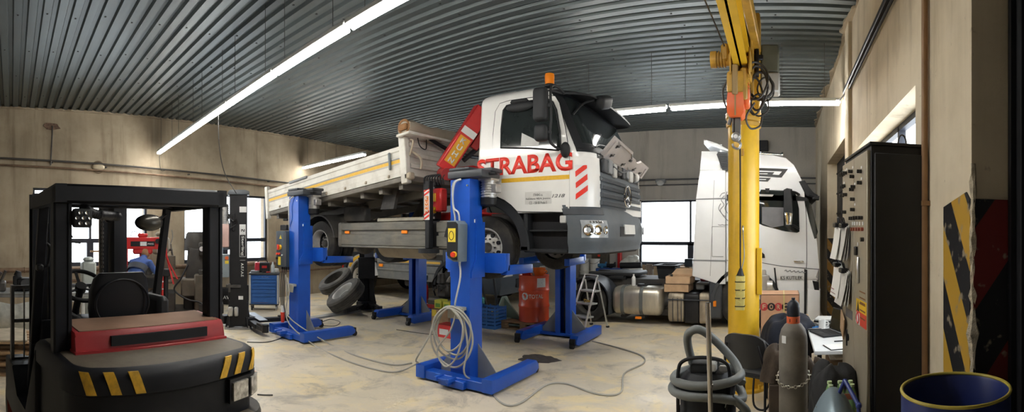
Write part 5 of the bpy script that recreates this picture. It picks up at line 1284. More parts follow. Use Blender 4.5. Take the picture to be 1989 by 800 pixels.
p = wallpt(190,325,.05); q = MB(); q.ball(p, .10, 16, sc=(.6,1.5,.85)); lp = q.build('lamp_glass', mat('yellowed lamp glass', (.55,.47,.33), .3, var=.2), None); q = MB(); q.torus(p-V((LWD.y,-LWD.x,0))*.02, (1,0,0), .13, .02, 20, 6)
t = thing('bulkhead_lamp', 'small oval bulkhead lamp on the left wall beside the pipes', 'light', p); lp.data.transform(Matrix.Translation(-p)); lp.parent = t
q.build('lamp_base', mat('rusty cage', (.2,.15,.1), .7), t, True)
p = at_y(1283,352,YB-.08); t = thing('bulkhead_lamp', 'grey bulkhead lamp on the back wall above the window, left of tractor', 'light', p)
q = MB(); q.bx(p.x-.14,p.x+.14,YB-.14,YB,p.z-.05,p.z+.07,.03); q.bx(p.x-.05,p.x+.05,YB-.02,YB+.01,p.z-.03,p.z+.03); q.build('lamp_base', MGREY, t, True); q = MB(); q.ball(p+V((0,-.04,-.05)), .1, 14, sc=(1.1,.7,.7)); q.build('lamp_glass', LGREY, t, True)
p0, p1 = wallpt(101,246,.06), wallpt(97,322,.08); q = MB(); q.cyl(p0, p1, .016, seg=8); rp = random.Random(4)
t = thing('pipe_hanger', 'thin rusty hanger rod with crumbled plaster patch high on the left wall', 'bracket', p1); q.build('rod', DSTEEL, t, True)
q = MB(); pp = []; n_ = V((LWD.y,-LWD.x,0))
for k in range(16): a = 2*PI*k/16; r = rp.uniform(.7,1.1); pp.append((.20*r*math.cos(a), .10*r*math.sin(a)))
q.prism(pp, p0-n_*.055, LWD, V((0,0,1)), n_*.02); q.build('plaster_patch', mat('crumbled plaster', (.16,.10,.07), .9, var=.4, scale=20), t, True)
# long cable hanging from the near batten to the black lift post
q = MB(); q.tube([(-7.05,3.17,3.70),(-7.06,3.19,3.2),(-7.3,3.4,2.8),(-8.3,4.1,2.58)], .007, 6, 8); one(q, 'hanging_cable', CABLED, 'thin cable hanging from the near light row down to the black lift post', 'cable')
q = MB(); a = V((-11.15,3.47,3.72)); q.tube([a, a+V((-.2,.1,-.35)), wallpt(322,330,.05)], .007, 6, 8); one(q, 'hanging_cable', CABLED, 'short cable from the end of the near light row to the left wall', 'cable')

# ---- black two-post lift
def lift_post(loc, rot, label, full):
    t = thing('lift_post', label, 'vehicle lift', loc, rot, 'black two-post lift columns')
    q = MB(); q.prism([(-.17,-.15),(.17,-.15),(.17,.15),(.07,.15),(.07,.11),(.13,.11),(.13,-.11),(-.13,-.11),(-.13,.11),(-.07,.11),(-.07,.15),(-.17,.15)], (0,0,.04), (1,0,0), (0,1,0), (0,0,2.52)); q.bx(-.06,.06,-.05,.05,.1,2.5,m=BLK2); q.build('column', BLACK, t)
    q = MB(); q.bx(-.26,.26,-.28,.24,0,.025,.004)
    for x in (-.2,.2):
        for y in (-.22,.18): q.cyl((x,y,.02),(x,y,.06),.02,seg=6)
    q.build('base_plate', mat('bolted steel plate', (.28,.27,.25), .5, .4), t)
    for s in (-1, 1):
        q = MB(); q.prism([(-.24,.025),(.2,.025),(.15,.52),(-.10,.52)] if s else [], (s*.175-.008,0,0), (0,1,0), (0,0,1), (.016,0,0)); q.build('gusset', BLACK, t)
        q = MB(); q.prism([(s*.17,.025),(s*.25,.025),(s*.17,.5)], (0,-.13,0), (1,0,0), (0,0,1), (0,.26,0)); q.build('gusset', BLACK, t)
    q = MB(); q.prism([(-.21,2.56),(.21,2.56),(.21,2.62),(.12,2.65),(-.16,2.65),(-.21,2.6)], (0,-.18,0), (1,0,0), (0,0,1), (0,.36,0), bevel=.006); q.build('top_cap', mat('slate cap', (.07,.08,.09), .5), t)
    q = MB(); q.bx(-.20,.20,.10,.22,.75,1.25,.01) if not full else q.bx(-.20,.2,.1,.2,.3,.8,.01); cg = q.build('carriage', BLK2, t)
    return t
A0 = V((-8.5,4.25,0)); rA = R(63)   # front face towards the viewer
la = lift_post(A0, rA, 'black lift post with white lettering and pink tank, left of the blue trolley', True)
q = MB(); q.bx(.02,.155,-.152,-.15,2.22,2.33); q.build('sticker', LABEL_W, la)
q = MB(); q.bx(.02,.14,-.152,-.15,1.80,1.99); st_ = q.build('logo_panel', LABEL_W, la)
text('logo_lettering', 'S', TXTB, st_, (.125,-.155,1.90), (0,0,-1), (-1,0,0), .05, .075, .002, .02, world=False)
text('post_lettering', 'Sterling', LABEL_W, la, (.045,-.153,1.77), (0,0,-1), (1,0,0), .38, .065, .003, .02, world=False)
text('post_lettering', 'A.E.F.A.E', LABEL_W, la, (.05,-.153,1.25), (0,0,-1), (1,0,0), .26, .05, .003, .015, world=False)
q = MB(); 
for z in (1.79,1.37): q.bx(.02,.14,-.153,-.15,z,z+.008)
q.bx(.02,.026,-.153,-.15,1.37,1.79); q.bx(.134,.14,-.153,-.15,1.37,1.79); q.bx(.03,.13,-.153,-.15,1.30,1.306); q.build('lettering_border', LABEL_W, la)
q = MB(); q.bx(.0,.09,-.153,-.15,.55,.62); q.build('small_sticker', LABEL_W, la)
q = MB(); q.bx(-.40,-.175,-.18,.04,1.55,2.0,.03,seg=2); tk_ = q.build('oil_tank', mat('pinkish oil tank', (.60,.40,.36), .45, var=.12), la)
q = MB(); q.cyl((-.28,-.07,2.0),(-.28,-.07,2.38),.09,seg=18)
for k in range(8): q.torus((-.28,-.07,2.06+k*.04), (0,0,1), .093, .008, 18, 5)
q.bx(-.38,-.18,-.14,.0,1.98,2.06,.01); q.bx(-.25,-.17,-.05,.02,2.1,2.2,.01); q.build('pump_motor', ALU, la)
q = MB(); q.bx(-.30,-.17,-.10,.12,1.5,2.02,.01); q.build('bracket', mat('slate bracket', (.2,.24,.3), .5), la)
q = MB(); q.bx(-.38,-.172,-.21,-.02,.98,1.42,.012); cb_ = q.build('control_box', mat('grey blue box', (.20,.24,.27), .5), la)
q = MB(); q.cyl((-.22,-.21,1.35),(-.22,-.24,1.35),.035,seg=16); q.build('stop_button', mat('orange red knob', (.7,.13,.03), .4), cb_)
q = MB(); q.bx(-.255,-.185,-.214,-.21,1.24,1.30); q.bx(-.36,-.31,-.214,-.21,1.2,1.3); q.build('warning_label', LABEL_Y, cb_)
q = MB(); q.cyl((-.31,-.21,1.14),(-.31,-.23,1.14),.012,seg=8); q.cyl((-.31,-.21,1.06),(-.31,-.23,1.06),.012,seg=8); q.build('push_button', BLACK, cb_)
q = MB(); q.tube([(-.2,-.14,2.15),(-.1,-.18,2.05),(-.05,-.2,2.1),(-.03,-.17,2.0),(-.15,-.18,1.92)], .012, 6); q.bx(-.12,-.06,-.17,-.12,1.86,2.2,.01); q.build('hydraulic_hose', BLACK, la)
q = MB(); q.bx(-.20,-.10,-.22,-.16,.24,.42,.02); q.bx(-.08,.0,-.24,-.17,.24,.42,.02); q.build('limit_switch', ALU, la)
q = MB(); q.bx(-.24,.05,-.19,-.15,.78,.84,.006); q.bx(-.19,-.15,-.22,-.15,.7,.86); q.build('hose_hook', DSTEEL, la)
def lift_arm(parent, pts, name='lift_arm'):
    q = MB()
    for (a, b), w_ in zip(zip(pts, pts[1:]), (.14,.11,.09)): q.bar(a, b, w_, .08, .008)
    q.bx(pts[0][0]-.1,pts[0][0]+.1,pts[0][1]-.1,pts[0][1]+.1,pts[0][2]-.08,pts[0][2]+.08,.01) 
    q.cyl(V(pts[-1])+V((0,0,-.05)), V(pts[-1])+V((0,0,.09)), .06, seg=14)
    ar = q.build(name, BLACK, parent, True)
    q = MB()
    for k in range(5): p = V(pts[1]).lerp(V(pts[-1]), k/5); q.bx(p.x-.03,p.x+.03,p.y-.03,p.y+.03,p.z+.04,p.z+.075,.006)
    q.build('arm_tooth', DSTEEL, ar, True)
pa = A0
lift_arm(la, [(-8.32,4.42,.13),(-7.75,4.28,.13),(-7.45,4.25,.13)])
lift_arm(la, [(-8.35,4.40,.14),(-8.2,5.0,.14),(-8.05,5.5,.14)])
lift_arm(la, [(-8.75,4.1,.13),(-9.1,3.85,.13),(-9.5,3.7,.13)])
q = MB(); p = at_z(500,612,.2); q.bar(at_z(487,607,.22), at_z(512,622,.2), .16, .01, .003); q.build('arm_cover', mat('pale sheet', (.5,.55,.6), .35, .4), la, True)
lb = lift_post(V((-8.85,7.85,0)), R(63+180-15), 'second black lift post beyond the truck, behind the two loose tyres', False)
lift_arm(lb, [(-8.75,7.62,.13),(-8.4,7.1,.13),(-8.3,6.75,.13)]); lift_arm(lb, [(-8.65,7.8,.13),(-8.2,7.55,.13),(-7.85,7.35,.13)])
q = MB(); q.bx(-.17,.05,.225,.25,1.25,2.2,.01); q.build('slide_cover', mat('slate cover', (.09,.10,.125), .5), lb)
q = MB(); p = wm(lb) @ V((0,.155,0)); pt = at_d(719,502,p.length-.18+.0); q.bx(-.11,-.02,.152,.155,1.15,1.23); q.build('sticker', LABEL_W, lb)
q = MB(); a, b = V((-8.35,4.75,.0)), V((-8.72,7.45,0)); q.prism([(-.13,0),(.13,0),(.10,.035),(-.10,.035)], a, (b-a).normalized().cross(V((0,0,1))), (0,0,1), b-a); one(q, 'floor_cover', mat('galvanised floor cover', (.36,.37,.37), .45, .5, var=.2), 'grey metal floor cover strip running between the two black lift posts', 'cover plate')
# ---- blue tool trolley
tb = at_z(507,601,0); tb = tb*1.0
tr = thing('tool_trolley', 'blue tool trolley with seven drawers on castors near the left wall', 'tool trolley', (tb.x,tb.y+.1,0), R(56))
TB = mat('trolley blue', (.03,.13,.42), .4, var=.08)
q = MB(); q.bx(-.34,.34,-.23,.23,.15,.84,.01); q.build('body', TB, tr)
q = MB(); q.bx(-.36,.36,-.25,.25,.84,.89,.012); q.bx(-.35,.35,-.24,.24,.13,.155,.01); q.build('top_trim', DGREY, tr)
zz = .80
for k, h in enumerate((.075,.075,.075,.075,.085,.085,.14)):
    q = MB(); q.prism([(-.252,zz-h+.006),(-.24,zz-h+.004),(-.23,zz-h+.004),(-.23,zz-.004),(-.246,zz-.004),(-.246,zz-.02),(-.256,zz-.022)], (-.27,0,0), (0,1,0), (0,0,1), (.54,0,0)); q.build('drawer', TB, tr, flat=True); zz -= h
for s in (-1, 1):
    q = MB(); q.bx(s*.34-.012-(.02 if s>0 else -.0),s*.34+.012-(.0 if s>0 else -.02),-.26,-.23,.16,.84,.006); q.build('corner_profile', LGREY, tr)
    for y in (-.18,.18):
        q = MB(); q.cyl((s*.29-.015,y,.055),(s*.29+.015,y,.055),.055,seg=18); q.bx(s*.29-.025,s*.29+.025,y-.03,y+.04,.07,.13,.008,m=DSTEEL); q.build('castor', LGREY if s > 0 else BLK2, tr)
q = MB(); q.bx(-.25,.10,-.249,-.246,.19,.235); lgp = q.build('logo_strip', mat('logo grey', (.25,.12,.14), .5), tr)
text('trolley_lettering', 'FORCE', LABEL_W, lgp, (-.23,-.25,.20), (1,0,0), (0,0,1), .30, .024, .002, .01, world=False)
text('top_lettering', 'V.I. Tools', LABEL_W, tr, (-.05,-.257,.785), (1,0,0), (0,0,1), .16, .018, .001, .0, world=False)
def on(t, x, y, z): return wm(t) @ V((x,y,z))
p = on(tr,-.05,.05,.892); c = thing('battery_charger', 'red and black battery charger standing on the blue tool trolley', 'battery charger', p, R(60))
q = MB(); q.bx(-.17,.17,-.12,.12,0,.23,.02); q.build('case', BLK2, c); q = MB(); q.bx(-.19,-.06,-.125,.125,.0,.235,.02); q.build('side_panel', mat('charger red', (.5,.03,.05), .4), c); q = MB(); q.tube([(-.12,0,.23),(-.08,0,.28),(.08,0,.28),(.12,0,.23)], .012); q.build('handle', BLACK, c); q = MB(); q.bx(-.02,.1,-.124,-.12,.1,.16); q.build('label', RED, c)
p = on(tr,.20,-.05,.892); q = MB(); q.lathe([(0,0),(.045,0),(.045,.16),(.02,.21),(.018,.25),(.0,.25)], p, seg=16); one(q, 'plastic_bottle', mat('clear plastic', (.55,.6,.62), .15, var=.1), 'clear plastic bottle on the blue tool trolley beside the charger', 'bottle')
rr_ = random.Random(9); lb2 = ['small grey tool tray at the left end of the blue trolley top','small dark tool at the front edge of the blue trolley top','red-handled tool on the blue trolley top','pale box at the right end of the blue trolley top']
for k, (x, y, a, b_, h, m_) in enumerate(((-.22,-.12,.2,.1,.05,MGREY),(.02,-.17,.14,.05,.04,BLK2),(.1,-.19,.12,.04,.03,RED),(.28,.0,.08,.1,.09,LABEL_W))):
    q = MB(); p = on(tr,x,y,.892); q.box(p+V((0,0,h/2)), (a,b_,h), .01, rot=Matrix.Rotation(R(56)+k*.4,3,'Z')); one(q, 'hand_tool' if k in (1,2) else 'small_box', m_, lb2[k], 'tool' if k in (1,2) else 'box')
q = MB(); q.bx(-.22,.22,-.15,.15,0,.42,.02); q.bx(-.18,.18,-.16,-.15,.05,.35,m=BLACK); t_ = q.build('equipment_case', BLK2); tag(t_, 'low black case with white lettering on the floor behind the black lift post', 'case'); ab = at_z(438,589,0); t_.location = (ab.x+.1,ab.y,0); t_.rotation_euler = (0,0,R(62))
text('case_lettering', 'AVIS', LABEL_W, t_, (-.10,-.163,.14), (1,0,0), (0,0,1), .26, .09, .003, .01, world=False)
# low bench with clutter by the left wall between the lift post and trolley
q = MB(); a = at_z(420,560,.5)
# ---- red hydraulic press
pp = V((-9.55,2.62,0)); ph = thing('hydraulic_press', 'red hydraulic workshop press with black name plate, behind the forklift', 'press', pp, R(75))
q = MB()
for s in (-1, 1): q.bx(s*.36-.06,s*.36-.025,-.07,.07,.05,1.62,.006); q.bx(s*.36+.025,s*.36+.06,-.07,.07,.05,1.62,.006); q.bx(s*.36-.06,s*.36+.06,.05,.07,.05,1.62); q.prism([(-.35,.0),(.35,0),(.32,.06),(-.32,.06)], (s*.36-.05,0,0), (0,1,0), (0,0,1), (.1,0,0))
q.build('upright_frame', RED, ph)
q = MB(); q.bx(-.42,.42,-.10,-.07,1.50,1.74,.01); q.bx(-.42,.42,.07,.10,1.50,1.74,.01); q.bx(-.2,.2,-.1,.1,1.40,1.52,.03); q.cyl((0,0,1.3),(0,0,1.44),.07,seg=16); q.cyl((0,0,1.22),(0,0,1.32),.035,seg=12,m=STEEL); q.bx(-.1,.1,-.08,.08,1.74,1.82,.02); q.build('head_beam', RED, ph)
q = MB(); q.bx(-.24,.24,-.106,-.1,1.56,1.66); npl = q.build('name_plate', BLACK, ph); q = MB(); q.bx(-.05,.08,-.109,-.106,1.57,1.65); q.build('plate_label', LABEL_W, npl); text('plate_lettering', 'PRESS', LABEL_W, npl, (.10,-.108,1.59), (1,0,0), (0,0,1), .12, .035, .002, .01, world=False)
q = MB(); q.tube([(-.05,0,1.82),(-.2,0,1.86),(-.24,0,1.76)], .008, 6); q.cyl((.30,-.1,1.66),(.30,-.14,1.66),.05,seg=16); q.build('gauge', BLACK, ph)
q = MB(); q.bx(-.32,.32,-.13,-.09,.72,.92,.008); q.bx(-.32,.32,.09,.13,.72,.92,.008); q.build('press_bed', BLACK, ph)
q = MB()
for s in (-1, 1):
    for k in range(8): q.cyl((s*.36-.045 if s<0 else .36+.045, -.073,.25+k*.15),(s*.36-.045 if s<0 else .36+.045,-.071,.25+k*.15),.016,seg=10)
q.build('pin_hole', LABEL_W, ph)
q = MB(); q.tube([(.46,-.05,1.6),(.5,-.1,1.3),(.62,-.1,1.05),(.7,-.1,.9)], .016, 6); q.bar((.44,-.05,1.5),(.62,-.1,.8),.03,.03); q.build('pump_lever', RED, ph)
q = MB(); q.bx(.40,.55,-.1,.1,.95,1.1,.02); q.cyl((.47,0,.5),(.47,0,.95),.05,seg=12); q.build('pump', BLACK, ph)
q = MB(); q.bx(-.3,.3,-.1,.1,.92,1.0,.01); q.cyl((.1,-.05,1.0),(.1,-.05,1.14),.1,seg=14); q.bx(-.25,-.05,-.12,.05,1.0,1.2,.03); one_t = q.build('gearbox_part', DSTEEL); tag(one_t, 'oily gearbox part lying on the red press bed in front of the mechanic', 'machine part'); one_t.location = pp; one_t.rotation_euler = (0,0,R(75))
# ---- the mechanic, bent over at the press
BLUEW = mat('blue work jacket', (.045,.095,.30), .8, var=.25, scale=12, bump=.3)
def figure(loc, rot):
    t = thing('person', 'person in blue work clothes bending forward at the red press, back turned', 'person', loc, rot)
    def skin(name, verts, edges, radii, m, root=0, sub=2):
        me = bpy.data.meshes.new(name); me.from_pydata([V(v) for v in verts], edges, [])
        o = bpy.data.objects.new(name, me); COL.objects.link(o)
        md = o.modifiers.new('skin', 'SKIN'); 
        for i, r in enumerate(radii):
            sv = me.skin_vertices[0].data[i]; sv.radius = r if isinstance(r, tuple) else (r, r); sv.use_root = i == root
        sb = o.modifiers.new('sub', 'SUBSURF'); sb.levels = sub; sb.render_levels = sub
        bpy.context.view_layer.update()
        dm = bpy.data.meshes.new_from_object(o.evaluated_get(bpy.context.evaluated_depsgraph_get()))
        bpy.data.objects.remove(o); bpy.data.meshes.remove(me)
        for f in dm.polygons: f.use_smooth = True
        dm.materials.clear(); dm.materials.append(m); dm.name = name
        o = bpy.data.objects.new(name, dm); COL.objects.link(o); o.parent = t; return o
    # local: +Y is where the person faces, leaning forward
    hip = V((0,0,.93)); 
    B = [(0,0,.95),(0,.11,1.07),(0,.24,1.17),(0,.37,1.26),(0,.45,1.31),(0,.50,1.34),(0,.55,1.38),   # spine, neck, head 0-6
         (-.10,0,.90),(-.11,.03,.50),(-.11,-.02,.10),(-.11,.10,.05),                                    # left leg 7-10
         (.10,0,.90),(.11,.03,.50),(.11,-.02,.10),(.11,.10,.05),                                        # right leg 11-14
         (-.19,.36,1.24),(-.27,.44,1.05),(-.20,.60,1.04),(-.17,.68,1.03),                              # left arm 15-18
         (.19,.36,1.24),(.27,.46,1.05),(.20,.62,1.04),(.17,.70,1.03)]                                   # right arm 19-22
    E_ = [(0,1),(1,2),(2,3),(3,4),(4,5),(5,6),(0,7),(7,8),(8,9),(9,10),(0,11),(11,12),(12,13),(13,14),(3,15),(15,16),(16,17),(17,18),(3,19),(19,20),(20,21),(21,22)]
    Rr = [(.16,.12),(.17,.12),(.185,.125),(.17,.11),.07,.06,.09, .095,.07,.05,.045, .095,.07,.05,.045, .075,.056,.042,.04, .075,.056,.042,.04]
    body = skin('body', B, E_, Rr, BLUEW)
    # head with face and hair
    q = MB(); hc = V((0,.59,1.41)); q.ball(hc, .105, 20, sc=(.86,1.0,1.16)); q.ball(hc+V((0,.10,-.03)), .02, 8, sc=(.7,1.2,1)); 
    for s in (-1, 1): q.ball(hc+V((s*.09,-.0,-.01)), .026, 8, sc=(.4,.8,1.2)); q.ball(hc+V((s*.035,.093,.02)), .012, 8, m=BLACK)
    q.bx(-.025,.025,hc.y+.088,hc.y+.1,hc.z-.065,hc.z-.055,.003,m=mat('lips', (.4,.15,.12), .5)); q.cyl(hc+V((0,-.05,-.07)), V((0,.47,1.31)), .055, .065, seg=14)
    for v in q.bm.verts: pass
    hd = q.build('head', SKIN, t)
    q = MB(); q.ball(hc+V((0,-.018,.022)), .112, 20, sc=(.9,.98,1.12)); 
    for v in list(q.bm.verts):
        if v.co.y > hc.y+.045 and v.co.z < hc.z+.07: v.co.y = hc.y+.04
        if v.co.z < hc.z-.09: v.co.z = hc.z-.09
    q.build('hair', mat('reddish fair hair', (.36,.19,.09), .7, var=.25, scale=30, stretch=(1,1,4)), hd)
    # hands with fingers
    for s, w0 in ((-1, V((-.17,.68,1.03))), (1, V((.17,.70,1.03)))):
        q = MB(); q.ball(w0+V((0,.04,0)), .045, 12, sc=(.85,1.1,.5))
        for k in range(4):
            b0 = w0+V(((k-1.5)*.02,.075,0)); L = (.055,.07,.075,.06)[k]; q.tube([b0, b0+V((0,L*.5,-.008)), b0+V((0,L*.85,-.03)), b0+V((0,L*.8,-.05))], .009, 7, 3)
        q.tube([w0+V((-s*.035,.03,0)), w0+V((-s*.06,.06,-.01)), w0+V((-s*.055,.085,-.03))], .011, 7, 3)
        q.build('hand', SKIN, t)
    # darker back panel of the jacket, trousers belt line, shoes
    q = MB(); 
    q.build('x', BLUEW, t) if False else None
    for s in (-1, 1):
        q = MB(); q.ball((s*.11,.05,.045), .06, 14, sc=(.85,2.1,.8)); q.build('shoe', BLACK, t)
    q = MB(); rg = []
    for c_, rx, rn in ((V((0,.125,1.08)),.19,.142),(V((0,.18,1.125)),.20,.146),(V((0,.24,1.17)),.205,.146)):
        ax_ = V((0,.7,.72)).normalized(); u_ = V((1,0,0)); n2 = V((0,-.72,.7)); rg.append([c_+u_*rx*math.cos(a)+n2*rn*math.sin(a) for a in [2*PI*i/20 for i in range(20)]])
    q.loft(rg, caps=False); q.loft([[p*1 for p in r] for r in rg], caps=False) if False else None
    q.build('jacket_panel', mat('charcoal jacket panel', (.035,.04,.055), .8, var=.2), t)
    return t
figure(V((-9.08,2.30,0)), R(50))
# ---- pillar drill and milling machine
MACH = mat('grimy machine paint', (.095,.08,.06), .6, .15, var=.3, scale=5, dirt=(.07,.055,.04), dirt_amt=.7)
MACHD = mat('dark machine paint', (.028,.025,.022), .65, .1, var=.3, dirt=(.06,.05,.037), dirt_amt=.5)
mp = V((-10.7,4.25,0)); mm = thing('milling_machine', 'tall dark milling machine with round dial gauge by the left wall', 'milling machine', mp, R(68))
q = MB(); q.prism([(-.30,0),(.30,0),(.28,.5),(.24,.9),(.22,1.45),(-.2,1.5),(-.24,.9),(-.3,.5)], (0,-.3,0), (1,0,0), (0,0,1), (0,.6,0), bevel=.04); q.lathe([(.28,1.42),(.27,1.6),(.22,1.82),(.18,1.86),(0,1.86)], (-.02,0,0), seg=20); q.build('column', MACHD, mm)
q = MB(); q.bx(.05,.40,-.42,-.1,1.3,1.62,.03); q.cyl((.22,-.3,1.08),(.22,-.3,1.3),.07,.09,seg=14); q.build('spindle_head', MACHD, mm)
q = MB(); q.cyl((.12,-.42,1.47),(.12,-.435,1.47),.065,seg=20); dl_ = q.build('dial_gauge', LABEL_W, mm); q = MB(); q.torus((.12,-.435,1.47),(0,1,0),.065,.01,20,6); q.bar((.12,-.438,1.47),(.15,-.438,1.50),.006,.003); q.build('dial_ring', BLACK, dl_)
q = MB(); q.bx(-.35,.42,-.55,.0,.40,.80,.03); q.bx(-.05,.4,-.62,-.05,.05,.9,.03); q.bx(.05,.38,-.6,-.2,.9,1.0,.01,m=DSTEEL); q.build('knee_table', MACH, mm)
q = MB(); q.bx(-.55,.5,-.6,.4,0,.10,.02); q.bx(.05,.6,-.75,-.2,.05,.26,.02); q.build('base', MACHD, mm)
q = MB(); q.tube([(-.2,-.3,1.1),(-.35,-.45,.8),(-.5,-.5,.55),(-.2,-.62,.35),(.1,-.7,.28),(.3,-.8,.03)], .02, 8); q.build('coolant_hose', BLACK, mm)
q = MB()
for k in range(3): q.cyl((.44,-.2-.1*k,1.42),(.5,-.2-.1*k,1.42),.03,seg=10); q.cyl((.5,-.2-.1*k,1.42),(.55,-.2-.1*k,1.36),.01,seg=6)
q.build('control_levers', DSTEEL, mm)
dp_ = V((-10.75,3.42,0)); dr = thing('pillar_drill', 'old beige pillar drill with spoked handwheel, left of the milling machine', 'pillar drill', dp_, R(70))
q = MB(); q.cyl((0,0,.05),(0,0,1.6),.07,seg=16); q.lathe([(.0,0),(.3,0),(.28,.08),(.12,.12)], (0,0,0), seg=20); q.build('column', MACH, dr)
q = MB(); q.bx(-.22,.16,-.45,.2,1.35,1.75,.08,seg=3); q.bx(-.16,.1,-.2,.15,1.75,1.86,.05); q.cyl((-.03,-.28,1.1),(-.03,-.28,1.35),.05,seg=12); q.cyl((0,0,1.86),(0,0,1.96),.06,seg=12); q.build('drill_head', mat('faded beige machine paint', (.22,.185,.13), .6, var=.2, dirt=(.10,.08,.05), dirt_amt=.6), dr)
q = MB(); q.torus((.22,-.2,1.45),(1,0,.2),.15,.012,24,6)
for k in range(4): a = PI*k/2+.4; q.cyl((.22,-.2,1.45),(.21,-.2+.15*math.cos(a),1.45+.15*math.sin(a)),.008,seg=6)
q.cyl((.16,-.2,1.45),(.24,-.2,1.45),.03,seg=10); q.tube([(.2,-.2,1.6),(.24,-.15,1.75),(.22,-.1,1.9)],.01,6); q.build('handwheel', DSTEEL, dr)
q = MB(); q.bx(-.3,.25,-.5,.1,.72,.80,.02); q.bx(-.1,.1,-.1,.1,.62,.9,.02); q.cyl((.15,-.3,.8),(.15,-.3,1.15),.06,seg=12); q.build('work_table', MACH, dr)
q = MB(); q.bx(-.3,.3,-.45,.3,.0,.5,.02); q.build('base_cabinet', MACHD, dr)
q = MB(); q.cyl((.14,-.38,1.0),(.14,-.38,1.32),.17,.17,seg=22); q.build('belt_cover', MACH, dr)
# floor litter by the machines
def boxat(px, py, w_, d_, h, rot, name, m, label, cat, group=None, bevel=.012, z=0):
    p = at_z(px, py, z); q = MB(); q.box((0,0,h/2), (w_,d_,h), bevel); o = q.build(name, m); tag(o, label, cat, group); o.location = (p.x,p.y,z); o.rotation_euler = (0,0,rot); return o
boxat(328,630,.5,.06,.2,1.0,'wooden_board',WOOD,'light wooden board standing on edge on the floor by the red press','board')
boxat(315,634,.2,.16,.18,.6,'wooden_block',mat('reddish wood',(.28,.13,.06),.7,var=.3),'reddish wooden block on the floor beside the forklift post','block')
boxat(330,634,.09,.09,.14,.2,'wooden_peg',mat('pale wood',(.5,.38,.24),.7,var=.2),'small pale wooden peg on the floor beside the reddish block','block')
boxat(356,624,.3,.2,.12,.4,'steel_block',MACHD,'dark steel plate lying in front of the milling machine base','block')
boxat(340,624,.26,.2,.16,.5,'parts_box',mat('beige parts box',(.45,.38,.27),.7),'beige box of parts standing in front of the milling machine','box')
q = MB(); rb = random.Random(3)
for k in range(16): p = at_z(350+rb.random()*42, 614+rb.random()*6, .02); a = rb.random()*3; q.bar(p-V((math.cos(a),math.sin(a),0))*.2, p+V((math.cos(a),math.sin(a),0))*.2, .05,.02)
o = one(q, 'red_offcuts', mat('red film', (.55,.16,.13), .6), 'heap of red plastic offcuts on the floor right of the milling machine', 'offcuts'); o['kind'] = 'stuff'
boxat(389,613,.6,.12,.05,.9,'wooden_plank',WOOD,'wooden plank on the floor by the milling machine, next to the red offcuts','plank')
# ---- bench and clutter at the far left edge
bt = thing('workbench', 'long low metal workbench with clutter at the left edge of the photo', 'workbench', (-8.6,.45,0))
q = MB(); q.bx(-9.0,-8.2,-1.0,1.75,.74,.80,.01); q.bx(-9.0,-8.16,-1.0,1.75,.80,.82,.005); q.build('bench_top', mat('grey bench top', (.30,.31,.31), .45, .4, var=.2), bt, True)
for x in (-8.92,-8.28):
    for y in (-.9,.4,1.65): q = MB(); q.bx(x-.03,x+.03,y-.03,y+.03,0,.74); q.build('leg', MGREY, bt, True)
q = MB(); q.bx(-9.0,-8.2,-1.0,1.7,.28,.32,.01); q.build('lower_shelf', WOOD, bt, True)
q = MB(); q.bx(-8.24,-8.2,.45,1.72,.86,.90); q.bx(-8.24,-8.2,.45,1.72,.66,.70); q.cyl((-8.22,1.2,.32),(-8.22,1.2,.66),.04,seg=10); q.build('rail', LGREY, bt, True)
rw = random.Random(12)
clut = [('engine_part','box shaped black engine part on the left workbench','machine part',(-8.55,.22),(.3,.26,.22),BLACK),('fan_unit','small dark motor with round cap standing on the left workbench','motor',(-8.5,.10),(.16,.16,.26),BLK2),('parts_crate','grey parts tray at the left end of the workbench','tray',(-8.55,-.35),(.4,.5,.16),DSTEEL),('white_sheet','flat white board lying on the workbench, seen behind the forklift post','board',(-8.5,.95),(.4,.5,.05),PAPER)]
for nm, lbl, cat, (x, y), (a, b_, h), m_ in clut:
    q = MB(); q.box((x,y,.822+h/2), (a,b_,h), .02)
    if nm == 'engine_part': q.cyl((x+.1,y,.9),(x+.22,y+.02,.95),.09,seg=14); q.bx(x-.1,x+.1,y-.2,y-.1,.83,1.0,.02)
    if nm == 'fan_unit': q.cyl((x,y,1.08),(x,y+.02,1.16),.07,.05,seg=12)
    if nm == 'parts_crate':
        for k in range(6): q.cyl((x-.1+.06*k,y-.2+.07*k,.97),(x-.05+.05*k,y-.15+.08*k,1.12+.03*(k%3)),.025,seg=8)
    one(q, nm, m_, lbl, cat)
q = MB()
for k in range(5): q.torus((-8.45,.42+.05*k,.93), (.3,1,0), .10-.003*k, .016, 18, 6)
one(q, 'hose_coil', BLACK, 'coil of black ribbed hose on the left workbench', 'hose')
q = MB(); q.tube([(-8.4,.5,.95),(-8.42,.62,1.02),(-8.44,.78,1.10),(-8.46,.86,1.12),(-8.5,.84,1.08),(-8.46,.65,.98)], .035, 10); one(q, 'bent_pipe', mat('grey rubber pipe', (.12,.12,.12), .5), 'bent grey rubber pipe sticking up from the left workbench', 'pipe')
q = MB()
for k in range(6): q.torus((-9.2,1.95,.80+.025*k), (0,0,1), .24-.01*k, .014, 26, 6)
for k in range(3): q.torus((-9.2,1.95,1.02), (.8,.3,.2+.2*k), .22, .012, 26, 6)
q.cyl((-9.2,1.95,0),(-9.2,1.95,.82),.12,seg=12)
one(q, 'yellow_hose_coil', mat('yellowish hose', (.42,.38,.18), .5), 'coil of yellowish hose on a stand behind the steering wheel', 'hose')
q = MB(); q.bx(-9.95,-9.6,1.40,1.68,0,1.25,.03); q.bx(-9.9,-9.65,1.43,1.65,1.25,1.34,.05); one(q, 'grey_canister', mat('pale grey canister', (.35,.38,.36), .4), 'pale grey canister standing upright behind the forklift rear post', 'canister')
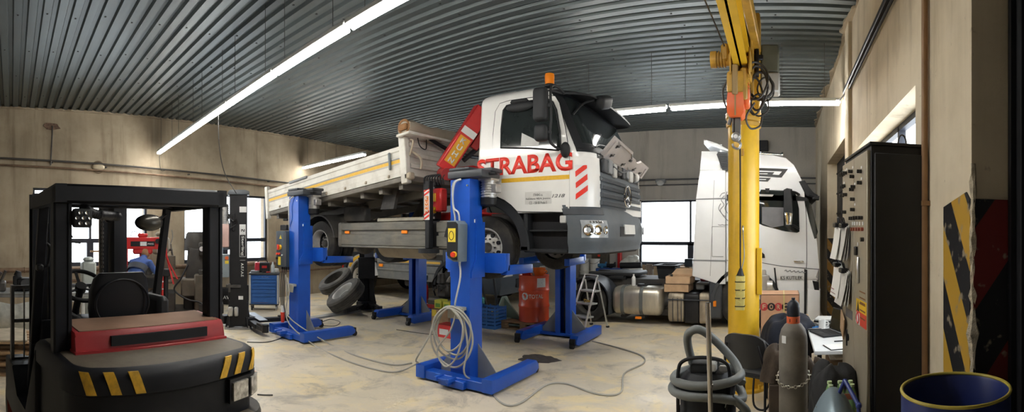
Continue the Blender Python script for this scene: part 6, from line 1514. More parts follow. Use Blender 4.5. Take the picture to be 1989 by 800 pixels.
q = MB(); q.cyl((-10.2,1.85,0),(-10.2,1.85,2.55),.018,seg=8,m=WOOD); q.bx(-10.22,-10.18,1.65,2.05,1.42,1.46); q.tube([(-10.2,2.0,1.45),(-10.18,2.06,1.3),(-10.2,2.1,1.2)],.03,8); one(q, 'wooden_pole', WOOD, 'upright wooden pole with a crosspiece in front of the left window', 'pole')
q = MB()
def sheet(u, v): x = -8.12+.12*math.sin(PI*v)+.05*math.sin(9*u)*v; y = -.95+1.25*u; z = .66-.42*v+.02*math.sin(14*u+3*v); return V((x,y,z))
q.slab(lambda u, v: sheet(u,v), lambda u, v: sheet(u,v)+V((-.012,0,0)), 26, 8); one(q, 'plastic_sheet', mat('crumpled plastic sheet', (.42,.42,.38), .25, var=.3, bump=.4, scale=6), 'crumpled pale plastic sheet hanging from the left workbench', 'sheet')
def pallet(loc, rot, label, L=1.2, W=.8, h=.144, name='pallet', group=None, m=WOOD):
    t = thing(name, label, 'pallet', loc, rot, group)
    n = 5
    for k in range(n): q = MB(); y = -W/2+.07+(W-.14)*k/(n-1); q.bx(-L/2,L/2,y-.06,y+.06,h-.022,h,.003); q.build('deck_board', m, t, flat=True)
    for x in (-L/2+.07,0,L/2-.07):
        q = MB(); q.bx(x-.06,x+.06,-W/2,W/2,h-.044,h-.022); q.build('cross_board', m, t, flat=True)
        for y in (-W/2+.05,0,W/2-.05): q = MB(); q.bx(x-.06,x+.06,y-.05,y+.05,.022,h-.044,.004); q.build('block', m, t, flat=True)
    for y in (-W/2+.05,0,W/2-.05): q = MB(); q.bx(-L/2,L/2,y-.05,y+.05,0,.022); q.build('skid', m, t, flat=True)
    return t
lbls = ['bottom pallet of the stack at the left edge of the photo','middle pallet of the stack at the left edge of the photo','top pallet of the stack at the left edge of the photo']
for k in range(3): pallet((-6.6+.02*k,-.30+.03*k,.145*k), R(88+2*k), lbls[k], group='pallets stacked at the left edge')
q = MB(); q.bx(-7.0,-6.2,-.75,.2,.437,.46,.004); one(q, 'plywood_sheet', mat('pale board', (.42,.36,.26), .7, var=.2), 'pale wooden panel lying on the pallet stack at the left edge', 'board')
# ---- oil drum on a pallet with a pallet truck
def ring_pts(poly_r, c): pass
dc = V((-4.55,8.27,.144))
td = thing('oil_drum', 'red oil drum with white lettering standing on a pallet behind the lifted truck', 'drum', dc)
DR = mat('drum red', (.72,.085,.028), .38, var=.06, coat=.2, dirt=(.3,.04,.02), dirt_amt=.3)
def drum(parent, r, h, m, open_top=False):
    q = MB(); pr = [(r-.01,0),(r+.006,.006),(r+.006,.018),(r,.028)]
    for k in (1, 2): z = h*k/3; pr += [(r,z-.035),(r+.009,z-.018),(r+.012,z),(r+.009,z+.018),(r,z+.035)]
    pr += [(r,h-.028),(r+.006,h-.018),(r+.006,h-.004),(r-.002,h)]
    if open_top: pr += [(r-.012,h-.006),(r-.014,h-.03),(r-.014,.02),(0,.02)]
    else: pr += [(r-.01,h-.004),(r-.014,h-.02),(0,h-.02)]
    q.lathe([(0,0)]+pr, (0,0,0), seg=44); return q.build('barrel', m, parent)
rD, hD = .29, .88
drb = drum(td, rD, hD, DR)
def wrap(o, c, r, f):
    """bend a flat part built about the origin (x along, z up, facing -y) round a cylinder"""
    f = V(f).normalized(); rt = f.cross(V((0,0,1)))*-1
    for v in o.data.vertices:
        a = v.co.x/r; rr_ = r-v.co.y; v.co = V(c)+f*(rr_*math.cos(a))+rt*(rr_*math.sin(a))+V((0,0,v.co.z))
fd = V((4.55,-8.27,0)).normalized()
tx = text('drum_lettering', 'TOTAL', LABEL_W, drb, (-.10,0,.455), (1,0,0), (0,0,1), .28, .072, .002, .008, world=False); wrap(tx, (0,0,0), rD+.001, fd)
q = MB(); q.prism([(.075*math.cos(2*PI*k/8+.2),.075*math.sin(2*PI*k/8+.2)) for k in range(8)], (-.185,-.002,.49), (1,0,0), (0,0,1), (0,.003,0)); em = q.build('drum_emblem', LABEL_W, drb); wrap(em, (0,0,0), rD+.001, fd)
q = MB(); q.prism([(-.04,.03),(.0,.05),(.035,.01),(.01,-.045),(-.01,-.0)], (-.185,-.005,.49), (1,0,0), (0,0,1), (0,.003,0)); e2 = q.build('emblem_stroke', DR, em); wrap(e2, (0,0,0), rD+.001, fd)
q = MB(); q.bx(.06,.24,-.003,0,.66,.83); l_ = q.build('drum_label', LABEL_W, drb)
l_.data.update(); bm = bmesh.new(); bm.from_mesh(l_.data); bmesh.ops.subdivide_edges(bm, edges=bm.edges[:], cuts=5, use_grid_fill=True); bm.to_mesh(l_.data); bm.free(); wrap(l_, (0,0,0), rD+.001, fd)
q = MB(); 
for k in range(5): q.bx(.08,.20-.02*(k%3),-.0045,-.003,.68+k*.03,.687+k*.03)
q.build('label_print', MGREY, l_); wrap(bpy.data.objects['label_print'], (0,0,0), rD+.001, fd)
def top_item(name, label, cat, m, mbf): 
    q = MB(); mbf(q); return one(q, name, m, label, cat)
zt = .144+hD-.015
top_item('funnel', 'bright red funnel lying on top of the oil drum', 'funnel', mat('bright red plastic', (.75,.05,.03), .4), lambda q: q.lathe([(.0,0),(.11,.0),(.10,.03),(.03,.10),(.02,.15),(0,.15)], dc+V((-.14,-.05,hD-.015)), (.5,-.1,.4), 18))
top_item('measuring_jug', 'orange plastic measuring jug on top of the oil drum', 'jug', mat('orange plastic', (.80,.18,.02), .4), lambda q: (q.lathe([(0,0),(.10,0),(.12,.14),(.125,.15),(.11,.14),(.09,.015),(0,.015)], dc+V((.12,.0,hD-.015)), (0,0,1), 20), q.tube([dc+V((.23,0,hD+.1)), dc+V((.28,0,hD+.07)), dc+V((.22,0,hD+.02))], .012, 6)))
top_item('crumpled_rag', 'pale crumpled rag on top of the oil drum', 'rag', mat('pale rag', (.6,.56,.52), .9, bump=.4), lambda q: [q.ball(dc+V((-.02+.03*k,.05-.04*k,hD+.01)), .05, 9, sc=(1,1,.7)) for k in range(3)])
pallet((dc.x-.02,dc.y+.02,0), R(-3), 'worn wooden pallet under the red oil drum', 1.0, .8, name='pallet')
pj = thing('pallet_truck', 'pale green hand pallet truck carrying the oil drum pallet', 'pallet truck', (-5.35,8.3,0), R(84))
GRN = mat('pale green paint', (.30,.42,.33), .5, var=.15, dirt=(.3,.28,.22), dirt_amt=.5)
q = MB(); q.prism([(-.30,.14),(.30,.14),(.30,.2),(.07,.56),(-.07,.56),(-.30,.2)], (0,-.10,0), (1,0,0), (0,0,1), (0,-.03,0), bevel=.006); q.prism([(-.10,.14),(-.55,.14),(-.13,.54)], (-.02,0,0), (0,1,0), (0,0,1), (.04,0,0)); q.bx(-.3,.3,-.3,-.08,.12,.16,.01); q.build('frame', GRN, pj)
for s in (-1, 1):
    q = MB(); q.bx(s*.19-.07,s*.19+.07,-.95,-.28,.05,.085,.008); q.build('fork', GRN, pj)
    q = MB(); q.cyl((s*.06-.025,.06,.09),(s*.06+.025,.06,.09),.09,seg=18); q.build('wheel', BLACK, pj)
q = MB(); q.cyl((0,.02,.16),(0,.02,.5),.045,seg=12); q.bar((0,.06,.25),(0,.22,1.28),.05,.03,.006); q.tube([(0,.22,1.26),(-.12,.25,1.32),(-.13,.28,1.44),(0,.29,1.48),(.13,.28,1.44),(.12,.25,1.32),(0,.22,1.26)], .014, 8); q.build('tow_handle', BLACK, pj)
# trolley jack beside it
tj = thing('trolley_jack', 'long black trolley jack on the floor left of the green pallet truck', 'jack', at_z(962,612,0), R(-25))
q = MB(); q.prism([(-.45,.08),(.45,.08),(.45,.14),(.2,.22),(-.35,.18),(-.45,.14)], (0,-.15,0), (1,0,0), (0,0,1), (0,.05,0)); q.prism([(-.45,.08),(.45,.08),(.45,.14),(.2,.22),(-.35,.18),(-.45,.14)], (0,.10,0), (1,0,0), (0,0,1), (0,.05,0)); q.bar((-.2,0,.14),(.42,0,.24),.12,.08,.01); q.cyl((.42,0,.24),(.42,0,.30),.06,seg=14); q.build('jack_body', BLACK, tj)
q = MB(); q.bar((-.38,0,.16),(-.75,.0,.95),.035,.035); q.build('jack_handle', BLACK, tj)
q = MB(); q.bx(.0,.15,-.155,-.15,.10,.16); q.build('yellow_label', LABEL_Y, tj)
for x in (-.38,.38):
    q = MB(); q.cyl((x,-.2,.07),(x,-.14,.07),.07,seg=16); q.cyl((x,.14,.07),(x,.2,.07),.07,seg=16); q.build('wheel', DSTEEL, tj)
# carton stack and crates
cb1 = open_carton(-6.05,-5.62,7.0,7.32,0,.40,'carton','brown carton with yellow label on the floor behind the nearest blue lift',CARD,False)
q = MB(); q.bx(-6.03,-5.93,6.995,7.0,.26,.38); q.build('yellow_label', LABEL_Y, cb1, True)
for k, (a, lbl) in enumerate(((-6.02,'left yellow filter box on top of the brown carton'),(-5.81,'right yellow filter box on top of the brown carton'))):
    q = MB(); q.bx(a,a+.17,7.05,7.25,.402,.402+.14+.02*(1-k),.004); q.bx(a+.03,a+.14,7.047,7.05,.43,.50,m=mat('green print',(.15,.35,.05),.5)); one(q, 'filter_box', mat('lime yellow box', (.62,.60,.06), .6), lbl, 'box', 'yellow filter boxes on the carton', flat=True)
q = MB(); q.bx(-5.58,-5.12,6.58,6.88,0,.22,.006); rb_ = q.build('red_box', mat('red printed box', (.62,.04,.04), .55, var=.1)); tag(rb_, 'red and white printed box on the floor in front of the brown carton', 'box')
q = MB(); q.bx(-5.5,-5.3,6.574,6.58,.05,.15); q.bx(-5.25,-5.16,6.574,6.58,.03,.19); q.build('box_print', LABEL_W, rb_)
p = at_z(836,606,0); q = tub(p.x-.25,p.x+.25,p.y-.18,p.y+.18,0,.14,.03,.015); one(q, 'red_tray', mat('dark red tray', (.38,.02,.02), .5), 'red plastic tray on the floor behind the far rear blue lift leg', 'tray', flat=True)
p = at_z(942,638,0); cr_ = thing('blue_crate', 'blue slatted plastic crate on the floor right of the nearest blue lift', 'crate', (p.x-.05,p.y+.2,0))
q = MB(); x, y = p.x-.05, p.y+.2
for k in range(6): q.bx(x-.28,x+.28,y-.2,y-.185,.02+k*.065,.065+k*.065); q.bx(x-.28,x+.28,y+.185,y+.2,.02+k*.065,.065+k*.065); q.bx(x+.265,x+.28,y-.2,y+.2,.02+k*.065,.065+k*.065); q.bx(x-.28,x-.265,y-.2,y+.2,.02+k*.065,.065+k*.065)
for a in (-.27,-.09,.09,.27): q.bx(x+a-.012,x+a+.012,y-.205,y-.18,0,.41); q.bx(x+a-.012,x+a+.012,y+.18,y+.205,0,.41)
q.bx(x-.28,x+.28,y-.2,y+.2,0,.02); q.build('crate_body', mat('crate blue', (.03,.14,.42), .5), cr_, True, flat=True)
p = at_z(937,603,0); boxat(937,606,.16,.14,.35,.2,'teal_canister',mat('teal plastic',(.05,.28,.28),.4),'teal plastic canister behind the blue slatted crate','canister',bevel=.03)
# greasy machine lump by truck wheel and scattered parts behind
pm = at_z(868,598,0); gm = thing('gearbox', 'greasy gearbox with red cap standing on the floor behind the nearest blue lift', 'gearbox', (pm.x,pm.y,0))
q = MB(); q.bx(pm.x-.4,pm.x+.4,pm.y-.3,pm.y+.3,0,.25,.05); q.bx(pm.x-.18,pm.x+.16,pm.y-.2,pm.y+.2,.25,.62,.06); q.cyl((pm.x-.05,pm.y-.15,.62),(pm.x-.05,pm.y-.15,.85),.11,.09,seg=14)
for k in range(6): q.cyl((pm.x-.2+.07*k,pm.y-.25,.45+.05*(k%3)),(pm.x-.17+.07*k,pm.y-.32,.47+.05*(k%3)),.03,seg=8)
q.build('housing', DSTEEL, gm, True); q = MB(); q.tube([(pm.x-.2,pm.y-.2,.3),(pm.x-.25,pm.y-.25,.6),(pm.x-.1,pm.y-.28,.8)],.02,6); q.build('hose', BLACK, gm, True)
pe = at_z(826,588,0); fe = thing('fire_extinguisher', 'small red cylinder standing beside the dark lorry side', 'fire extinguisher', (pe.x,pe.y,0))
q = MB(); q.lathe([(0,0),(.08,0),(.085,.02),(.085,.42),(.05,.5),(.02,.52),(0,.52)], seg=18); q.build('cylinder', RED, fe); q = MB(); q.bx(-.02,.05,-.015,.015,.52,.57,.006); q.build('valve', BLACK, fe)
# two loose tyres leaning by the black lift post
def tyre(c, n, r, w_, label, rimmed):
    t = thing('loose_tyre', label, 'tyre', c, 0, 'loose tyres leaning by the lift post'); n = V(n).normalized()
    q = MB(); pr = [(r*.58,0),(r*.66,.012),(r*.82,.015),(r-.035,0),(r,-.04)]
    for k in range(4): h = -.05-(w_-.1)*(k+.5)/4; pr += [(r,h+.02),(r-.014,h+.012),(r-.014,h+.002),(r,h-.006)]
    pr += [(r,-w_+.04),(r-.035,-w_),(r*.82,-w_-.012),(r*.66,-w_-.01),(r*.58,-w_+.01)]
    q.lathe(pr, n*(w_/2), n, 40, loop=True); q.build('tread', mat('dusty tyre rubber', (.06,.056,.05), .85, var=.3, dirt=(.16,.14,.11), dirt_amt=.5), t, sharp=30)
    if rimmed:
        q = MB(); q.lathe([(r*.6,-.02),(r*.585,.004),(r*.55,-.01),(r*.52,-.05),(r*.50,-w_*.55),(r*.36,-w_*.5),(r*.30,-w_*.35),(r*.26,-w_*.35),(r*.26,-w_*.5),(r*.5,-w_*.7),(r*.58,-w_+.0)], n*(w_/2), n, 32, loop=True); q.build('rim', mat('silver rim', (.55,.55,.53), .4, .4, var=.2), t, sharp=60)
    return t
n1 = V((.05,-.42,.62)).normalized()
n1 = V((-.20,-.56,.72)).normalized()
tyre(V((-8.55,6.95,.43)), n1, .47, .26, 'lighter rimmed tyre leaning at a slant in front of the black lift post', True)
tyre(V((-9.42,7.35,.66)), V((-.1,-.5,.75)), .45, .22, 'black tyre lying slanted behind the rimmed tyre', False)
boxat(662,588,.5,.45,.40,.3,'tyre_stand',BLACK,'black wheel stand under the rear slanted loose tyre','stand')
# ---- stepladder
sl = thing('stepladder', 'small aluminium stepladder with three treads beside the far blue lift', 'stepladder', (-3.60,8.62,0), R(-22))
q = MB()
for s in (-1, 1): q.bar((s*.22,-.30,0),(s*.17,.12,.98),.045,.02,.004,up=(1,0,0))
q.build('front_rails', mat('aluminium', (.62,.63,.64), .35, .8), sl)
q = MB()
for s in (-1, 1): q.bar((s*.22,.36,0),(s*.17,.14,.92),.035,.018,.004,up=(1,0,0))
q.tube([(-.17,.12,.98),(-.15,.13,1.02),(.15,.13,1.02),(.17,.12,.98)],.012,8); q.build('rear_rails', mat('aluminium', (.62,.63,.64)), sl)
for z, y in ((.25,-.19),(.49,-.09),(.72,.01)): q = MB(); q.bx(-.20,.20,y-.02,y+.19,z-.02,z+.012,.006); q.build('tread', mat('grey tread', (.4,.41,.42), .5, .4), sl)
for s in (-1, 1):
    for y in (-.30,.36): q = MB(); q.bx(s*.22-.03,s*.22+.03,y-.025,y+.025,0,.035,.006); q.build('rubber_foot', BLACK, sl)
q = MB(); q.tube([(-.05,.0,.52),(.0,-.05,.56),(.1,.0,.53),(.05,.08,.52),(-.05,.03,.5)],.013,6,closed=True); o = q.build('yellow_strap', mat('ochre strap', (.5,.34,.08), .7)); tag(o, 'ochre strap lying on the middle stepladder tread', 'strap'); o.location = sl.location; o.rotation_euler = sl.rotation_euler
# ---- things along the back wall
def bucket(px, z, label, r=.14, h=.33, y=12.55):
    x = at_y(px,0,y).x; t = thing('paint_bucket', label, 'bucket', (x,y,z), 0, 'white buckets by the back wall')
    q = MB(); q.lathe([(0,0),(r*.9,0),(r,h-.03),(r+.012,h-.028),(r+.012,h),(0,h)], seg=22); q.build('pail', mat('white pail', (.68,.67,.63), .45), t)
    q = MB(); q.tube([(-r,-.02,h-.05),(-r*.6,-r*.9,h-.12),(r*.6,-r*.9,h-.12),(r,-.02,h-.05)], .005, 5); q.build('bail', DSTEEL, t)
sh = thing('wall_shelf', 'low shelf by the back wall carrying buckets and a blue box', 'shelf', (at_y(1175,0,12.55).x,12.55,0))
xa, xb = at_y(1118,0,12.55).x, at_y(1238,0,12.55).x
q = MB(); q.bx(xa,xb,12.3,12.85,.42,.46,.005); q.build('shelf_board', WOOD, sh, True)
for x in (xa+.05,xb-.05):
    for y in (12.34,12.8): q = MB(); q.bx(x-.03,x+.03,y-.03,y+.03,0,.42); q.build('leg', DSTEEL, sh, True)
bucket(1136,.462,'lower left white bucket of four on the shelf by the back wall'); bucket(1155,.462,'lower right white bucket of four on the shelf by the back wall'); bucket(1136,.795,'upper left white bucket of four on the shelf by the back wall'); bucket(1155,.795,'upper right white bucket of four on the shelf by the back wall')
x0, x1 = at_y(1160,0,12.5).x, at_y(1213,0,12.5).x
t = thing('blue_toolbox', 'long blue metal toolbox on the shelf by the back wall', 'toolbox', ((x0+x1)/2,12.55,.462)); q = MB(); q.bx(x0,x1,12.35,12.75,.462,.68,.01); q.build('lower_tray', mat('toolbox blue', (.02,.07,.28), .4), t, True); q = MB(); q.bx(x0+.01,x1-.01,12.36,12.74,.69,.88,.012); q.build('lid', mat('toolbox blue', (.02,.07,.28)), t, True)
rt = random.Random(6); lt = ['dark blue hand drill lying on the blue toolbox','black grinder lying on the blue toolbox','red canister standing behind the blue toolbox']
for k, (px, m_) in enumerate(((1170,mat('drill blue',(.03,.15,.3),.4)),(1187,BLACK))):
    x = at_y(px,0,12.5).x; q = MB(); q.cyl((x-.12,12.5,.95),(x+.12,12.52,.96),.05,seg=12); q.bar((x+.05,12.5,.92),(x+.12,12.5,1.05),.05,.04,.01); q.bx(x-.05,x+.03,12.46,12.56,.885,.93,.01); one(q, 'power_tool', m_, lt[k], 'power tool')
x = at_y(1200,0,12.7).x; q = MB(); q.bx(x-.05,x+.05,12.79,12.95,.0,1.33,.02,m=None); one(q, 'red_canister', RED, lt[2], 'canister')
x = at_y(1218,0,12.6).x; q = MB(); 
for k in range(9): q.ball((x-.1+.06*(k%4)+.02*k,12.6+.03*(k%3),1.02+.06*(k//3)+.02*(k%2)), .11, 9, sc=(1,.8,.8))
q.bx(x-.15,x+.22,12.45,12.75,.46,1.0,.03); one(q, 'white_bag', mat('white plastic bag', (.66,.66,.60), .5, bump=.5), 'crumpled white plastic bag on the shelf left of the back window', 'bag')
x = at_y(1228,0,11.9).x; q = MB(); q.bx(x-.25,x+.25,11.8,12.05,0,.93,.02); ob = one(q, 'white_carton', PAPER, 'white carton standing behind the tractor frame with a black roll on top', 'box')
q = MB(); q.cyl((x-.3,11.85,1.0),(x+.25,11.9,1.02),.08,seg=16); one(q, 'black_roll', BLACK, 'black foil roll lying on the white carton behind the tractor', 'roll')
p = at_y(1167,500,YB-.1); t = thing('switch_box', 'grimy grey switch box with red knob on the back wall', 'switch box', (p.x,YB-.1,p.z-.3))
q = MB(); q.bx(p.x-.24,p.x+.24,YB-.2,YB,p.z-.22,p.z+.3,.03); q.bx(p.x-.14,p.x+.14,YB-.22,YB,p.z-.36,p.z-.2,.03); q.cyl((p.x,YB-.1,p.z-.45),(p.x,YB-.1,p.z-.3),.04,seg=10); q.build('housing', MACH, t, True); q = MB(); q.bx(p.x-.05,p.x+.03,YB-.26,YB-.2,p.z+.02,p.z+.2,.02); q.build('knob', BTNR, t, True)
# pallets on edge under the back window
W2 = [mat('weathered plank', (.36,.25,.15), .75, var=.3, scale=5, stretch=(8,1,1)), mat('grey plank', (.27,.22,.18), .8, var=.3, scale=5, stretch=(8,1,1)), mat('fresh plank', (.50,.37,.22), .75, var=.25, scale=5, stretch=(8,1,1))]
for i, (px0, px1, lbl, n) in enumerate(((1240,1298,'left upright wooden pallet leaning under the back window',4),(1292,1342,'right upright wooden pallet leaning under the back window',5))):
    y0 = 12.15-.0*i; xa, xb = at_y(px0,0,y0).x, at_y(px1,0,y0).x; t = thing('upright_pallet', lbl, 'pallet', ((xa+xb)/2,y0,0), 0, 'pallets standing on edge by the back wall')
    for k in range(n):
        x = xa+(xb-xa)*(k+.5)/n; hw = (xb-xa)/n*.40; q = MB(); q.bx(x-hw,x+hw,y0-.02,y0,0,1.02+.02*(k%2),.003); q.build('deck_board', W2[(k+i) % 3], t, True, flat=True)
    for z in (.1,.55,.95): q = MB(); q.bx(xa,xb,y0,y0+.09,z-.05,z+.05); q.build('cross_board', W2[1], t, True, flat=True)
xa, xb = at_y(1313,0,12.0).x, at_y(1342,0,12.0).x; open_carton(xa,xb,11.72,12.05,0,1.0,'tall_carton','tall brown carton in front of the right upright pallet by the window',mat('pale cardboard',(.5,.34,.2)),False)
q = MB(); p = at_y(1336,519,11.7); q.bx(p.x-.1,p.x+.1,11.75,11.95,1.002,1.2,.02); o = one(q, 'black_battery', mat('black battery case', (.02,.03,.04), .4), 'small black battery on top of the tall carton by the back window', 'battery')
p = at_y(1482,284,YB-.1); q = MB(); q.bx(p.x-.14,p.x+.14,YB-.22,YB,p.z-.14,p.z+.14,.02); q.cyl((p.x,YB-.23,p.z),(p.x,YB-.22,p.z),.09,seg=18); one(q, 'wall_speaker', BLACK, 'small black box speaker high on the back wall right of the yellow post', 'speaker')
# ---- oil stain
q = MB(); ro = random.Random(8); c = at_z(1045,697,.0); pp = []
for k in range(30): a = 2*PI*k/30; r = 1+.10*math.sin(3*a+1)+.06*math.sin(7*a)+ro.uniform(-.06,.06); pp.append((.30*r*math.cos(a), .24*r*math.sin(a)))
q.prism(pp, (c.x,c.y,.0005), (1,0,0), (0,1,0), (0,0,.0015)); one(q, 'oil_stain', mat('dried oil', (.055,.045,.042), .75, var=.4, scale=14), 'dark dried oil stain on the floor in front of the red drum', 'stain', flat=True)
# ---- yellow pillar jib crane
CY = mat('crane yellow', (.72,.43,.02), .38, var=.12, scale=3, coat=.15, dirt=(.35,.19,.02), dirt_amt=.5)
CYD = mat('worn crane yellow', (.50,.28,.03), .5, var=.25, scale=5, dirt=(.2,.11,.03), dirt_amt=.6)
cx, cy = -.43, 5.78
jc = thing('jib_crane', 'yellow pillar jib crane with orange chain hoist, standing before the white tractor', 'crane', (cx,cy,0))
q = MB(); q.lathe([(.0,0),(.30,0),(.30,.03),(.245,.035),(.19,.55),(.185,.6),(.185,3.06),(0,3.06)], (cx,cy,0), seg=36)
for k in range(8): a = 2*PI*k/8; p = V((cx+.275*math.cos(a),cy+.275*math.sin(a),.03)); q.cyl(p, p+V((0,0,.05)), .02, seg=6)
pil = q.build('pillar', CY, jc, True)
q = MB(); q.lathe([(.15,3.05),(.205,3.06),(.21,3.10),(.195,3.12),(.20,3.15),(.215,3.16),(.215,3.22),(.18,3.24),(0,3.24)], (cx,cy,0), seg=32); q.build('slewing_ring', CYD, jc, True)
q = MB()
q.bx(cx-.03,cx+.20,cy-.17,cy+.15,3.22,4.35,.015)
q.prism([(.15,3.2),(-.2,3.2),(-.55,3.42),(-.55,3.9),(-1.7,4.05),(-1.7,4.2),(.15,4.42)], (cx+.115,cy,0), (0,1,0), (0,0,1), (.02,0,0)); q.prism([(.15,3.2),(-.2,3.2),(-.55,3.42),(-.55,3.9),(-1.7,4.05),(-1.7,4.2),(.15,4.42)], (cx+.0,cy,0), (0,1,0), (0,0,1), (.02,0,0))
q.build('crane_head', CYD, jc, True)
q = MB()
bxl = -.395
for z in (3.50,3.76): q.bx(bxl-.07,bxl+.07,3.12,cy-.05,z,z+.018)
q.bx(bxl-.01,bxl+.01,3.12,cy-.05,3.5,3.77)
q.bx(bxl-.07,bxl+.07,3.10,3.12,3.48,3.8)
q.build('jib_beam', CY, jc, True)
q = MB(); q.bar((bxl+.13,cy-.1,3.98),(bxl+.07,3.3,3.84),.09,.14,.01); q.build('tie_brace', CYD, jc, True)
q = MB(); q.bx(cx+.15,cx+.19,cy-.25,cy-.15,3.6,4.0,.01); q.bx(cx+.12,cx+.24,cy-.24,cy-.2,3.78,3.84,.01); q.build('cable_guide', BLACK, jc, True)
q = MB(); q.bx(cx+.20,cx+.42,cy+.0,cy+.25,3.72,4.05,.02); q.build('junction_box', mat('olive grey box', (.16,.17,.13), .5), jc, True); q = MB(); q.bx(cx+.20,cx+.43,cy-.02,cy+.22,3.48,3.715,.02); q.build('socket_box', LGREY, jc, True)
# trolley and hoist
hy = 5.0
q = MB(); q.cyl((-.68,hy,3.60),(-.50,hy,3.60),.07,seg=16); q.cyl((-.71,hy,3.60),(-.66,hy,3.60),.085,seg=16); q.bx(-.60,-.52,hy-.08,hy+.08,3.56,3.74,.02)
for k in range(4): q.torus((-.655+.03*k,hy,3.6),(1,0,0),.078,.008,16,5)
q.build('travel_motor', CYD, jc, True)
q = MB()
for x in (bxl-.10,bxl+.09): q.bx(x-.008,x+.008,hy-.16,hy+.16,3.40,3.66,.004)
for x in (bxl-.06,bxl+.055):
    for y in (hy-.1,hy+.1): q.cyl((x-.02,y,3.555),(x+.02,y,3.555),.035,seg=14)
q.cyl((bxl-.12,hy,3.44),(bxl+.11,hy,3.44),.02,seg=10); q.build('trolley', CYD, jc, True)
q = MB(); q.bx(-.535,-.36,hy-.14,hy+.14,3.22,3.44,.03,seg=2); q.cyl((-.44,hy+.14,3.32),(-.44,hy+.30,3.32),.10,seg=18); q.bx(-.40,-.32,hy-.12,hy+.12,3.14,3.48,.02)
for k in range(6): q.bx(-.36,-.31,hy-.1,hy+.1,3.26+k*.035,3.275+k*.035)
q.bx(-.48,-.42,hy-.15,hy+.1,3.2,3.5,.01,m=mat('worn crane brown',(.30,.2,.08),.6)); q.build('hoist_body', CYD, jc, True)
HO = mat('hoist orange', (.72,.13,.03), .42, var=.1, dirt=(.35,.08,.03), dirt_amt=.4)
q = MB(); rg = []
for z, e in ((2.985,.03),(3.02,.005),(3.12,.0),(3.225,.01)): rg.append([V((x,y,z)) for x,y in ((-.535+e,hy-.13+e),(-.36-e,hy-.13+e),(-.36-e,hy+.13-e),(-.535+e,hy+.13-e))])
q.loft(rg); q.bx(-.375,-.31,hy-.11,hy+.12,3.10,3.34,.03,seg=2); hc_ = q.build('hoist_cover', HO, jc, True)
q = MB(); q.bx(-.455,-.44,hy-.136,hy-.13,2.99,3.22,.002); q.build('cover_rib', mat('worn crane brown', (.3,.2,.08)), hc_, True)
q = MB(); q.cyl((-.475,hy-.03,2.84),(-.475,hy-.03,3.0),.015,seg=8); q.bx(-.46,-.40,hy-.06,hy-.02,2.76,2.99,.006); q.cyl((-.52,hy-.03,2.92),(-.50,hy-.03,3.0),.02,seg=8); q.build('chain_guide', DSTEEL, jc, True)
q = MB(); q.torus((-.445,hy-.05,2.79),(0,1,0),.035,.016,20,8); q.cyl((-.445,hy-.075,2.79),(-.445,hy-.025,2.79),.022,seg=14); q.tube([(-.445,hy-.05,2.755),(-.40,hy-.05,2.72),(-.42,hy-.05,2.67),(-.47,hy-.05,2.685),(-.48,hy-.05,2.72)],.012,8); q.build('hook', STEEL, jc, True)
q = MB()
for k, (c, a_, b_, r) in enumerate((((-.26,3.45),.13,.20,.012),((-.24,3.38),.10,.24,.012),((-.27,3.30),.08,.20,.011),((-.20,3.42),.12,.15,.016),((-.22,3.22),.10,.12,.010),((-.15,3.4),.09,.13,.010))):
    q.tube([(c[0]+a_*math.cos(t)*(1+.1*math.sin(3*t+k)), 5.25+.03*k+.03*math.sin(2*t), c[1]+b_*math.sin(t)) for t in [2*PI*i/10 for i in range(10)]], r, 7, 5, closed=True)
q.tube([(-.27,5.2,3.2),(-.36,5.2,3.05),(-.32,5.3,2.95),(-.22,5.4,3.0),(-.20,5.5,3.15)],.011,7); q.tube([(-.54,5.05,3.4),(-.60,5.1,3.3),(-.57,5.15,3.15),(-.5,5.2,3.1)],.011,7)
q.tube([(-.56,4.9,3.7),(-.62,4.2,3.76),(-.66,3.3,3.74)],.008,6)
q.build('coiled_cable', CABLED, jc, True)
q = MB(); q.tube([(-.44,5.32,3.1),(-.435,5.36,2.4),(-.44,5.42,1.8),(-.44,5.43,1.5),(-.435,5.43,1.36)],.009,7); q.build('pendant_cable', BLACK, jc, True)
q = MB(); q.tube([(-.425,5.56,1.86),(-.41,5.50,1.72),(-.40,5.46,1.55),(-.43,5.43,1.40)],.006,6); q.torus((-.42,5.57,1.86),(1,0,0),.035,.008,14,6); q.build('pendant_chain', STEEL, jc, True)
q = MB(); q.prism([(-.05,0),(.05,0),(.055,.38),(-.045,.38)], (-.445,5.38,.96), (1,0,0), (0,0,1), (0,.085,0), bevel=.012); q.cyl((-.44,5.42,1.34),(-.435,5.43,1.42),.045,.016,seg=14,m=BLACK)
pn = q.build('pendant_control', mat('pale yellow plastic', (.62,.52,.16), .5, var=.12, dirt=(.3,.22,.08), dirt_amt=.5), jc, True)
q = MB()
for k in range(4): q.bx(-.498,-.388,5.374,5.47,1.0+k*.09,1.008+k*.09)
q.build('rubber_band', BLACK, pn, True)
for k in range(6): q = MB(); p = V((-.445-.014+.03*(k%2),5.378,1.04+.05*k)); q.cyl(p,p+V((0,-.01,0)),.012,seg=10); q.build('push_button', mat('pale yellow plastic', (.6,.5,.16)), pn, True)
q = MB(); q.bx(cx+.16,cx+.22,cy-.12,cy-.06,1.10,1.64,.005); q.build('handle_rail', CY, jc, True)
q = MB(); q.bx(cx-.02,cx+.02,cy-.2,cy-.18,2.70,2.78,.006); q.build('cable_clip', CYD, pil, True)

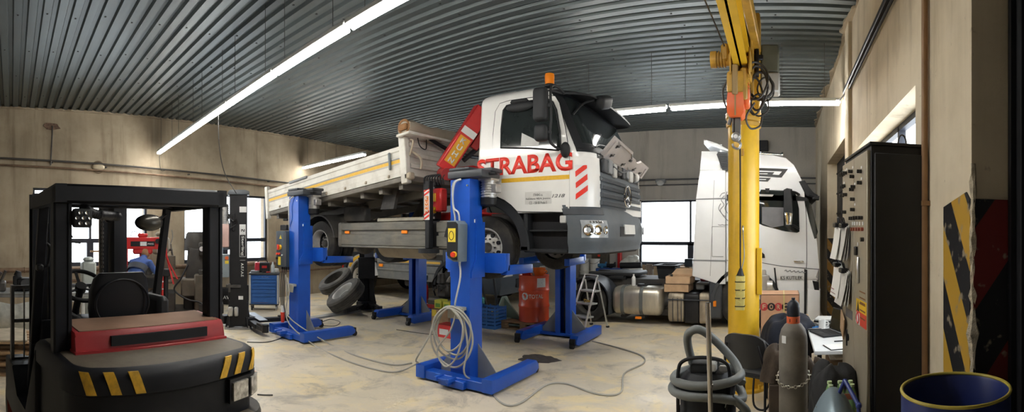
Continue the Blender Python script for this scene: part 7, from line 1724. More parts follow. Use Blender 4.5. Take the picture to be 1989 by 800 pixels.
# ---- tall carton with round letters by the crane post
fb = open_carton(-.27,.27,6.75,7.25,0,.97,'large_carton','tall brown carton with FORCE lettering in circles behind the dark jacket',mat('salmon cardboard',(.58,.34,.21),.75,var=.08),False)
for k, ch in enumerate('FORCE'):
    x = -.275+.10*k+.055; m_ = mat('carton print red',(.50,.05,.05),.6) if k in (0,2,4) else mat('carton print black',(.03,.02,.02),.6)
    q = MB(); q.cyl((x,6.7485,.80),(x,6.7465,.80),.055,seg=24); d_ = q.build('letter_disc', m_, fb, True)
    text('carton_lettering', ch, mat('carton print pale',(.62,.42,.28),.6), d_, (x-.024,6.746,.767), (1,0,0), (0,0,1), .048, .066, .001, .02)
q = MB(); q.bx(.045,.065,6.745,6.75,0,.97); q.bx(.045,.065,6.745,7.25,.97,.973); q.build('strapping_band', mat('yellow band',(.6,.5,.2),.4), fb, True)
q = MB(); q.tube([(-.20,6.747,.50),(-.10,6.747,.52),(.02,6.747,.50),(.0,6.747,.48),(-.1,6.747,.47),(-.19,6.747,.485)],.004,5,closed=True); q.tube([(-.20,6.747,.49),(-.20,6.747,.2)],.004,5); q.tube([(-.05,6.747,.47),(-.05,6.747,.2)],.004,5); q.build('stool_drawing', mat('carton print brown',(.2,.1,.06),.6), fb, True)

# ---- workshop vacuum cleaner in front
vx, vy = -.56, 3.75
vc = thing('vacuum_cleaner', 'black drum vacuum cleaner with thick grey hose wound round it, front of crane post', 'vacuum cleaner', (vx,vy,0))
q = MB(); q.lathe([(0,.16),(.185,.16),(.20,.2),(.205,.40),(0,.40)], (vx,vy,0), seg=32); q.build('container', mat('grey container', (.20,.22,.23), .4), vc, True)
q = MB(); q.lathe([(.205,.60),(.222,.61),(.222,.66),(.21,.68),(.22,.84),(.205,.90),(.16,.95),(0,.965)], (vx,vy,0), seg=32); q.bx(vx-.12,vx+.08,vy-.12,vy+.12,.93,1.03,.03,seg=2); hd = q.build('motor_head', BLK2, vc, True)
q = MB()
for k in range(6): q.bar((vx+.155+.008*k,vy-.16+.012*k,.72+.004*k),(vx+.175+.008*k,vy-.15+.012*k,.80),.006,.006)
q.build('vent_slots', LGREY, hd, True)
q = MB(); q.bx(vx+.02,vx+.09,vy-.18,vy-.1,.985,1.05,.01); q.bx(vx+.10,vx+.17,vy-.1,vy-.06,.96,1.01,.01); q.build('clasp', LGREY, hd, True)
q = MB(); q.tube([(vx-.20,vy-.15,.60),(vx-.20,vy-.16,.75),(vx-.205,vy-.13,.95),(vx-.17,vy-.12,1.04),(vx-.02,vy-.12,1.075),(vx+.14,vy-.12,1.05),(vx+.185,vy-.12,.97),(vx+.18,vy-.14,.80),(vx+.17,vy-.15,.70)],.014,8); q.build('carry_handle', BLACK, vc, True)
q = MB(); q.bx(vx-.215,vx-.13,vy-.24,vy-.17,.42,.62,.02); q.bx(vx-.09,vx-.0,vy-.26,vy-.2,.40,.52,.02,m=YELLOW); q.build('lid_clip', BLK2, vc, True)
q = MB()
hz = mat('grey ribbed hose', (.15,.16,.155), .5, var=.1)
pts = [(vx-.15,vy+.18,.95),(vx-.18,vy+.14,1.1),(vx-.17,vy+.10,1.20),(vx-.10,vy+.08,1.245),(vx-.02,vy+.1,1.21),(vx+.10,vy+.12,1.10),(vx+.22,vy+.08,.97),(vx+.27,vy-.04,.87)]
q.tube(pts,.034,12,8)
for k, (z, rr_) in enumerate(((.905,.26),(.83,.275))):
    q.tube([(vx+rr_*math.cos(t),vy+rr_*math.sin(t)*.9,z+.02*math.sin(t+1)-(.10*max(0,math.cos(t))**2 if k else 0)) for t in [2*PI*i/16 for i in range(16)]],.034,12,5,closed=True)
q.tube([(vx+.2,vy-.16,.80),(vx+.28,vy-.12,.72),(vx+.31,vy-.08,.66),(vx+.26,vy-.02,.62)],.033,12)
q.build('suction_hose', hz, vc, True)
q = MB(); q.tube([(vx+.05,vy-.24,.3),(vx+.0,vy-.26,.5),(vx+.08,vy-.26,.63),(vx+.2,vy-.24,.6),(vx+.27,vy-.22,.4),(vx+.24,vy-.2,.2)],.016,8); q.ball((vx+.13,vy-.23,.40),.15,18,sc=(1,.45,1)); q.build('accessory_reel', BLACK, vc, True)
for o in kids(vc):
    if o.name.split('.')[0] != 'container': o.data.transform(Matrix.Translation((0,0,-.2)))
for o in kids(bpy.data.objects['motor_head']): o.data.transform(Matrix.Translation((0,0,-.2)))
for x, y in ((-.14,-.14),(.14,-.14),(-.14,.14),(.14,.14)):
    q = MB(); q.cyl((vx+x-.02,vy+y,.04),(vx+x+.02,vy+y,.04),.04,seg=14); q.bx(vx+x-.03,vx+x+.03,vy+y-.03,vy+y+.03,.06,.17,.01); q.build('castor', BLACK, vc, True)
q = MB(); p0 = at_d(1375,588,3.45); q.cyl((-.48,3.43,.10),(p0.x,p0.y,p0.z),.0185,seg=14); q.cyl((-.49,3.425,.72),(-.491,3.424,.74),.021,seg=14); q.cyl(p0,p0+V((0,0,.002)),.015,seg=12,m=BLACK)
q.build('suction_tube', mat('worn chrome tube', (.55,.51,.45), .25, .9, var=.15, scale=4), vc, True)

# ---- chair with black bag
chx = thing('office_chair', 'black conference chair with oval back beside the yellow post', 'chair', at_d(1464,455,4.93)-V((0,0,EYE)), R(-24))
# local: back towards -Y (viewer side), seat to +Y
CHB = mat('black chair shell', (.014,.014,.015), .45, var=.1)
q = MB()
def cb_f(u, v, e):
    w_ = .225*(1-.10*(2*v-1)**2); x = w_*(2*u-1); cr_ = (abs(2*u-1)**4)*(abs(2*v-1)**4); z = .50+.34*v-(.05*cr_ if v > .5 else -.05*cr_); y = -.20-.05*v+.05*(2*u-1)**2-.0; return V((x,y-e,z))
q.slab(lambda u,v: cb_f(u,v,.018), lambda u,v: cb_f(u,v,-.018), 14, 8); q.build('backrest', CHB, chx)
q = MB()
def cs_f(u, v, e): x = .235*(2*u-1)*(1-.08*v); y = -.18+.44*v; return V((x,y,.455+e-.02*(2*v-1)**2-.015*abs(2*u-1)**3))
q.slab(lambda u,v: cs_f(u,v,.02), lambda u,v: cs_f(u,v,-.025), 10, 8); q.build('seat', CHB, chx)
for s in (-1, 1):
    q = MB(); q.tube([(s*.25,-.26,0),(s*.22,-.2,.44),(s*.20,-.23,.60),(s*.17,-.25,.74)],.013,8); q.build('leg', BLACK, chx)
    q = MB(); q.tube([(s*.25,.28,0),(s*.22,.18,.44)],.013,8,smooth=False); q.build('leg', BLACK, chx)
q = MB(); q.tube([(-.22,-.2,.44),(-.22,.18,.44),(.22,.18,.44),(.22,-.2,.44)],.011,8,1,closed=True,smooth=False); q.build('seat_frame', BLACK, chx)
bw = wm(chx)
bg = thing('shoulder_bag', 'black shoulder bag with loose strap lying on the conference chair', 'bag', bw @ V((.02,.08,.475)), R(-20))
q = MB(); rg = []
for z, a, b_ in ((0,.17,.09),(.03,.20,.11),(.10,.19,.11),(.15,.16,.09),(.165,.10,.05)): rg.append([V((a*math.copysign(abs(math.cos(t))**.6,math.cos(t)),b_*math.copysign(abs(math.sin(t))**.6,math.sin(t)),z)) for t in [2*PI*i/20 for i in range(20)]])
q.loft(rg); q.build('bag_body', SEAT, bg, sharp=60); q = MB(); q.tube([(-.17,-.02,.1),(-.1,-.05,.24),(.05,-.04,.26),(.17,.0,.12)],.012,6); q.tube([(.2,-.05,.08),(.24,-.22,-.15),(.20,-.30,-.33),(.08,-.32,-.30),(.05,-.25,-.05)],.010,6); q.build('strap', BLACK, bg)
q = MB(); q.bx(-.1,.06,-.115,-.09,.03,.1,.012); q.build('pocket', mat('glossy black', (.02,.025,.035), .15), bg)

# ---- gas cylinder chained up
gx, gy = .10, 3.67
gc = thing('gas_cylinder', 'grey gas cylinder with black cap and orange collar, chained up in the foreground', 'gas cylinder', (gx,gy,0))
q = MB(); q.lathe([(0,0),(.104,0),(.108,.02),(.108,.98),(.104,1.04),(.09,1.09),(.065,1.125),(.045,1.14),(0,1.14)], (gx,gy,0), seg=36); q.build('bottle', mat('grubby grey cylinder', (.19,.17,.14), .6, .1, var=.3, scale=4, dirt=(.07,.06,.05), dirt_amt=.7), gc, True)
q = MB(); q.lathe([(.045,1.13),(.050,1.135),(.050,1.185),(.045,1.19)], (gx,gy,0), seg=24); q.build('neck_ring', mat('orange collar', (.62,.11,.03), .5, var=.2), gc, True)
q = MB(); q.lathe([(.047,1.185),(.049,1.19),(.049,1.25),(.042,1.285),(.022,1.305),(.014,1.308),(.014,1.325),(0,1.325)], (gx,gy,0), seg=24); q.build('valve_cap', mat('navy cap', (.012,.016,.028), .45), gc, True)
fdir = V((-gx,-gy,0)).normalized()
q = MB(); q.bx(-.095,-.055,-.002,0,1.0,1.055); lb_ = q.build('paper_label', LABEL_W, gc); wrap(lb_, (0,0,0), .107, fdir)
q = MB(); q.bx(-.028,.028,-.002,0,1.148,1.172); lb2_ = q.build('collar_print', BLACK, gc); wrap(lb2_, (0,0,0), .0505, fdir)
q = MB(); N = 30
for k in range(N):
    t = 2*PI*k/N; z = .74-.05*math.sin(t+.6)*1.0; p = V((gx+.121*math.cos(t),gy+.121*math.sin(t),.735+.045*math.sin(t)+.01*math.cos(t))); tn = V((-math.sin(t),math.cos(t),0)); q.torus(p, V((math.cos(t),math.sin(t),0)) if k % 2 else V((0,0,1)), .0115, .0035, 10, 5)
o = one(q, 'chain', mat('galvanised chain', (.55,.53,.45), .35, .8), 'galvanised chain round the grey gas cylinder', 'chain')

# ---- jackets
def cloth_lump(name, m, label, cat, c, rx, ry, h, rot, seed, folds=5, amp=.05, flat_=.6, drop=None):
    q = MB(); n, k_ = 64, 26; rnd = random.Random(seed); ph = [rnd.uniform(0,6.28) for _ in range(8)]; rg = []
    for j in range(k_+1):
        v = j/k_; z = h*math.sin(v*PI/2)**.75; s = max(.02, math.cos(v*PI/2))**flat_
        ring_ = []
        for i in range(n):
            t = 2*PI*i/n; w = 1+amp*(1.2-v)*(math.sin(folds*t+ph[0]+2.5*v)+.6*math.sin((folds*2+1)*t+ph[1]-3*v)+.5*math.sin(2*t+ph[2]))+.06*mnoise.noise(V((2.2*math.cos(t)+seed,2.2*math.sin(t),3*v)))+.035*(1.1-v)*math.sin(9*t+7*v+ph[5])+.02*math.sin(13*t-9*v+ph[6])
            x, y = rx*s*w*math.cos(t), ry*s*w*math.sin(t)
            zz = z*(1+.16*math.sin(2*t+ph[3])*(1-v)+.10*math.sin(3*t+ph[4]))+.035*mnoise.noise(V((x*5,y*5,seed)))
            ring_.append(V((x,y,max(0,zz) if j else 0)))
        rg.append(ring_)
    q.loft(rg); o = q.build(name, m, sharp=80); tag(o, label, cat); o.location = c; o.rotation_euler = (0,0,rot); return o
NVJ = mat('navy jacket cloth', (.007,.009,.018), .85, var=.35, scale=10, bump=.5, bscale=30)
BRJ = mat('brown jacket cloth', (.05,.034,.022), .9, var=.3, scale=8, bump=.5, bscale=40)
# second chair carrying the navy jacket
def simple_chair(name, label, loc, rot, m):
    t = thing(name, label, 'chair', loc, rot)
    q = MB(); q.bx(-.22,.22,-.22,.22,.43,.47,.015); q.build('seat', m, t); q = MB(); q.bx(-.2,.2,-.25,-.22,.55,.86,.012); q.build('backrest', m, t)
    for sx in (-1, 1):
        q = MB(); q.tube([(sx*.21,-.24,0),(sx*.2,-.22,.43),(sx*.18,-.24,.85)],.012,7); q.build('leg', BLACK, t)
        q = MB(); q.cyl((sx*.21,.22,0),(sx*.2,.2,.43),.012,seg=8); q.build('leg', BLACK, t)
    return t
p = V((.10,5.55,0)); ch2 = simple_chair('wooden_chair', 'chair almost buried under the dark navy jacket behind the gas cylinder', p, R(170), WOOD)
cloth_lump('navy_jacket', NVJ, 'dark navy padded jacket draped over a chair behind the gas cylinder', 'jacket', (.10,5.50,.475), .29, .25, .40, .3, 4, 5, .11, .42)
q = MB(); q.bx(-.10,.08,4.35,4.62,0,.46,.01); q.bx(-.09,.07,4.345,4.355,.05,.42); bxw = one(q, 'wooden_crate', mat('dark stained crate',(.06,.04,.025),.8,var=.3), 'wooden crate under the brown jacket between chair and gas cylinder', 'crate')
cloth_lump('brown_jacket', BRJ, 'crumpled brown work jacket on a crate left of the gas cylinder', 'jacket', (-.0,4.50,.465), .15, .17, .30, .8, 9, 4, .13, .45)
cloth_lump('brown_coat', BRJ, 'dark brown coat heaped on a box right of the gas cylinder, below the table', 'coat', (.26,4.02,.42), .13, .15, .34, .2, 14, 5, .08, .4)
q = MB(); q.bx(.14,.38,3.88,4.18,0,.415,.01); one(q, 'box', WOOD, 'brown box under the heaped coat beside the gas cylinder', 'box')

# ---- white table by the right wall
tbw = thing('office_table', 'white table top against the right wall beyond the control cabinet', 'table', (.62,5.1,0))
q = MB(); q.bx(.31,.935,4.38,5.95,.715,.75,.004); q.build('table_top', mat('white laminate', (.72,.73,.73), .35, var=.03), tbw, True)
for x, y in ((.36,4.45),(.9,4.45),(.36,5.88),(.9,5.88)): q = MB(); q.bx(x-.02,x+.02,y-.02,y+.02,0,.715,.003); q.build('leg', BLACK, tbw, True)
lpx = thing('laptop', 'open black laptop on the white table', 'laptop', (.60,5.18,.751), R(-160))
# local: hinge along X, base towards +Y
hd_ = (V((.676,5.02,0))-V((.55,5.35,0))).normalized()
lpx.rotation_euler = (0,0,math.atan2(hd_.y,hd_.x)+PI)
q = MB(); q.bx(-.175,.175,0,.24,0,.018,.004); q.build('keyboard_base', BLK2, lpx)
q = MB()
for i in range(11):
    for j in range(4): q.bx(-.155+.028*i,-.132+.028*i,.03+.028*j,.053+.028*j,.018,.0205)
q.bx(-.05,.05,.16,.22,.018,.0188); q.build('keys', BLACK, lpx.children[0] if lpx.children else lpx, flat=True)
q = MB(); q.prism([(-.175,.0),(.175,0),(.175,.235),(-.175,.235)], (0,0,.018), (1,0,0), V((0,-.22,.97)).normalized(), V((0,-.012,-.003)), bevel=.002); sc_ = q.build('screen_lid', BLK2, lpx)
q = MB(); q.prism([(-.162,.015),(.162,.015),(.162,.222),(-.162,.222)], (0,.0015,.018), (1,0,0), V((0,-.22,.97)).normalized(), (0,-.001,0)); q.build('display', mat('dark display', (.035,.028,.012), .12, var=.3, scale=3), sc_)
q = MB(); c = at_z(1597,637,.751); q.lathe([(0,0),(.038,0),(.040,.01),(.041,.095),(.037,.095),(.035,.012),(0,.012)], c, seg=22); q.tube([c+V((.038,0,.075)),c+V((.066,0,.07)),c+V((.066,0,.03)),c+V((.038,0,.02))],.006,6); one(q, 'mug', mat('white ceramic', (.75,.75,.73), .2, var=.02), 'white mug on the far corner of the white table', 'mug')
rk = random.Random(2)
lblp = ['lowest folder of the paper pile behind the laptop','second folder of the paper pile behind the laptop','third folder of the paper pile behind the laptop','top grey folder of the paper pile behind the laptop']
for k in range(4):
    q = MB(); q.box((.54+.01*k,5.68-.02*k,.7525+.011+.022*k),(.30,.22,.02),.002,rot=Matrix.Rotation(.3*rk.uniform(-1,1),3,'Z')); one(q, 'folder', [MGREY,PAPER,BLK2,LGREY][k], lblp[k], 'folder', 'papers piled on the white table', flat=True)
q = MB(); q.box((.42,5.50,.758),(.14,.05,.012),.004,rot=Matrix.Rotation(.3,3,'Z')); one(q, 'blue_pen_case', mat('bright blue plastic', (.03,.2,.55), .4), 'bright blue pen case lying on the white table near the mug', 'case')
q = MB(); q.box((.38,5.36,.757),(.16,.04,.01),.004,rot=Matrix.Rotation(.1,3,'Z')); one(q, 'dark_ruler', BLACK, 'dark flat tool at the left edge of the white table', 'tool')
p = at_z(1626,675,.751); cbp = thing('clipboard', 'clipboard with white sheet at the near edge of the white table', 'clipboard', (p.x+.03,p.y+.02,.751), R(15))
q = MB(); q.bx(-.13,.13,-.10,.12,0,.006,.002); q.build('board', BLK2, cbp); q = MB(); q.bx(-.12,.12,-.09,.11,.006,.0075); q.build('paper_sheet', PAPER, cbp)
q = MB(); q.cyl((p.x-.0,p.y+.24,.757),(p.x+.12,p.y+.26,.757),.006,seg=8); one(q, 'pen', BLACK, 'black pen lying on the white table behind the clipboard', 'pen')
q = MB(); q.bx(.45,.85,4.55,4.85,.0,.62,.02); o = one(q, 'cardboard_archive', mat('dim cardboard', (.22,.15,.09), .8), 'brown box with papers standing under the white table', 'box')
for k, l_ in enumerate(('lower white sheet on the box under the white table','upper white sheet on the box under the white table')): q = MB(); q.box((.6+.03*k,4.66,.626+.012*k),(.26,.2,.01),0,rot=Matrix.Rotation(.2*k,3,'Z')); one(q, 'paper_sheet', PAPER, l_, 'paper', flat=True)

# ---- control cabinet
CAB0 = V((.556,3.0,0)); dirp = V((.495-.556,.76,0)).normalized(); RC = math.atan2(dirp.y,dirp.x)-PI/2
cc = thing('control_cabinet', 'tall electrical control cabinet with switches, its black side facing the camera', 'control cabinet', CAB0, RC)
PNL = mat('beige grey cabinet front', (.33,.29,.22), .45, .15, var=.12, scale=2, stretch=(1,1,.3), dirt=(.2,.17,.12), dirt_amt=.4)
BLKM = mat('flat black steel', (.009,.009,.010), .65, var=.2)
HC = 2.36; LC = .765
q = MB(); q.bx(.012,.36,.012,LC,.0,HC,.004); q.bx(-.0,.365,-.0,LC+.01,0,.09,.004); cbody = q.build('cabinet_body', BLKM, cc)
q = MB(); q.bx(.03,.35,-.012,.012,.12,HC-.05,.006); q.bx(.36,.37,-.01,.02,.1,HC,.002); q.build('side_panel', BLKM, cc)
q = MB(); q.bx(.0,.372,-.004,LC+.01,HC,HC+.02,.004); q.build('roof_plate', BLKM, cc)
q = MB(); q.tube([(.27,.25,HC+.02),(.27,.25,HC+.07),(.28,.25,HC+.11),(.30,.25,HC+.125),(.32,.25,HC+.11),(.33,.25,HC+.07),(.33,.25,HC+.02)],.006,6); q.build('lifting_eye', DSTEEL, cc)
q = MB(); q.bx(-.012,.012,.02,.37,.10,HC-.03,.004); q.build('front_door', PNL, cc)
q = MB(); q.bx(-.012,.012,.375,LC-.005,.10,HC-.03,.004); q.build('front_door', PNL, cc)
Mi = wm(cc).inverted()
def CP(px, py):
    d = V((math.sin(az(px)),math.cos(az(px)),0)); n = V((dirp.y,-dirp.x,0)); t = CAB0.dot(n)/d.dot(n); p = d*t; return (p-CAB0).dot(dirp), EYE-(py-Y0P)/FPX*t
SW = mat('switch black', (.03,.028,.025), .4)
sws = [(1641,340),(1644,338),(1648,336),(1642,363),(1645,361),(1648,378),(1642,380),(1646,412),(1659,333),(1662,343),(1661,368),(1664,363),(1677,333),(1677,355),(1663,387),(1663,407),(1660,424),(1664,424),(1668,423),(1673,423),(1679,423)]
for px, py in sws:
    y_, z_ = CP(px, py); q = MB(); q.cyl((-.012,y_,z_),(-.03,y_,z_),.013,seg=12); q.bx(-.045,-.03,y_-.005,y_+.005,z_-.012,z_+.012,.002); q.build('rotary_switch', SW, cc)
for px, py in ((1641,333),(1645,331),(1648,329),(1660,325),(1664,357),(1677,325),(1677,347),(1643,355),(1664,397)):
    y_, z_ = CP(px, py); q = MB(); q.bx(-.014,-.011,y_-.016,y_+.016,z_-.008,z_+.008); q.build('name_tag', LABEL_W, cc)
for k, px in enumerate((1660,1664,1669,1674,1680)):
    y_, z_ = CP(px, 434); q = MB(); q.bx(-.016,-.011,y_-.016,y_+.016,z_-.012,z_+.012); q.build('name_tag', LABEL_W, cc)
    y_, z_ = CP(px, 445); q = MB(); q.cyl((-.012,y_,z_),(-.03,y_,z_),.013,seg=12); q.build('pilot_lamp', mat('dull red lamp', (.25,.05,.03), .35), cc)
y_, z_ = CP(1681,465); q = MB(); q.cyl((-.012,y_,z_),(-.035,y_,z_),.014,seg=12); q.build('rotary_switch', SW, cc)
y_, z_ = CP(1668,487); q = MB(); q.bx(-.03,-.012,y_-.025,y_+.025,z_-.03,z_+.03,.004); q.build('key_switch', BLACK, cc)
y_, z_ = CP(1670,474); q = MB(); q.bx(-.015,-.012,y_-.012,y_+.012,z_-.012,z_+.012); q.build('name_tag', LABEL_W, cc)
y_, z_ = CP(1672,524); q = MB(); q.bx(-.03,-.012,y_-.02,y_+.03,z_-.09,z_+.09,.006); q.build('door_handle', STEEL, cc)
y_, z_ = CP(1651,655); q = MB(); q.cyl((-.012,y_,z_),(-.02,y_,z_),.025,seg=14); q.bx(-.03,-.02,y_-.006,y_+.006,z_-.06,z_+.06,.002); q.build('lock', BLACK, cc)
def decal(pxa, pya, pxb, pyb, name, m, e=.014):
    y1_, z1_ = CP(pxa, pya); y2_, z2_ = CP(pxb, pyb); ya, yb = sorted((y1_,y2_)); za, zb = sorted((z1_,z2_)); q = MB(); q.bx(-e,-.011,ya,yb,za,zb); return q.build(name, m, cc), ya, yb, za, zb
dq, ya, yb, za, zb = decal(1667,578,1687,641,'warning_sign',mat('sign yellow',(.72,.45,.02),.5))
q = MB(); q.bx(-.0148,-.014,ya,yb,za,za+(zb-za)*.52); q.build('red_field', mat('sign red',(.62,.05,.03),.5), dq)
q = MB(); q.bx(-.0155,-.0148,yb-.10,yb,za,za+(zb-za)*.45); q.build('white_field', LABEL_W, dq)
q = MB(); q.torus((-.0155,yb-.05,za+(zb-za)*.24),(1,0,0),.035,.006,18,5); q.build('prohibition_ring', RED, dq)
q = MB(); zt_ = za+(zb-za)*.7; q.prism([(yb-.09,zt_-.03),(yb-.02,zt_-.03),(yb-.055,zt_+.04)], (-.0155,0,0), (0,1,0), (0,0,1), (.0008,0,0)); q.build('warning_triangle', BLACK, dq)
q = MB()
for k in range(4): q.bx(-.0156,-.0148,ya+.03,ya+.16,za+.05+k*.05,za+.06+k*.05) if k < 3 else None
for k in range(4): q.bx(-.0150,-.0138,ya+.03,ya+.18,za+(zb-za)*.6+k*.04,za+(zb-za)*.6+k*.04+.008)
q.build('sign_text', mat('sign dark lines',(.2,.08,.02),.6), dq)
decal(1646,596,1659,622,'grey_sign',mat('slate sign',(.09,.10,.13),.5))
# papers hung on the cabinet front
def sheet_stack(name, label, pxa, pya, pxb, pyb, n, lean, m=PAPER, red=False):
    y1_, z1_ = CP(pxa, pya); y2_, z2_ = CP(pxb, pyb); ya, yb = sorted((y1_,y2_)); za, zb = sorted((z1_,z2_))
    t = thing(name, label, 'papers', wm(cc) @ V((-.02,(ya+yb)/2,za)), RC, 'papers hung on the control cabinet')
    w_, h_ = yb-ya, zb-za
    for k in range(n):
        q = MB(); e = -.004-.010*k; dy = lean*k
        q.slab(lambda u, v: V((e-.02*(1-v)**2-.01*k*(1-v), w_*(u-.5)+dy*(1-v), h_*v*(1-.03*k))), lambda u, v: V((e+.0012-.02*(1-v)**2-.01*k*(1-v), w_*(u-.5)+dy*(1-v), h_*v*(1-.03*k))), 3, 6); sh_ = q.build('paper_sheet', m, t)
    if red: q = MB(); q.bx(-.065,-.062,-w_*.2,w_*.25,h_*.22,h_*.24); q.bx(-.067,-.064,-w_*.4,w_*.35,h_*.10,h_*.112); q.build('printed_line', mat('maroon print',(.25,.04,.06),.6), t)
    q = MB(); q.bx(-.03-.008*n,-.0,-.05,.05,h_-.02,h_+.015,.006); q.tube([(-.02,-.02,h_+.01),(-.03,-.02,h_+.05),(-.03,.02,h_+.05),(-.02,.02,h_+.01)],.005,5); q.build('clip', BLACK, t)
    return t
sheet_stack('paper_bundle', 'upper left paper bundle hung on the control cabinet front', 1634,437,1646,503, 4, -.02)
sheet_stack('paper_bundle', 'upper right paper bundle with dark back, hung on the control cabinet front', 1645,438,1656,506, 3, .01, mat('greyish paper',(.58,.57,.53),.7))
sheet_stack('paper_bundle', 'lower left printed form hung on the control cabinet front', 1630,511,1645,578, 3, -.02, PAPER, True)
sheet_stack('paper_bundle', 'lower right curled sheets hung on the control cabinet front', 1643,522,1658,596, 3, .02, mat('greyish paper',(.58,.57,.53)))
# envelope under the papers
q = MB(); p = wm(cc) @ V((-.03,.68,1.12)); q.box(p,(.01,.18,.16),.002,rot=Matrix.Rotation(.3,3,'X')); one(q, 'brown_envelope', CARD, 'brown envelope tucked behind the papers at the cabinet edge, above the laptop', 'envelope')
# backpack, bottle pack, sheet metal
q = MB(); q.bx(.30,.545,3.05,3.5,0,.56,.02); one(q, 'dark_crate', BLK2, 'dark crate at the foot of the control cabinet under the backpack', 'crate')
cloth_lump('backpack', mat('black nylon', (.010,.010,.011), .7, var=.3, bump=.3), 'black backpack slumped on a crate against the control cabinet', 'backpack', (.36,3.32,.565), .17, .17, .33, .1, 21, 3, .04, .35)
bp_ = thing('bottle_pack', 'shrink wrapped pack of green bottles by the black backpack', 'bottle pack', (.375,2.98,.0))
z0 = .70; q = MB(); q.bx(.27,.47,2.86,3.08,.0,z0-.003,.01); one(q, 'low_stool', BLK2, 'dark low stool under the bottle pack beside the control cabinet', 'stool')
GB = mat('green bottle plastic', (.18,.34,.12), .25, var=.3)
for i in range(3):
    for j in range(2):
        q = MB(); c = V((.305+.065*i,2.925+.075*j,z0)); q.lathe([(0,0),(.030,0),(.031,.12),(.014,.17),(.013,.18)], c, seg=14); q.lathe([(.015,.18),(.015,.195),(0,.195)], c, seg=12, m=mat('pale green cap',(.45,.58,.30),.4)); q.build('bottle', GB, bp_, True)
q = MB(); q.bx(.272,.468,2.89,3.035,z0+.0,z0+.15,.03,seg=3); q.build('shrink_wrap', clear('shrink wrap', (.90,.92,.90), .12, .15), bp_, True)
q = MB(); q.bx(.29,.45,2.888,2.89,z0+.115,z0+.15); q.build('wrap_label', mat('salmon label',(.55,.20,.12),.5), bp_, True)
# bent sheet metal guard with blue handle
sg = thing('sheet_metal_hood', 'grey blue curved sheet metal hood with dark blue handle in the foreground', 'hood', (.22,2.72,0))
q = MB()
def hood(u, v, e):
    return V((.17+.27*u, 2.80-.45*v, .92-.19*((u-.5)/.5)**2-.30*v**1.3+e))
q.slab(lambda u,v: hood(u,v,.003), lambda u,v: hood(u,v,-.004), 18, 8); q.build('curved_sheet', mat('grey blue sheet', (.22,.29,.33), .35, .35, var=.1), sg, True)
q = MB(); q.bar((.165,2.42,.55),(.185,2.78,.76),.02,.05,.004); q.bar((.22,2.79,.0),(.22,2.79,.82),.03,.03); q.bar((.38,2.79,.0),(.38,2.79,.80),.03,.03); q.build('side_bracket', mat('galvanised bracket', (.42,.42,.38), .5, .6), sg, True)
q = MB()
a = at_d(1641,738,2.75); b = at_d(1668,788,2.62); q.cyl(a,b,.012,seg=10); q.cyl(a,a+V((-.03,.05,-.10)),.012,seg=10); q.cyl(b,b+V((.0,.0,-.2)),.012,seg=10); q.ball(b,.018,10); q.build('handle', mat('dark blue paint', (.02,.04,.22), .35), sg, True)

# ---- blue barrel
bz = V((.753,2.0,0)); bb = thing('blue_barrel', 'open dark blue barrel with yellow rim in the lower right corner', 'barrel', bz)
q = MB(); r, h = .240, 1.13
pr = [(0,0),(r-.01,0),(r,.02)]
for k in (1, 2): z = h*k/3; pr += [(r,z-.04),(r+.008,z-.015),(r+.008,z+.015),(r,z+.04)]
pr += [(r,h-.02),(r-.004,h-.006),(r-.012,h-.02),(r-.012,.02),(0,.02)]
q.lathe(pr, (0,0,0), seg=48); q.build('barrel', mat('barrel blue', (.010,.022,.13), .4, var=.2, dirt=(.02,.02,.03), dirt_amt=.5), bb)
q = MB(); q.torus((0,0,h-.004),(0,0,1),r-.002,.0075,56,8); q.build('rim', mat('yellow barrel rim', (.50,.40,.06), .45, var=.25, scale=12, dirt=(.12,.10,.05), dirt_amt=.6), bb)
# ---- pipes and cable tray on the right wall
q = MB(); q.cyl((XR-.03,3.02,0),(XR-.03,3.02,ZC),.022,seg=12); 
for z in (.6,2.0,3.4): q.bx(XR-.055,XR,2.99,3.05,z-.015,z+.015)
one(q, 'wall_pipe', mat('brown painted pipe', (.26,.14,.06), .5, var=.15), 'vertical brown pipe on the right wall between window and gate', 'pipe', 'pipes on the right wall')
q = MB(); q.bx(XR-.06,XR-.001,2.35,6.9,3.79,3.85,.01); q.cyl((XR-.03,2.35,3.74),(XR-.03,6.9,3.74),.015,seg=8); q.tube([(XR-.03,6.9,3.80),(XR-.08,7.05,3.76),(XR-.12,7.15,3.78)],.01,6); one(q, 'cable_tray', BLACK, 'black cable conduit running high along the right wall', 'conduit')
near_lbl = ['far end batten of the near light row, closest to the left wall windows', 'second batten of the near light row counting from the left wall', 'third batten of the near light row counting from the left wall', 'fourth batten of the near light row, middle of the bright strip', 'fifth batten of the near light row, nearing the top of the photo', 'sixth batten of the near row, running out at the top edge of the photo', 'seventh batten of the near row, overhead past the top edge', 'last batten of the near row, overhead by the right wall']
x = -11.2
for k in range(7):
    batten(x, x+1.51, lambda x: (3.47-.0714*(x+11.2), 3.73), near_lbl[k]); x += 1.53
far_lbl = {0:'batten of the far row above the tipper bed, end by the left wall', 1:'second batten of the far row from the left wall, above the tipper bed', 5:'batten of the far row just right of the white truck cab windscreen', 6:'long batten of the far light row left of the yellow crane post', 7:'last batten of the far light row, ending at the right wall'}
for k, (a, b) in {0:(-11.95,-10.5), 1:(-10.47,-8.97), 5:(-3.35,-1.75), 6:(-1.70,-.26), 7:(-.22,.91)}.items():
    batten(a, b, lambda x: (8.1-.0669*(x+11.9), 3.74), far_lbl[k])
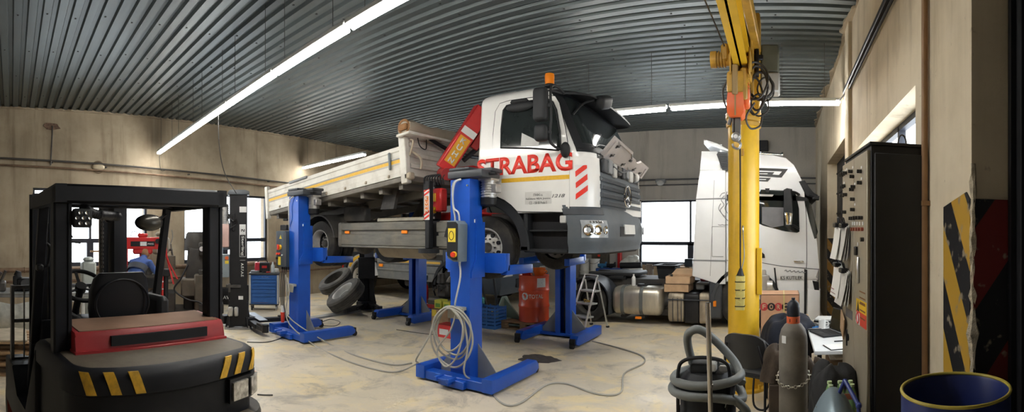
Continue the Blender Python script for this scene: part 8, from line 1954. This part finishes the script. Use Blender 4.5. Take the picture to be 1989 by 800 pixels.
SPLIT = set('arm_tooth top_trim latch bumper_top_trim engine_undertray rear_mudguard hinge red_stripe side_fairing mirror_arm step_gap headlamp arm_console rear_post warning_label push_button gauge pin_hole wheel rubber_band tipping_ram rain_guard'.split())
# ---- tidy the tree: nothing deeper than thing > part > sub-part, and separate pieces become parts of their own
def chain(o):
    c = [o]
    while c[-1].parent is not None: c.append(c[-1].parent)
    return c
for o in list(bpy.data.objects):
    c = chain(o)
    if len(c) > 3: o.parent = c[-2]
def clusters(me, gap):
    n = len(me.vertices); par = list(range(n))
    def find(a):
        while par[a] != a: par[a] = par[par[a]]; a = par[a]
        return a
    for e in me.edges:
        a, b = find(e.vertices[0]), find(e.vertices[1])
        if a != b: par[a] = b
    isl = {}
    for v in me.vertices: isl.setdefault(find(v.index), []).append(v.index)
    B = []
    for k, vs in isl.items():
        P_ = [me.vertices[i].co for i in vs]; B.append([[min(p[j] for p in P_)-gap for j in range(3)], [max(p[j] for p in P_)+gap for j in range(3)], set(vs)])
    merged = True
    while merged:
        merged = False
        for i in range(len(B)):
            for j in range(i+1, len(B)):
                if all(B[i][0][k] <= B[j][1][k] and B[j][0][k] <= B[i][1][k] for k in range(3)):
                    B[i] = [[min(a, b) for a, b in zip(B[i][0], B[j][0])], [max(a, b) for a, b in zip(B[i][1], B[j][1])], B[i][2] | B[j][2]]; del B[j]; merged = True; break
            if merged: break
    return [b[2] for b in B]
for o in list(bpy.data.objects):
    st_ = o.name.split('.')[0]
    if o.type != 'MESH' or st_ not in SPLIT: continue
    cl = clusters(o.data, .001)
    if len(cl) < 2: continue
    for k, vs in enumerate(cl):
        bm = bmesh.new(); bm.from_mesh(o.data); bm.verts.ensure_lookup_table()
        bmesh.ops.delete(bm, geom=[v for v in bm.verts if v.index not in vs], context='VERTS')
        me = bpy.data.meshes.new(st_); bm.to_mesh(me); bm.free()
        for m in o.data.materials: me.materials.append(m)
        if k == 0: first = me
        else:
            c = o.copy(); c.data = me; COL.objects.link(c)
    o.data = first
